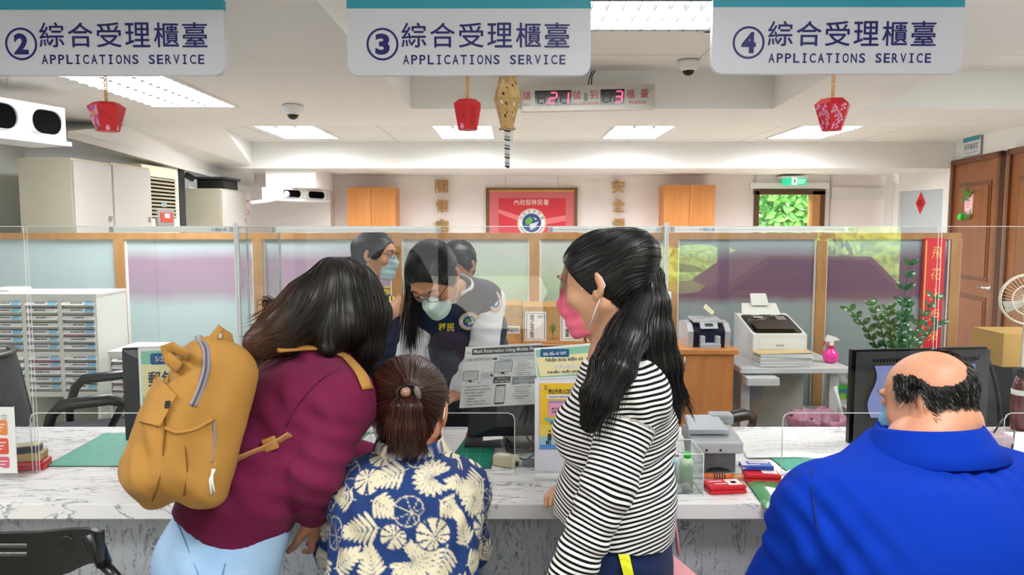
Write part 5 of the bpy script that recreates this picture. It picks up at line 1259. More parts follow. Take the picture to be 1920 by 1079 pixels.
b = MB(); a, c_ = on(872, 833), on(1002, 820); b.bb((a.x, a.y - .05, CZ + .001), (c_.x - .12, c_.y + .06, CZ + .012), DARKG, .003); b.build('document_tray', label='flat dark grey tray under the middle monitor', cat='tray')
b = MB(); q = on(893, 824, .013); b.box(q + Vector((0, .02, .006)), (.06, .07, .01), mat('book_red', '#b8222e', .5), rotm(0, 0, -.2), .002); b.build('red_booklet', label='red booklet lying on the dark tray', cat='booklet')
# acrylic box of bottles
a, c_ = on(1240, 929), on(1318, 930)
bx0, bx1, by0, by1, bh = a.x, c_.x, c_.y, c_.y + .15, .125
t = thing('acrylic_box', 'clear acrylic box holding small bottles beside the striped woman', 'box', ((bx0 + bx1) / 2, (by0 + by1) / 2, CZ))
b = MB()
for (x, y, u, v) in ((bx0, by0, bx1, by0), (bx0, by1, bx1, by1), (bx0, by0, bx0, by1), (bx1, by0, bx1, by1)): b.quad((x, y, CZ + .001), (u, v, CZ + .001), (u, v, CZ + bh), (x, y, CZ + bh), clear_mat('box_acrylic', (.93, .97, .96), 1.45, .02))
b.build('walls', None, t)
b = MB()
for z in (CZ + .002, CZ + bh):
    b.tube([(bx0, by0, z), (bx1, by0, z), (bx1, by1, z), (bx0, by1, z), (bx0, by0, z)], .0016, ACR_EDGE, 6)
for x, y in ((bx0, by0), (bx1, by0), (bx1, by1), (bx0, by1)): b.tube([(x, y, CZ), (x, y, CZ + bh)], .0014, ACR_EDGE, 6)
b.build('edges', None, t)
def bottle(x, y, r, h, m, capm, label, z=CZ + .002):
    b = MB(); b.lathe((x, y, z), [(r * .9, 0), (r, .004), (r, h * .78), (r * .5, h * .86)], m, 16); o = None
    t = thing('small_bottle', label, 'bottle', (x, y, z), 'bottles in the acrylic box'); b.build('bottle', None, t); b = MB(); b.lathe((x, y, z), [(r * .55, h * .85), (r * .55, h), (r * .3, h * 1.01)], capm, 14); b.build('cap', None, t)
w = bx1 - bx0
bottle(bx0 + w * .28, by0 + .05, .02, .11, mat('liquid_blue', '#9fd6e4', .2), WHITE, 'pale blue bottle in the acrylic box')
bottle(bx0 + w * .72, by0 + .06, .019, .11, mat('bottle_pale', '#cfe9c4', .25), mat('cap_green', '#2fc93a', .35), 'pale bottle with a bright green cap in the acrylic box')
bottle(bx0 + w * .52, by0 + .1, .016, .10, mat('bottle_white', '#e6e9ec', .3), METAL, 'small white bottle in the acrylic box')
b = MB(); q = Vector(((bx0 + bx1) / 2, by0 + .02, CZ + .003)); rnd = random.Random(2); V = []; n = 7
for j in range(n):
    for i in range(n): V.append(q + Vector((-.04 + .075 * i / (n - 1), -.012 + .024 * j / (n - 1), rnd.uniform(0, .03) * (1 if 0 < i < n - 1 else .3))))
b.add(V, [[j * n + i, j * n + i + 1, (j + 1) * n + i + 1, (j + 1) * n + i] for j in range(n - 1) for i in range(n - 1)], PAPER, True); b.build('crumpled_tissue', label='crumpled white tissue in the acrylic box', cat='tissue')
b = MB(); q = on(1257, 835, .0); b.slab([q + Vector((-.006, 0, .0)), q + Vector((.006, 0, 0)), q + Vector((.02, 0, .15)), q + Vector((.008, 0, .155))], (0, .004, 0), mat('ruler_green', '#cfe0a8', .4)); b.slab([q + Vector((.015, 0.005, .10)), q + Vector((.028, 0.005, .085)), q + Vector((.03, .005, .09))], (0, .003, 0), PAPER); b.build('plastic_ruler', label='pale green plastic strip standing behind the acrylic box', cat='ruler')
# card machine
c = on(1352, 893); c.y = 2.352; t = thing('card_machine', 'grey card reading machine on the counter beside the acrylic box', 'machine', (c.x, c.y + .06, CZ)); CG = mat('machine_grey', '#b4b7bc', .4); CG2 = mat('machine_grey_dark', '#97999e', .4)
b = MB(); b.slab([c + Vector((-.075, 0, .001)), c + Vector((.055, 0, .001)), c + Vector((.06, .02, .075)), c + Vector((-.08, .02, .075))], (0, .13, 0), CG2); b.build('base', None, t)
b = MB(); b.box(c + Vector((-.008, .06, .095)), (.165, .16, .042), CG, rotm(.12, 0, 0), .008, 3); b.box(c + Vector((.075, .06, .098)), (.01, .03, .02), CG, rotm(.12, 0, 0), .004); b.build('upper_body', None, t)
b = MB(); b.slab([c + Vector((-.09, .03, .118)), c + Vector((.04, .03, .118)), c + Vector((.03, .14, .14)), c + Vector((-.08, .14, .14))], (0, 0, .014), mat('machine_pale', '#cdd0d6', .35)); b.box(c + Vector((.045, .15, .14)), (.08, .05, .035), CG, rotm(.1, 0, 0), .008, 3); b.build('lid', None, t)
b = MB()
for x in (-.045, .0): b.box(c + Vector((x, -.021, .08)), (.006, .004, .006), BLACKP); b.build('slot', None, t); b = MB()
b.lathe(c + Vector((-.06, -.004, .012)), [(.006, 0), (.006, .02), (.003, .022)], BLACKP, 10); b.build('knob', None, t); b = MB(); b.slab([c + Vector((-.04, -.002, .004)), c + Vector((.04, -.002, .004)), c + Vector((.03, -.002, .012)), c + Vector((0, -.002, .018)), c + Vector((-.03, -.002, .014))], (0, .003, 0), DARKG); b.build('paper_slot', None, t)
# marker, pads, tube, folder
b = MB(); a, c_ = on(1320, 898, .009), on(1400, 900, .009); d = c_ - a; OR = mat('marker_orange', '#e2733a', .35); b.tube([a, a + d * .68], .009, OR, 12); b.tube([a + d * .68, a + d * .74, a + d * .95, c_], [.0085, .01, .0095, .006], mat('marker_cap', '#d9a07a', .35), 12); 
for k in range(5): b.tube([a + d * (.22 + .06 * k) , a + d * (.25 + .06 * k)], .0093, INK, 12)
b.build('marker_pen', label='orange marker pen lying before the card machine', cat='pen')
PW = mat('pad_label_white', '#f3e3e3', .5); PK = mat('pad_print', '#f7d2d4', .5)
pad('ink_pad', on(1358, 921), .115, .07, .026, .12, RPAD, 'red ink pad nearest the striped woman, below the orange marker', dec([(.05, -.35, .42, .35, PW), (.16, -.15, .3, .1, NVY), (-.4, .1, -.05, .22, PK), (-.3, -.2, .0, -.1, PK)]))
pad('ink_pad', on(1427, 902), .11, .07, .03, -.08, RPAD, 'red ink pad right of the card machine under the blue pad', dec([(-.45, .15, .45, .42, PW), (.0, -.3, .42, .15, PW), (-.35, .2, -.1, .3, RPAD)]))
pad('ink_pad', on(1417, 896, .031), .10, .05, .014, -.05, mat('pad_blue', '#2b53b4', .35), 'flat blue and white pad on top of the red ink pad', dec([(-.48, -.4, -.3, .45, PW), (-.2, .1, .4, .3, PK)]))
b = MB(); q = on(1390, 899, .037); b.lathe(q, [(.004, 0), (.0085, .001), (.0085, .06), (.005, .064)], mat('tube_blue', '#dfe6f2', .4), 14, True, (1, .15, 0)); b.build('glue_tube', label='white roll lying on the red ink pad beside the card machine', cat='tube')
cs = [(1398, 905), (1540, 905), (1560, 1010), (1440, 958)]
a, b_, c_, d_ = on(1398, 906), on(1520, 904), on(1545, 958), on(1436, 957); V = []; n = 9; rnd = random.Random(6)
for j in range(n):
    for i in range(n): u, v = i / (n - 1), j / (n - 1); p = (a * (1 - u) + b_ * u) * (1 - v) + (d_ * (1 - u) + c_ * u) * v; p.z += .004 + .004 * math.sin(u * 7 + v * 3) * math.sin(v * 5) + (.006 if 0 < i < n - 1 else 0); V.append(p)
b = MB(); b.add(V + [p - Vector((0, 0, .003)) for p in V], [[j * n + i, (j + 1) * n + i, (j + 1) * n + i + 1, j * n + i + 1] for j in range(n - 1) for i in range(n - 1)] + [[n * n + j * n + i, n * n + j * n + i + 1, n * n + (j + 1) * n + i + 1, n * n + (j + 1) * n + i] for j in range(n - 1) for i in range(n - 1)], mat('folder_green', '#3f9a5f', .12, coat=.6), True); b.build('plastic_folder', label='shiny green plastic folder by the arm of the bald man', cat='folder')
b = MB(); b.tube([on(1460, 893, .004), on(1490, 884, .004), on(1530, 878, .004)], .004, PAPER, 8); b.build('white_cable', label='white cable across the right cutting mat', cat='cable')
b = MB(); q = on(1868, 842); b.bb((q.x - .03, q.y - .02, CZ + .001), (q.x + .05, q.y + .06, CZ + .05), mat('cup_pinkish', '#d9c3c9', .2), .006); b.build('clear_case', label='small pinkish plastic case beside the right monitor', cat='case')
b = MB(); b.tube([on(1862, 838, .05), on(1876, 828, .08), on(1893, 822, .09), on(1901, 836, .05), on(1897, 850, .005)], .003, BLACKP, 7); b.build('black_cable', label='black cable looping beside the right monitor', cat='cable')

# ------------------------------------------------------------------ office chairs
MESHM = noisy_mat('chair_mesh', '#2b2e33', '#0d0e10', 160, .8, 0, (1, 1, 1), 1)
SEATM = noisy_mat('seat_fabric', '#3b3d42', '#2c2e33', 60, .9)
def office_chair(c, rz, label, dz=0):
    t = thing('office_chair', label, 'chair', (c[0], c[1], 0), 'office chairs behind the counter'); R = rotm(0, 0, rz); o = Vector((c[0], c[1], 0)); T = lambda x, y, z: o + R @ Vector((x, y, z + (dz if z > .2 else 0)))
    b = MB(); b.box(T(0, 0, .47), (.48, .46, .08), SEATM, R, .03, 3); b.build('seat', None, t)
    V = []; F = []; n = 10; mm = 8
    for j in range(n):
        for i in range(mm):
            u = i / (mm - 1) - .5; v = j / (n - 1); w = .44 * (1 - .25 * v ** 3); V.append(T(u * w, .24 + .05 * v - .06 * (1 - 4 * u * u) * 0 + .09 * (-4 * u * u + .0) * -.5, .56 + .34 * v))
    N = len(V); V += [v + R @ Vector((0, .018, 0)) for v in V]
    for j in range(n - 1):
        for i in range(mm - 1): k = j * mm + i; F.append([k, k + 1, k + mm + 1, k + mm]); F.append([N + k, N + k + mm, N + k + mm + 1, N + k + 1])
    b = MB(); b.add(V, F, MESHM, True); b.tube([V[j * mm] for j in range(n)] + [V[(n - 1) * mm + i] for i in range(mm)] + [V[j * mm + mm - 1] for j in range(n - 1, -1, -1)], .014, BLACKP, 8); b.build('backrest', None, t)
    for s_ in (-1, 1):
        b = MB(); b.tube([T(s_ * .25, .12, .44), T(s_ * .29, .13, .55), T(s_ * .29, .1, .66), T(s_ * .29, .06, .70), T(s_ * .29, -.12, .71), T(s_ * .29, -.17, .69), T(s_ * .29, -.16, .66), T(s_ * .27, -.08, .5), T(s_ * .25, -.06, .44)], [.013, .015, .016, .018, .018, .017, .015, .014, .013], BLACKP, 8, True, 1.5); b.build('armrest', None, t)
    b = MB(); b.tube([T(0, 0, .43), T(0, 0, .1)], .03, BLACKP, 10); b.tube([T(0, .1, .44), T(0, .27, .46), T(0, .28, .62)], .02, BLACKP, 8); b.build('column', None, t)
    for k in range(5):
        a = 2 * PI * k / 5 + .3; b = MB(); e = T(.28 * math.cos(a), .28 * math.sin(a), .06); b.tube([T(0, 0, .11), e], [.025, .015], BLACKP, 8); l = b.build('leg', None, t); b = MB(); b.lathe(Vector((e.x, e.y, .028)) - R @ Vector((.012, 0, 0)), [(.01, 0), (.028, .004), (.028, .02), (.01, .024)], BLACKP, 14, True, R @ Vector((1, 0, 0))); b.build('caster', None, l)
q = P(40, 780, 3.35); office_chair((-1.97, 3.42), 1.95, 'black mesh office chair behind the counter at the far left', .13)
q = P(1345, 790, 3.4); office_chair((.74, 3.27), 2.0, 'black office chair behind the counter by the low wood cabinet', .10)
q = P(1900, 770, 3.4); office_chair((q.x + .02, 3.5), .1, 'black mesh office chair at the right edge behind the counter')
c = P(1912, 765, 3.0); zb_ = CZ
b = MB(); q = on(1912, 806); t = thing('water_bottle', 'dark red bottle with a white band at the right edge', 'bottle', (q.x, q.y, CZ)); b.lathe((q.x, q.y, CZ), [(.03, .001), (.036, .01), (.036, .15), (.03, .19), (.018, .215)], mat('bottle_maroon', '#5e1220', .15, coat=.4), 18); b.build('bottle', None, t); b = MB(); b.lathe((q.x, q.y, CZ), [(.0365, .14), (.0365, .16)], PAPER, 18); b.build('band', None, t); b = MB(); b.lathe((q.x, q.y, CZ), [(.02, .21), (.02, .24), (.015, .245)], BLACKP, 16); b.build('cap', None, t)
# visitor chair, bottom left
YC = 1.42; t = thing('visitor_chair', 'black plastic visitor chair with a slotted back at the bottom left', 'chair', (P(60, 1079, YC).x, YC - .2, 0))
VB = mat('chair_black', '#08090a', .35)
tl = [(-200, 1000), (-100, 1003), (0, 1002), (70, 1000), (130, 994), (165, 993), (183, 999)]; bl2 = [(-200, 1110), (-100, 1110), (0, 1100), (70, 1092), (130, 1075), (165, 1058), (188, 1055)]
SL = [(1015, 1024), (1032, 1042)]
def cy(px): return YC + .12 * ((px + 10) / 195) ** 2 * -.6
V = []; F = []
cols = list(range(-200, 191, 10))
def interp(tab, x):
    for (x0, y0), (x1, y1) in zip(tab, tab[1:]):
        if x0 <= x <= x1: return y0 + (y1 - y0) * (x - x0) / (x1 - x0)
    return tab[-1][1]
b = MB()
for x0, x1 in zip(cols, cols[1:]):
    inslot = x1 <= 50 and x0 >= -70
    segs_ = [(interp(tl, x0), interp(tl, x1), 1020, 1020), (1028, 1028, 1036, 1036), (1044, 1044, interp(bl2, x0), interp(bl2, x1))] if inslot else [(interp(tl, x0), interp(tl, x1), interp(bl2, x0), interp(bl2, x1))]
    for (t0, t1, u0, u1) in segs_:
        b.slab([P(x0, t0, cy(x0)), P(x1, t1, cy(x1)), P(x1, u1, cy(x1)), P(x0, u0, cy(x0))], (0, .012, 0), VB)
b.build('backrest', None, t)
b = MB(); b.lathe(P(126, 1021, cy(126) - .003), [(.0165, 0), (.017, .002), (.0155, .003)], mat('chair_logo', '#17191d', .3), 24, False, (0, -1, 0)); b.build('moulded_disc', None, t)
q0 = P(176, 1004, YC - .05); q1 = P(196, 1060, YC - .055); q2 = P(214, 1079, YC - .06)
for s_ in (1, -1):
    xx = lambda v: Vector((v.x if s_ > 0 else 2 * P(-5, 1000, YC).x - v.x, v.y, v.z))
    b = MB(); b.tube([xx(P(170, 1000, YC - .055)), xx(q1)], [.017, .014], VB, 10); b.tube([xx(q1), xx(q2 + (q2 - q1) * .3), xx(Vector((q2.x + .04, YC - .1, .44))), xx(Vector((q2.x + .04, YC - .5, .02)))], .011, mat('chair_tube', '#3d3f42', .3, .8), 10); b.build('leg', None, t)
    b = MB(); b.tube([xx(Vector((q2.x + .04, YC - .1, .43))), xx(Vector((q2.x + .045, YC - .02, .01)))], .011, MATS['chair_tube'], 10); b.build('leg', None, t)
b = MB(); b.bb((2 * P(-5, 1000, YC).x - q2.x + .02, YC - .5, .42), (q2.x - .02, YC - .03, .45), VB, .012); b.build('seat', None, t)

# ------------------------------------------------------------------ plants
def zz_plant(c, zbase):
    t = thing('potted_plant', 'dark green potted plant with glossy leaves behind the right monitor', 'plant', c); rnd = random.Random(21)
    b = MB(); b.lathe(c, [(.09, 0.001), (.12, .2), (.125, .22), (.11, .22), (.1, .19)], mat('pot_white', '#d9d6cf', .4), 20); b.build('pot', None, t)
    b = MB(); g = noisy_mat('plant_leaf', '#2f6b33', '#1d4a28', 30, .25)
    st = [(.06, .02, .66), (-.12, .0, .42), (.16, -.04, .46), (-.2, .05, .38), (.0, -.1, .42), (.22, .06, .30), (-.07, -.06, .40)]
    for (dx, dy, h) in st:
        base = Vector(c) + Vector((dx * .2, dy * .2, .2)); tip = Vector(c) + Vector((dx * 1.25, dy, .2 + h)); mid = (base + tip) / 2 + Vector((-dx * .25, 0, .04))
        pts = [base * (1 - s_) ** 2 + mid * 2 * s_ * (1 - s_) + tip * s_ ** 2 for s_ in np.linspace(0, 1, 9)]
        b.tube(pts, [.007 - .0006 * i for i in range(9)], g, 6)
        for i in range(2, 9):
            d = (pts[i] - pts[i - 1]).normalized()
            for s_ in (-1, 1): leaf(b, pts[i], d * .55 + Vector((s_ * .8, rnd.uniform(-.5, .5), .1)), Vector((rnd.uniform(-.4, .4), -1, .6)), rnd.uniform(.055, .075), .017, g)
    b.build('foliage', None, t)
q = P(1668, 700, 4.45); zz_plant((q.x, 4.4, .5), .5)
b = MB(); b.bb((q.x - .28, 4.2, .47), (q.x + .28, 4.62, .5), TG)
for xx in (-.26, .22):
    for yy in (4.22, 4.56): b.bb((q.x + xx, yy, 0), (q.x + xx + .04, yy + .04, .47), TG)
b.build('plant_stand', label='grey low stand under the potted plant', cat='stand')
# trees outside the back window
def tree(c, r, h, label, seed, name='tree'):
    rnd = random.Random(seed); t = thing(name, label, 'tree', c, 'trees outside the back window'); g = noisy_mat('tree_leaf', '#5f9a45', '#2c6a2e', 8, .5)
    b = MB(); b.tube([Vector(c), Vector(c) + Vector((.1, 0, h * .6))], [.09, .05], WOODD, 8); b.build('trunk', None, t); b = MB()
    for _ in range(900):
        d = Vector((rnd.gauss(0, 1), rnd.gauss(0, 1), rnd.gauss(0, 1))).normalized() * r * rnd.uniform(.6, 1); p = Vector(c) + Vector((0, 0, h)) + Vector((d.x, d.y * .5, d.z)); leaf(b, p, Vector((rnd.uniform(-1, 1), rnd.uniform(-1, 1), rnd.uniform(-1, .3))), Vector((0, -1, .4)), rnd.uniform(.12, .2), .04, g)
    b.build('crown', None, t)
tree((PXF(1440) - .45, 10.6, 0), .62, 1.75, 'leafy green tree outside the back window, left', 1); tree((PXF(1505) + .75, 10.9, 0), .7, 1.95, 'leafy green tree outside the back window, right', 2); tree((PXF(1473) + .45, 12.6, 0), .95, 2.4, 'tall tree outside behind the other two', 3)
b = MB(); b.bb((3, 9.4, -.12), (6.5, 14, -.02), mat('soil', '#7d7a5c', .9)); struct('ground', b)

# ================================================================== OUTSIDE THE FRONT (mirrored in the screens)
def hedge(c, sx, sy, h, label, seed):
    rnd = random.Random(seed); b = MB(); n = 20; bm = bmesh.new(); bmesh.ops.create_icosphere(bm, subdivisions=4, radius=1.0)
    V = np.array([v.co[:] for v in bm.verts]); F = [[v.index for v in f.verts] for f in bm.faces]; bm.free()
    V = np.sign(V) * np.abs(V) ** .6; k = 1 + .10 * np.sin(V[:, 0] * 23 + seed) * np.sin(V[:, 2] * 19 + 1) + .08 * np.sin(V[:, 1] * 31) * np.sin(V[:, 0] * 37); V = V * k[:, None]
    b.add([(c[0] + v[0] * sx, c[1] + v[1] * sy, c[2] + (v[2] + 1.05) * h / 2) for v in V], F, HEDGE); return b.build('hedge', label=label, cat='hedge', group='clipped hedges outside the front')
hedge((5.9, -7.5, -.12), .9, .5, 1.75, 'clipped yellow green hedge outside, mirrored beside the red scroll', 1)
hedge((3.0, -7.6, -.12), .9, .5, 1.3, 'clipped hedge outside the front, mirrored above the banknote counter', 2)
t = thing('car', 'yellow car parked outside, mirrored faintly in the right screen', 'car', (3.4, -5.0, -.12)); CY = mat('car_yellow', '#e8b421', .25, coat=.5)
b = MB(); o = Vector((3.9, -5.2, -.12)); pr = [(-1.9, .28), (1.9, .28), (1.95, .62), (1.75, .80), (.95, .88), (.5, 1.32), (-.75, 1.34), (-1.35, .92), (-1.85, .86), (-1.95, .6)]
b.slab([o + Vector((x, -.75, z)) for x, z in pr], (0, 1.5, 0), CY); b.build('body', None, t)
b = MB(); gl = mat('car_glass', '#20262e', .06); b.slab([o + Vector((x, .752, z)) for x, z in ((.85, .9), (.46, 1.27), (-.1, 1.28), (-.1, .9))], (0, .01, 0), gl); b.slab([o + Vector((x, .752, z)) for x, z in ((-.16, .9), (-.16, 1.28), (-.72, 1.28), (-1.2, .92))], (0, .01, 0), gl); b.build('side_window', None, t)
for x in (-1.2, 1.2):
    for y in (-.7, .62): b = MB(); b.lathe(o + Vector((x, y, .31)), [(.31, 0), (.31, .2), (.18, .21), (.17, .19)], BLACKP, 24, True, (0, 1, 0)); b.build('wheel', None, t)
# ================================================================== ORGANIC SURFACES (distance fields -> mesh)
def vec(*a): return np.array(a, dtype=np.float64)
def nrm(v): v = np.asarray(v, dtype=np.float64); return v / max(np.linalg.norm(v), 1e-9)
def A3(v): return np.array([v[0], v[1], v[2]], dtype=np.float64)
def hashn(i, j, k): 
    h = (i * 374761393 + j * 668265263 + k * 2147483647) & 0xffffffff
    h = ((h ^ (h >> 13)) * 1274126177) & 0xffffffff
    return ((h ^ (h >> 16)) & 0xffff) / 65535.0
def vnoise(p, s=1.0, seed=0):
    q = p * s + seed * 17.13; i = np.floor(q).astype(np.int64); f = q - i; f = f * f * (3 - 2 * f); r = 0
    for a in (0, 1):
        for b in (0, 1):
            for c in (0, 1):
                w = (f[:, 0] if a else 1 - f[:, 0]) * (f[:, 1] if b else 1 - f[:, 1]) * (f[:, 2] if c else 1 - f[:, 2])
                r = r + w * hashn(i[:, 0] + a, i[:, 1] + b, i[:, 2] + c)
    return r * 2 - 1
class Sdf:
    def __init__(s, lo, hi, res):
        s.lo = np.asarray(lo, float); s.res = res; s.n = np.ceil((np.asarray(hi, float) - s.lo) / res).astype(int) + 1
        s.ax = [s.lo[i] + res * np.arange(s.n[i]) for i in range(3)]
        s.d = np.full(s.n, 1.0, dtype=np.float32)
    def _sl(s, lo, hi):
        sl = []
        for i in range(3):
            a = max(0, int((lo[i] - s.lo[i]) / s.res)); b = min(s.n[i], int((hi[i] - s.lo[i]) / s.res) + 2)
            if b <= a: return None
            sl.append(slice(a, b))
        return tuple(sl)
    def _grid(s, sl): return np.meshgrid(*[s.ax[i][sl[i]].astype(np.float32) for i in range(3)], indexing='ij', sparse=True)
    def op(s, f, lo, hi, k=0.0, mode='u'):
        sl = s._sl(np.asarray(lo) - max(k, s.res * 3), np.asarray(hi) + max(k, s.res * 3))
        if sl is None: return s
        e = f(*s._grid(sl)).astype(np.float32); d = s.d[sl]
        if mode == 'u':
            if k > 0: h = np.maximum(k - np.abs(d - e), 0) / k; s.d[sl] = np.minimum(d, e) - h * h * k * .25
            else: s.d[sl] = np.minimum(d, e)
        elif mode == 's':
            e = -e
            if k > 0: h = np.maximum(k - np.abs(d - e), 0) / k; s.d[sl] = np.maximum(d, e) + h * h * k * .25
            else: s.d[sl] = np.maximum(d, e)
        return s
    def seg(s, c0, c1, r0, r1=None, k=.02, right=(1, 0, 0), mode='u', cap=1.0):
        c0, c1 = A3(c0), A3(c1); r1 = r0 if r1 is None else r1
        a0, b0 = (r0, r0) if np.isscalar(r0) else r0; a1, b1 = (r1, r1) if np.isscalar(r1) else r1
        ax = c1 - c0; L = max(np.linalg.norm(ax), 1e-6); t = ax / L; r = A3(right); u = r - t * r.dot(t)
        if np.linalg.norm(u) < 1e-3: u = np.cross(t, (0, 0, 1.)); u = u if np.linalg.norm(u) > 1e-3 else np.cross(t, (0, 1., 0))
        u = nrm(u); v = np.cross(t, u); m = max(a0, a1, b0, b1)
        def f(X, Y, Z):
            dx, dy, dz = X - c0[0], Y - c0[1], Z - c0[2]
            w = dx * t[0] + dy * t[1] + dz * t[2]; q = np.clip(w / L, 0, 1); ex = w - q * L
            pu = dx * u[0] + dy * u[1] + dz * u[2]; pv = dx * v[0] + dy * v[1] + dz * v[2]
            a = a0 + (a1 - a0) * q; b = b0 + (b1 - b0) * q; mn = np.minimum(a, b) * cap
            e = np.sqrt((pu / a) ** 2 + (pv / b) ** 2 + (ex / mn) ** 2)
            g = np.sqrt((pu / a ** 2) ** 2 + (pv / b ** 2) ** 2 + (ex / mn ** 2) ** 2) + 1e-6
            return np.where(e > .3, e * (e - 1) / g, -mn * .7)
        lo = np.minimum(c0, c1) - m; hi = np.maximum(c0, c1) + m
        return s.op(f, lo - .02, hi + .02, k, mode)
    def ell(s, c, r, k=.02, R=None, mode='u'):
        c = A3(c); R = np.eye(3) if R is None else R; m = max(r)
        def f(X, Y, Z):
            dx, dy, dz = X - c[0], Y - c[1], Z - c[2]
            q = [dx * R[0, i] + dy * R[1, i] + dz * R[2, i] for i in range(3)]
            e = np.sqrt(sum((q[i] / r[i]) ** 2 for i in range(3))); g = np.sqrt(sum((q[i] / r[i] ** 2) ** 2 for i in range(3))) + 1e-6
            return np.where(e > .3, e * (e - 1) / g, -min(r) * .7)
        return s.op(f, c - m - .02, c + m + .02, k, mode)
    def rbox(s, c, half, rad, R=None, k=.01, mode='u', taper=0.0):
        c = A3(c); R = np.eye(3) if R is None else R; m = np.linalg.norm(half) + rad
        def f(X, Y, Z):
            dx, dy, dz = X - c[0], Y - c[1], Z - c[2]
            q = [dx * R[0, i] + dy * R[1, i] + dz * R[2, i] for i in range(3)]
            sc = 1 - taper * q[2] / half[2]
            q = [np.abs(q[0]) - half[0] * sc + rad, np.abs(q[1]) - half[1] * sc + rad, np.abs(q[2]) - half[2] + rad]
            return np.sqrt(sum(np.maximum(v, 0) ** 2 for v in q)) + np.minimum(np.maximum(np.maximum(q[0], q[1]), q[2]), 0) - rad
        return s.op(f, c - m - .02, c + m + .02, k, mode)
    def plane(s, p, n, k=0.0):           # keep the side n points away from
        p, n = A3(p), nrm(n); g = s._grid((slice(None),) * 3)
        e = ((g[0] - p[0]) * n[0] + (g[1] - p[1]) * n[1] + (g[2] - p[2]) * n[2]).astype(np.float32)
        if k > 0: h = np.maximum(k - np.abs(s.d - e), 0) / k; s.d = np.maximum(s.d, e) + h * h * k * .25
        else: s.d = np.maximum(s.d, e)
        return s
    def sample(s, p):
        q = (p - s.lo) / s.res; q = np.clip(q, 0, np.array(s.n) - 1.001); i = q.astype(int); f = q - i; r = 0
        for a in (0, 1):
            for b in (0, 1):
                for c in (0, 1):
                    w = (f[:, 0] if a else 1 - f[:, 0]) * (f[:, 1] if b else 1 - f[:, 1]) * (f[:, 2] if c else 1 - f[:, 2])
                    r = r + w * s.d[i[:, 0] + a, i[:, 1] + b, i[:, 2] + c]
        return r
    def grad(s, p):
        e = s.res; g = np.stack([s.sample(p + o) - s.sample(p - o) for o in (vec(e, 0, 0), vec(0, e, 0), vec(0, 0, e))], 1)
        return g / (np.linalg.norm(g, axis=1, keepdims=True) + 1e-9)
    def mesh(s, smooth=2):
        d = s.d.copy(); d[0] = d[-1] = 1; d[:, 0] = d[:, -1] = 1; d[:, :, 0] = d[:, :, -1] = 1
        n = d.shape; ins = d < 0; cnt = np.zeros([m - 1 for m in n], np.int8)
        cs = [(a, b, c) for a in (0, 1) for b in (0, 1) for c in (0, 1)]
        S = lambda a, b, c: (slice(a, n[0] - 1 + a), slice(b, n[1] - 1 + b), slice(c, n[2] - 1 + c))
        for c in cs: cnt += ins[S(*c)]
        act = (cnt > 0) & (cnt < 8); idx = np.full(act.shape, -1, np.int64); I = np.argwhere(act); idx[act] = np.arange(len(I))
        pos = np.zeros((len(I), 3)); num = np.zeros(len(I))
        val = {c: d[I[:, 0] + c[0], I[:, 1] + c[1], I[:, 2] + c[2]] for c in cs}
        for c in cs:
            for ax in range(3):
                if c[ax] == 0:
                    e = list(c); e[ax] = 1; v0, v1 = val[c], val[tuple(e)]; m = (v0 < 0) != (v1 < 0)
                    t = np.where(m, v0 / np.where(m, v0 - v1, 1), 0); q = np.tile(np.array(c, float), (len(I), 1)); q[:, ax] = t
                    pos += q * m[:, None]; num += m
        V = s.lo + (I + pos / num[:, None]) * s.res; F = []
        for ax in range(3):
            a1, a2 = (ax + 1) % 3, (ax + 2) % 3
            lo = [slice(1, n[i] - 1) for i in range(3)]; lo[ax] = slice(0, n[ax] - 1); hi = list(lo); hi[ax] = slice(1, n[ax])
            x0, x1 = ins[tuple(lo)], ins[tuple(hi)]; E = np.argwhere(x0 != x1); fl = x0[E[:, 0], E[:, 1], E[:, 2]]
            off = np.ones(3, int); off[ax] = 0; E = E + off
            q = []
            for (u, v) in ((0, 0), (1, 0), (1, 1), (0, 1)):
                o = E.copy(); o[:, a1] -= u; o[:, a2] -= v; q.append(idx[o[:, 0], o[:, 1], o[:, 2]])
            q = np.stack(q, 1); q = np.where(fl[:, None], q, q[:, ::-1]); F.append(q)
        F = np.concatenate(F); F = F[(F >= 0).all(1)]
        for _ in range(smooth): V = relax(V, F, .5)
        return V, F
def relax(V, F, w):
    a = np.zeros_like(V); n = np.zeros(len(V))
    for i in range(4):
        j = (i + 1) % 4
        for x, y in ((F[:, i], F[:, j]), (F[:, j], F[:, i])):
            for k in range(3): a[:, k] += np.bincount(x, V[y, k], len(V))
            n += np.bincount(x, minlength=len(V))
    return V * (1 - w) + w * a / np.maximum(n, 1)[:, None]
def vnormals(V, F):
    a = V[F[:, 2]] - V[F[:, 0]]; b = V[F[:, 3]] - V[F[:, 1]]; fn = np.cross(a, b); N = np.zeros_like(V)
    for i in range(4):
        for k in range(3): N[:, k] += np.bincount(F[:, i], fn[:, k], len(V))
    return N / (np.linalg.norm(N, axis=1, keepdims=True) + 1e-12)
def join(*ms):
    V = []; F = []; b = 0
    for v, f in ms: V.append(v); F.append(f + b); b += len(v)
    return np.concatenate(V), np.concatenate(F)
def raydir(px, py):
    u = (px - 960.0) / FPX; v = -(py - 539.5) / FPX; c, s_ = math.cos(PITCH), math.sin(PITCH)
    return nrm((u, c + v * s_, v * c - s_))
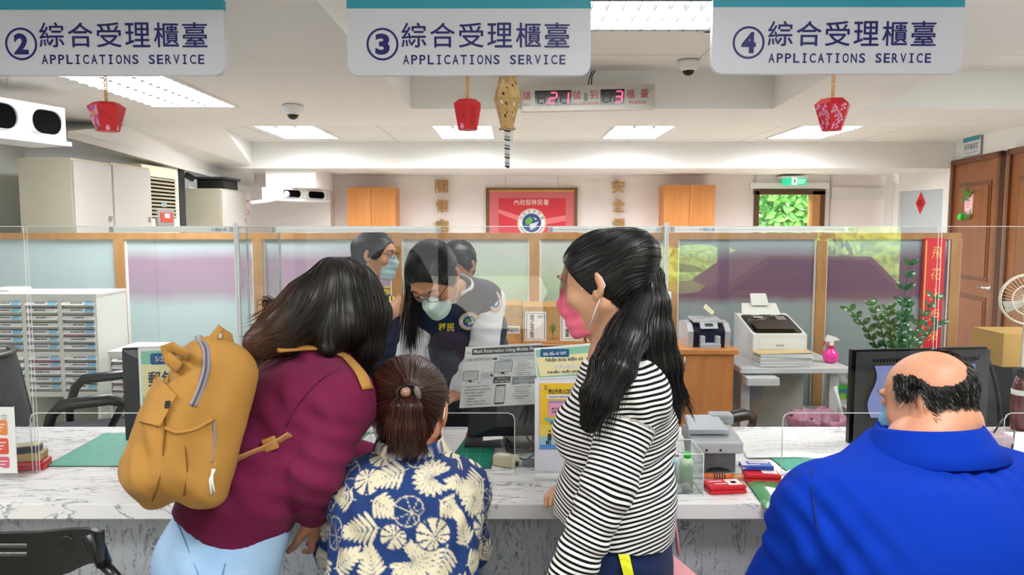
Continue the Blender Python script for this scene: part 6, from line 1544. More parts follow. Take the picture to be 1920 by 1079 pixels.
def cast(sd, px, py, y0=.9, y1=4.5, off=0.0):
    d = raydir(px, py); t = np.arange(y0, y1, sd.res * .5) / d[1]; p = vec(0, 0, CAMZ) + d * t[:, None]
    ok = ((p > sd.lo) & (p < sd.lo + (np.array(sd.n) - 1) * sd.res)).all(1); v = np.where(ok, sd.sample(p), 1) - off
    k = np.argmax(v < 0)
    if not (v < 0).any(): k = int(np.argmin(v))
    return Vector(p[max(k - 0, 0)])
def path_on(sd, pts, off=.001, n=6, **kw):
    out = []
    for (a, b) in zip(pts, pts[1:]):
        for i in range(n): out.append(cast(sd, a[0] + (b[0] - a[0]) * i / n, a[1] + (b[1] - a[1]) * i / n, off=off, **kw))
    out.append(cast(sd, *pts[-1], off=off, **kw)); return out
def smoothp(pts, it=2):
    for _ in range(it): pts = [pts[0]] + [(pts[i - 1] + pts[i] * 2 + pts[i + 1]) / 4 for i in range(1, len(pts) - 1)] + [pts[-1]]
    return pts
def patch_on(sd, poly, off=.002, n=14, mb=None, m=None, **kw):      # pixel polygon (convex-ish quad) laid on a surface
    a, b, c, d = poly; V = []; 
    for j in range(n + 1):
        for i in range(n + 1):
            u, v = i / n, j / n; px = (a[0] * (1 - u) + b[0] * u) * (1 - v) + (d[0] * (1 - u) + c[0] * u) * v; py = (a[1] * (1 - u) + b[1] * u) * (1 - v) + (d[1] * (1 - u) + c[1] * u) * v
            V.append(cast(sd, px, py, off=off, **kw))
    return V, [[j * (n + 1) + i, (j + 1) * (n + 1) + i, (j + 1) * (n + 1) + i + 1, j * (n + 1) + i + 1] for j in range(n) for i in range(n)]
def wrinkle(V, N, items):
    D = np.zeros(len(V))
    for (c, R, dr, lam, amp, seed) in items:
        q = V - A3(c); w = np.exp(-(q ** 2).sum(1) / R ** 2); ph = q @ nrm(dr) / lam * 2 * PI + 2.2 * vnoise(V, 6.0, seed)
        s_ = np.sin(ph); D += amp * w * (np.sign(s_) * np.abs(s_) ** .8)
    return V + N * D[:, None]
def sheet_noise(V, N, amp, sc, seed): return V + N * (amp * (vnoise(V, sc, seed) + .5 * vnoise(V, sc * 2.1, seed + 1)))[:, None]

# ------------------------------------------------------------------ heads, hands
class Frame:
    def __init__(s, c, fwd, up=(0, 0, 1), sc=1.0):
        s.c = A3(c); f = nrm(fwd); r = nrm(np.cross(f, up)); u = np.cross(r, f); s.R = np.stack([r, f, u], 1); s.s = sc
    def __call__(s, x, y, z): return s.c + s.R @ (vec(x, y, z) * s.s)
    def inv(s, p): return (p - s.c) @ s.R / s.s
    def d(s, x, y, z): return s.R @ vec(x, y, z)
def head_sdf(sd, h, ears=True, fat=0.0):
    S = h.s; e = lambda c, r, k, mode='u', R=None: sd.ell(h(*c), [q * S for q in r], k * S, h.R if R is None else R, mode)
    g = lambda a, b, r0, r1, k, mode='u': sd.seg(h(*a), h(*b), tuple(q * S for q in r0), tuple(q * S for q in r1), k * S, h.R[:, 0], mode)
    e((0, -.012, .03), (.074, .095, .084), .0)
    e((0, .022, .012), (.066, .068, .075), .03)
    g((0, .034, -.02), (0, .048, -.085), (.061 + fat, .046), (.034 + fat, .034), .03)
    e((0, .066, -.098), (.021 + fat * .6, .018, .016), .02)
    for s_ in (-1, 1):
        e((s_ * .044, .058, -.026), (.022 + fat, .024, .022), .02); g((s_ * .058, .0, -.045), (s_ * .034, .055, -.09), (.016 + fat, .02), (.012 + fat, .016), .03)
        e((s_ * .032, .097, .012), (.019, .013, .011), .012, 's'); e((s_ * .0315, .082, .012), (.0135, .0135, .0125), .004)
        g((s_ * .012, .098, .036), (s_ * .045, .084, .036), (.007, .006), (.006, .006), .012)
        e((s_ * .0095, .101, -.031), (.0075, .009, .007), .008)
    g((0, .092, .024), (0, .108, -.024), (.0075, .008), (.0095, .010), .012); e((0, .111, -.029), (.0095, .009, .008), .006)
    e((0, .0905, -.058), (.022, .010, .0065), .008); e((0, .0885, -.068), (.019, .010, .007), .006)
    if ears:
        for s_ in (-1, 1): ear(sd, h, s_)
def ear(sd, h, s_):
    S = h.s; n = nrm(h.R @ vec(s_ * .86, .50, 0)); f = nrm(h.R @ vec(-s_ * .50, .86, .12)); f = nrm(f - n * n.dot(f)); R = np.stack([n, f, np.cross(n, f)], 1)
    c = h(s_ * .083, -.014, -.004)
    sd.ell(c, (.0075 * S, .0195 * S, .032 * S), .008 * S, R)
    sd.ell(h(s_ * .078, -.004, -.028), (.008 * S, .010 * S, .012 * S), .006 * S, R)
    sd.ell(c + n * .009 * S + h.R @ vec(0, .003, .002) * S, (.007 * S, .0105 * S, .019 * S), .004 * S, R, 's')
    sd.ell(c + n * .002 * S + h.R @ vec(0, .006, -.004) * S, (.009 * S, .006 * S, .008 * S), .003 * S, R, 's')
def hand_sdf(sd, w, d, n, side, sc=1.0, curl=.5, spread=1.0):
    """w wrist, d direction of the fingers, n back-of-hand normal, side +1: thumb towards d x n"""
    w, d = A3(w), nrm(d); n = nrm(A3(n) - d * A3(n).dot(d)); t = np.cross(d, n) * side
    T = lambda a, b, c: w + (d * a + t * b + n * c) * sc
    sd.seg(T(.0, 0, 0), T(.03, 0, 0), (.026 * sc, .019 * sc), (.034 * sc, .016 * sc), .01, t)
    sd.seg(T(.03, 0, 0), T(.082, .002, -.002), (.035 * sc, .015 * sc), (.038 * sc, .012 * sc), .012, t)
    for i, (b0, L, ang) in enumerate(((.029, .068, .10), (.010, .076, .03), (-.010, .071, -.04), (-.028, .055, -.12))):
        c_ = curl * (1 + .12 * i); p = T(.085 - .004 * abs(i - 1.2), b0, 0); a = 0.25 * c_; r = .0088 * sc * (1 - .07 * (i == 3))
        for k, l in enumerate((.46, .30, .24)):
            dd = nrm(d * math.cos(a) - n * math.sin(a) + t * ang * spread); q = p + dd * L * l * sc
            sd.seg(p, q, r, r * .92, .004); p = q; a += .75 * c_; r *= .92
    p = T(.018, .024, -.006); dd = nrm(d * .62 + t * .72 - n * .25); q = p + dd * .038 * sc; sd.seg(p, q, .0125 * sc, .0105 * sc, .01)
    d2 = nrm(d * .85 + t * .4 - n * (.25 + .3 * curl)); q2 = q + d2 * .032 * sc; sd.seg(q, q2, .0105 * sc, .0092 * sc, .004); sd.seg(q2, q2 + nrm(d2 * .9 - n * .2) * .022 * sc, .0092 * sc, .0075 * sc, .004)

# ------------------------------------------------------------------ hair
def hair_mat(name, c1, c2, rough=.34, tipc=None):
    if name in MATS: return MATS[name]
    m = mat(name, c1, rough); t = NT(m); a = t.n('ShaderNodeAttribute', attribute_name='rnd'); t.b.inputs['Specular IOR Level'].default_value = .5
    col = t.ramp(a.outputs['Fac'], [(0, c1), (1, c2)])
    if tipc:
        a2 = t.n('ShaderNodeAttribute', attribute_name='tip'); mx = t.n('ShaderNodeMix', data_type='RGBA'); mx.inputs['B'].default_value = lin(tipc)
        t.l(a2.outputs['Fac'], mx.inputs['Factor']); t.l(col, mx.inputs['A']); col = mx.outputs['Result']
    t.l(col, t.b.inputs['Base Color']); return m
def guide_field(guides, power=4):
    P_, T_ = [], []
    for g in guides:
        g = np.array([A3(q) for q in g]); 
        for i in range(len(g) - 1):
            for k in range(4): P_.append(g[i] + (g[i + 1] - g[i]) * (k + .5) / 4); T_.append(nrm(g[i + 1] - g[i]))
    P_, T_ = np.array(P_), np.array(T_)
    def f(p):
        d2 = ((p[:, None] - P_[None]) ** 2).sum(2) + 1e-5; w = d2 ** (-power / 2); w /= w.sum(1, keepdims=True); return (w[:, :, None] * T_[None]).sum(1)
    return f
def strands(sd, seeds, field, n, L, r, off=(-.002, .003), wander=.15, rng=None, stick=None, lift=0.0):
    rng = rng or np.random.default_rng(1); p = seeds.copy(); N = len(p); o = rng.uniform(off[0], off[1], N); Ls = L * rng.uniform(.55, 1.0, N); step = Ls / n
    pts = []; jit = rng.normal(0, wander, (N, 3))
    for i in range(n + 1):
        g = sd.grad(p); v = sd.sample(p)
        if stick is None or i < stick: p = p - g * np.clip(v - o - lift * i / n, -.012, .012)[:, None]
        pts.append(p.copy()); d = field(p) + jit * (i / n + .3); 
        if stick is None or i < stick: d = d - g * (d * g).sum(1)[:, None]
        d /= np.linalg.norm(d, axis=1, keepdims=True) + 1e-9; p = p + d * step[:, None]
    Q = np.stack(pts, 1); ns = n if stick is None else stick
    far = np.max(np.stack([sd.sample(Q[:, i]) for i in range(ns + 1)], 1), 1); end = sd.sample(Q[:, -1]); inb = ((Q > sd.lo + sd.res * 2) & (Q < sd.lo + (np.array(sd.n) - 3) * sd.res)).all((1, 2))
    keep = (far < .016) & (end < .07) & inb; Q = Q[keep]
    return tubes(Q, r * rng.uniform(.6, 1.25, len(Q)), rng)
def tubes(Q, r, rng, sides=3):
    N, S, _ = Q.shape; T = np.gradient(Q, axis=1); T /= np.linalg.norm(T, axis=2, keepdims=True) + 1e-9
    a = np.cross(T, vec(.31, .47, .83)); a /= np.linalg.norm(a, axis=2, keepdims=True) + 1e-9; b = np.cross(T, a)
    tap = np.minimum(1, np.minimum(np.linspace(.5, 4, S), np.linspace(4, .15, S)))
    V = np.stack([Q + (a * math.cos(2 * PI * k / sides) + b * math.sin(2 * PI * k / sides)) * (r[:, None] * tap[None])[:, :, None] for k in range(sides)], 2).reshape(-1, 3)
    base = (np.arange(N) * S * sides)[:, None, None] + (np.arange(S - 1) * sides)[None, :, None] + np.arange(sides)[None, None]
    nx = (np.arange(sides) + 1) % sides; base2 = (np.arange(N) * S * sides)[:, None, None] + (np.arange(S - 1) * sides)[None, :, None] + nx[None, None]
    F = np.stack([base, base2, base2 + sides, base + sides], 3).reshape(-1, 4)
    rnd_ = np.repeat(rng.uniform(0, 1, N), S * sides); tip = np.tile(np.repeat(np.linspace(0, 1, S), sides), N)
    return V, F, rnd_, tip
def hair_obj(name, parent, base, strand_sets, m, label=None, tipf=None, base_rnd=0.0):
    V, F = base; rnd_ = [base_rnd + .25 * np.abs(vnoise(V, 60, 3))]; Vs, Fs = [V], [F]; b = len(V)
    for (v, f, r_, t_) in strand_sets: Vs.append(v); Fs.append(f + b); b += len(v); rnd_.append(r_)
    V = np.concatenate(Vs); F = np.concatenate(Fs); rn = np.concatenate(rnd_)
    at = {'rnd': ('FLOAT', np.clip(rn, 0, 1))}
    if tipf is not None: at['tip'] = ('FLOAT', np.clip(tipf(V) * (.5 + rn), 0, 1))
    return mesh_obj(name, V, F, m, parent, smooth=True, attrs=at, label=label)
def pick(V, mask, n, rng): i = np.flatnonzero(mask); return V[rng.choice(i, n)]

# ------------------------------------------------------------------ cloth and skin
def skin_mat(name, c1, c2):
    if name in MATS: return MATS[name]
    m = mat(name, c1, .48, spec=.4, sss=.12); t = NT(m); nz = t.n('ShaderNodeTexNoise', i_Scale=22.0, i_Detail=4.0); t.l(t.coord(), nz.inputs['Vector']); t.l(t.ramp(nz.outputs[0], [(.3, c2), (.7, c1)]), t.b.inputs['Base Color']); return m
SKIN = skin_mat('skin_light', '#d9a88a', '#cf987a'); SKIN2 = skin_mat('skin_tan', '#c88f70', '#bd8264'); SKINM = skin_mat('skin_pink', '#d59d7e', '#cb8d70')
EYEW = mat('eye_white', '#efe9e4', .2); IRIS = mat('iris_dark', '#1d1310', .15); BROW = mat('eyebrow', '#1c1614', .7)
def cloth_mat(name, c, rough=.85, weave=420, bump=.12, c2=None):
    if name in MATS: return MATS[name]
    m = mat(name, c, rough, spec=.2); t = NT(m); t.b.inputs['Sheen Weight'].default_value = .04
    nz = t.n('ShaderNodeTexNoise', i_Scale=float(weave), i_Detail=2.0); t.l(t.coord(), nz.inputs['Vector']); t.bump(nz.outputs[0], bump, .002)
    if c2: 
        n2 = t.n('ShaderNodeTexNoise', i_Scale=7.0, i_Detail=4.0); t.l(t.coord(), n2.inputs['Vector']); t.l(t.ramp(n2.outputs[0], [(.35, c), (.7, c2)]), t.b.inputs['Base Color'])
    return m
def torso(sd, J, g, k=.05, upto='neck'):
    """J: pelvis, waist, chest, top (points); g: list of (half width, half depth) for them"""
    r = J['right']; ks = ['pelvis', 'waist', 'chest', 'top']
    for i in range(3): sd.seg(J[ks[i]], J[ks[i + 1]], g[i], g[i + 1], k, r)
def limb(sd, a, b, c, ra, rb, rc, k=.03):
    sd.seg(a, b, ra, rb, k); sd.seg(b, c, rb * .98, rc, k)
def body_of(J, h, g, arm, leg, res, hands=(), fat=0, skin_head=True, hr=.0036, neck_r=.05, neck0=None, nz=-.05, ears=True):
    """one figure: coarse trunk and limbs, fine head and hands, each fused into its neighbour under the clothes"""
    pts = np.array([A3(v) for k_, v in J.items() if k_ != 'right'] + [h.c]); lo, hi = pts.min(0) - .2, pts.max(0) + .2; lo[2] = -.02
    sd = Sdf(lo, hi, res); torso(sd, J, g)
    for s_ in 'LR':
        sd.seg(J['sh' + s_], J['chest'], arm[0] * 1.0, arm[0], .05)
        limb(sd, J['sh' + s_], J['el' + s_], J['wr' + s_], *arm); limb(sd, J['hip' + s_], J['kn' + s_], J['an' + s_], *leg)
        f = nrm(np.append((A3(J['fwd']))[:2], 0)); sd.seg(J['an' + s_] + f * -.03 - vec(0, 0, .055), J['an' + s_] + f * .14 - vec(0, 0, .062), (.036, .034), (.034, .022), .03, J['right'])
    sd.seg(J['top'], h(0, -.02, -.06), (neck_r * 1.15, neck_r * 1.1), neck_r, .04)
    sd.ell(h(0, 0, 0), [.05 * h.s] * 3, .02)
    sd.plane((0, 0, 0.0), (0, 0, -1))
    ms = [sd.mesh()]
    hs = Sdf(h.c - .2, h.c + .2, hr); head_sdf(hs, h, ears, fat=fat); nb = A3(J['top']); q = h(0, -.018, nz); hs.seg(q, q + (nb - q) * 1.0, neck0 or neck_r, neck_r * 1.12, .03, J['right']); ms.append(hs.mesh(1))
    for (w, d, n, side, curl) in hands:
        w = A3(w); ss = Sdf(w - .22, w + .22, .0034); hand_sdf(ss, w, d, n, side, 1.0, curl); ss.seg(w - nrm(d) * .06, w, .028, .026, .01); ms.append(ss.mesh(1))
    return join(*ms), hs, sd
def eyes(parent, h, closed=False):
    for s_ in (-1, 1):
        b = MB(); c = Vector(h(s_ * .0315, .083, .012)); b.sphere(c, .0122 * h.s, EYEW, 14); b.sphere(c + Vector(h.d(0, .0052, -.001)) * h.s, .0074 * h.s, IRIS, 12); b.build('eye', None, parent)
        b = MB(); b.tube([Vector(h(s_ * (.014 + .011 * i), .101 - .0035 * i * i * .5, .036 + .004 * (i > 0) - .002 * (i > 2))) for i in range(4)], [.002, .003, .003, .0015], BROW, 6, True, .6); b.build('eyebrow', None, parent)
def mask_obj(parent, h, hs, m, edge=None, loops=(-1, 1), fat=0.0, name='face_mask', low=-.114, top=-.020, pleats=True):
    lo, hi = h.c - .16 * h.s, h.c + .16 * h.s; sd = Sdf(lo, hi, .003); S = h.s
    sd.seg(h(0, .036, -.0), h(0, .05, -.085), ((.0645 + fat) * S, .058 * S), ((.050 + fat) * S, .047 * S), .0, h.R[:, 0]); sd.seg(h(0, .094, .014), h(0, .108, -.034), .010 * S, .015 * S, .03 * S); sd.seg(h(0, .108, -.034), h(0, .088, -.095), .015 * S, .022 * S, .03 * S); sd.ell(h(0, .075, -.092), (.036 * S, .03 * S, .03 * S), .02 * S, h.R)
    sd.plane(h(0, 0, top), h.d(0, -.30, 1)); sd.plane(h(0, 0, low), h.d(0, -.15, -1)); sd.plane(h(0, .034, 0), h.d(0, -1, -.12))
    V, F = sd.mesh(1)
    if pleats:
        N = vnormals(V, F); z = h.inv(V)[:, 2]; V = V + N * (.0011 * np.sin((z + .03) * 2 * PI / .030))[:, None]
    o = mesh_obj(name, V, F, m, parent, smooth=True)
    em = edge or WHITE
    for s_ in loops:
        b = MB()
        b.tube([Vector(h(s_ * (.068 + fat), .040, -.012)), Vector(h(s_ * (.077 + fat * .6), .012, .008)), Vector(h(s_ * .083, -.010, .022)), Vector(h(s_ * .088, -.028, .012)), Vector(h(s_ * .087, -.032, -.008)), Vector(h(s_ * .083, -.016, -.030)),
                Vector(h(s_ * (.076 + fat * .6), .010, -.062)), Vector(h(s_ * (.056 + fat), .040, -.098))], .0018 * S, em, 6)
        b.build('ear_loop', None, o)
    b = MB()
    for s_ in (-1, 1):
        pts = []
        for q in np.linspace(0, 1, 10):
            z = -.010 - .098 * q; y = .036; p = h(s_ * .12, y, z); d = h.d(-s_, .0, 0)
            for k in range(60):
                if sd.sample((p)[None])[0] < .0015: break
                p = p + d * .0016
            pts.append(Vector(p))
        b.tube(smoothp(pts, 1), .0017 * S, em, 6)
    b.build('edge_binding', None, o)
    return o, sd
def glasses(parent, h, frame, lens=None, z=.012, r=.021):
    b = MB()
    for s_ in (-1, 1):
        b.tube([Vector(h(s_ * .034 + r * 1.12 * math.cos(a), .108 - .004 * math.cos(a) * s_, z + r * .8 * math.sin(a))) for a in np.linspace(0, 2 * PI, 19)], .0014, frame, 6)
        b.tube([Vector(h(s_ * .058, .104, z + .006)), Vector(h(s_ * .074, .06, z + .008)), Vector(h(s_ * .081, .0, z + .008)), Vector(h(s_ * .083, -.02, z - .008))], .0016, frame, 6)
    b.tube([Vector(h(-.011, .110, z + .004)), Vector(h(0, .113, z + .007)), Vector(h(.011, .110, z + .004))], .0014, frame, 6)
    return b.build('glasses', None, parent)
def cap_sdf(h, res=.004, thick=.010, pull=0.0, plane=(.75, .025), zmin=-.085, extra=None, box=.25, sides=True):
    sd = Sdf(h.c - box * h.s, h.c + box * h.s, res); S = h.s; t = thick
    sd.ell(h(0, -.014, .03), ((.074 + t) * S, (.096 + t) * S, (.084 + t) * S), 0, h.R); sd.ell(h(0, .02, .018), ((.067 + t) * S, (.067 + t) * S, (.074 + t) * S), .02, h.R)
    sd.seg(h(0, -.03, .0), h(0, -.045, zmin + .02), ((.066 + t * .6) * S, (.05 + t * .5) * S), ((.05 + t * .4) * S, (.03 + t * .3) * S), .03, h.R[:, 0])
    n = nrm(h.d(0, 1, -plane[0])); sd.plane(h(0, plane[1], 0), n, .006); sd.plane(h(0, 0, zmin), h.d(0, .3, -1), .006)
    return sd
# ================================================================== PEOPLE
def collar(parent, c, ax, fw, r0, r1, hgt, m, gap=.6, name='collar', dep=.85, flare=1.0, stand=.012):
    ax = nrm(ax); fw = nrm(A3(fw) - ax * A3(fw).dot(ax)); rt = np.cross(fw, ax); c = A3(c); V = []; n = 40
    prof = [(r0 * .97, -hgt * .6), (r0 * .98, stand), (r0 * 1.03, stand + .006), (r0 * 1.08, stand), ((r0 + r1) / 2 * 1.03, -hgt * .45), (r1, -hgt), (r1 * .97, -hgt - .003), (r0 * 1.05, -hgt * .5)]
    for i in range(n + 1):
        a = gap + (2 * PI - 2 * gap) * i / n; k = 1 + .25 * flare * (max(0, math.cos(a)) ** 2)
        for (r, z) in prof: V.append(c + (fw * math.cos(a) * dep + rt * math.sin(a)) * r + ax * z * k)
    mm = len(prof); F = [[i * mm + j, i * mm + (j + 1) % mm, (i + 1) * mm + (j + 1) % mm, (i + 1) * mm + j] for i in range(n) for j in range(mm)]
    F2 = F + [list(range(mm))[::-1], [n * mm + j for j in range(mm)]]
    return mesh_obj(name, V, F2, m, parent, smooth=True)
def garment(name, parent, sd, m, wr=(), nz=(.002, 14, 1), attrs=None, smooth=2, label=None):
    V, F = sd.mesh(smooth); N = vnormals(V, F)
    at = attrs(V) if attrs else None
    V = sheet_noise(V, N, *nz); V = wrinkle(V, N, wr)
    return mesh_obj(name, V, F, m, parent, smooth=True, attrs=at, label=label)
def stool(c, label):
    t = thing('stool', label, 'stool', (c[0], c[1], 0), 'visitor stools'); b = MB(); b.lathe((c[0], c[1], c[2] - .06), [(.15, 0), (.165, .015), (.165, .04), (.15, .055)], BLACKP, 24); b.build('seat', None, t)
    for k in range(4): a = PI / 4 + k * PI / 2; b = MB(); b.tube([(c[0] + .1 * math.cos(a), c[1] + .1 * math.sin(a), c[2] - .06), (c[0] + .17 * math.cos(a), c[1] + .17 * math.sin(a), .002)], .012, METAL, 8); b.build('leg', None, t)

# ------------------------------------------------------------------ the bald man in the blue shirt
def bald_man():
    t = thing('person', 'bald man in a bright blue polo shirt seated at the counter', 'person', (.76, 1.3, 0))
    h = Frame(P(1742, 752, 1.50), (-.60, .80, -.36), (.10, 0, 1), .87)
    J = dict(right=vec(1, .06, 0), fwd=vec(0, 1, 0), pelvis=vec(.76, 1.24, .53), waist=vec(.76, 1.27, .76), chest=vec(.76, 1.33, .99), top=A3(P(1742, 850, 1.455)),
             shL=vec(.595, 1.36, 1.045), shR=vec(.965, 1.38, 1.06), elL=vec(.512, 1.44, .80), elR=vec(1.05, 1.45, .80), wrL=vec(.60, 1.66, .66), wrR=vec(.95, 1.66, .66),
             hipL=vec(.66, 1.26, .50), hipR=vec(.86, 1.26, .50), knL=vec(.60, 1.70, .52), knR=vec(.92, 1.70, .52), anL=vec(.60, 1.68, .09), anR=vec(.92, 1.68, .09))
    g = [(.20, .14), (.20, .14), (.20, .12), (.072, .062)]
    (V, F), hs, bs = body_of(J, h, g, (.06, .048, .032), (.08, .06, .045), .009, [(J['wrL'], (.8, .6, -.15), (0, 0, 1), 1, .35), (J['wrR'], (-.8, .6, -.15), (0, 0, 1), -1, .35)], fat=.004, neck_r=.070, neck0=.058, nz=-.062)
    mesh_obj('body', V, F, SKINM, t, smooth=True)
    b = MB(); q0 = A3(cast(hs, 1690, 815)); eyes(t, h)
    # shirt
    sd = Sdf((.25, 1.0, .40), (1.3, 1.85, 1.32), .0075)
    G = [(.225, .165), (.232, .17), (.222, .15), (.128, .104)]; torso(sd, J, G, .06)
    for s_, x in (('L', -1), ('R', 1)):
        sd.seg(J['top'] + vec(0, 0, -.045), J['sh' + s_] + vec(x * .0, 0, .012), (.10, .08), (.078, .075), .06, (0, 1, 0)); sd.seg(J['sh' + s_], J['chest'], .10, .12, .06)
        q = J['sh' + s_] + (J['el' + s_] - J['sh' + s_]) * .72; sd.seg(J['sh' + s_], q, .082, .078, .03)
    for s_ in 'LR': sd.plane(J['el' + s_] + nrm(J['el' + s_] - J['sh' + s_]) * -.005, nrm(J['el' + s_] - J['sh' + s_])) if False else None
    e = nrm(J['elL'] - J['shL'])
    sd.plane(A3(J['top']) + vec(0, 0, .022), (0, -.12, 1), .01)
    blue = cloth_mat('polo_blue', '#0a33a4', .8, 600, .08); NT(blue).b.inputs['Specular IOR Level'].default_value = .06; NT(blue).b.inputs['Sheen Weight'].default_value = 0
    wr = [(P(1500, 1000, 1.3), .12, (1, .2, -.6), .06, .006, 1), (P(1545, 1030, 1.25), .10, (.8, 0, .6), .045, .006, 2), (P(1850, 860, 1.3), .07, (1, 0, .15), .035, .004, 3), (P(1700, 1000, 1.2), .2, (.3, 0, 1), .16, .003, 4), (P(1440, 990, 1.4), .06, (.4, 0, 1), .04, .004, 5)]
    garment('polo_shirt', t, sd, blue, wr, (.003, 7, 3))
    collar(t, A3(J['top']) + vec(-.004, -.004, .040), (-.05, .14, 1), (-.3, 1, 0), .092, .138, .046, blue, .5, dep=.98)
    # seams of the left sleeve
    b = MB(); b.tube(smoothp(path_on(sd, [(1520, 880), (1524, 930), (1530, 980), (1540, 1030)], .0012), 3), .0014, mat('polo_seam', '#072068', .9), 5); b.build('sleeve_seam', None, t)
    # trousers
    sd2 = Sdf((.4, .98, .0), (1.15, 1.95, .85), .011); sd2.seg(J['pelvis'], J['waist'], (.205, .15), (.205, .145), .04, J['right'])
    for s_ in 'LR': limb(sd2, J['hip' + s_], J['kn' + s_], J['an' + s_], .098, .078, .062)
    sd2.plane((0, 0, .05), (0, 0, -1)); garment('trousers', t, sd2, cloth_mat('trousers_dark', '#23262d', .9), [], (.003, 9, 5))
    mask_obj(t, h, hs, mat('mask_blue', '#7fbcda', .7), WHITE, fat=.006)
    # hair: a ring of short hair round the bald crown
    c0 = vec(0, -.012, .02)
    def dirs(p): q = h.inv(p) - c0; return q / (np.linalg.norm(q, axis=1, keepdims=True) + 1e-9)
    bd = dirs(np.array([A3(cast(hs, 1764, 683))]))[0]; cr = [dirs(np.array([A3(cast(hs, *q))]))[0] for q in ((1762, 728), (1690, 692), (1815, 722))]
    th = np.arccos(bd @ cr[0]); fr = nrm(vec(.0, .75, .65)); axs = [nrm(bd * (1 - w) + fr * w) for w in np.linspace(0, 1, 6)]
    Vh, Fh = hs.mesh(1); q = h.inv(Vh); D = dirs(Vh); ang = np.min([np.arccos(np.clip(D @ a, -1, 1)) for a in axs], 0)
    low = -.042 + .045 * np.clip((q[:, 1] + .03) / .05, 0, 1)
    edge = .05 * vnoise(Vh, 70, 8)
    msk = (ang > th * .90 + edge) & (q[:, 2] > low + .005 * vnoise(Vh, 90, 3)) & (q[:, 1] < .035) & ~((np.abs(q[:, 0]) > .069) & (q[:, 1] > -.030) & (q[:, 2] < .012)) & ~((q[:, 1] > -.004) & (q[:, 2] < .014))
    Vn = vnormals(Vh, Fh); fm = msk[Fh].all(1); ids = np.unique(Fh[fm]); mp = -np.ones(len(Vh), int); mp[ids] = np.arange(len(ids)); base = (Vh[ids] + Vn[ids] * .0022, mp[Fh[fm]])
    rng = np.random.default_rng(3); seeds = pick(Vh, msk, 6500, rng); down = A3(h.d(0, -.25, -1)); fld = lambda p: down[None] + .35 * np.stack([vnoise(p, 25, 1), vnoise(p, 25, 2), vnoise(p, 25, 4)], 1)
    hm = hair_mat('hair_grizzled', '#0b0a0a', '#3a3735', .42); nt = NT(hm); r = hm.node_tree.nodes['Color Ramp'] if 'Color Ramp' in hm.node_tree.nodes else [x for x in hm.node_tree.nodes if x.type == 'VALTORGB'][0]
    r.color_ramp.elements[0].position = .78; r.color_ramp.elements[1].color = lin('#a29d98')
    st = strands(hs, seeds, fld, 4, .019, .0005, (.001, .005), .25, rng, lift=.004)
    hair_obj('hair', t, base, [st], hm)
    stool((.76, 1.22, .42), 'black round stool under the bald man')
bald_man()

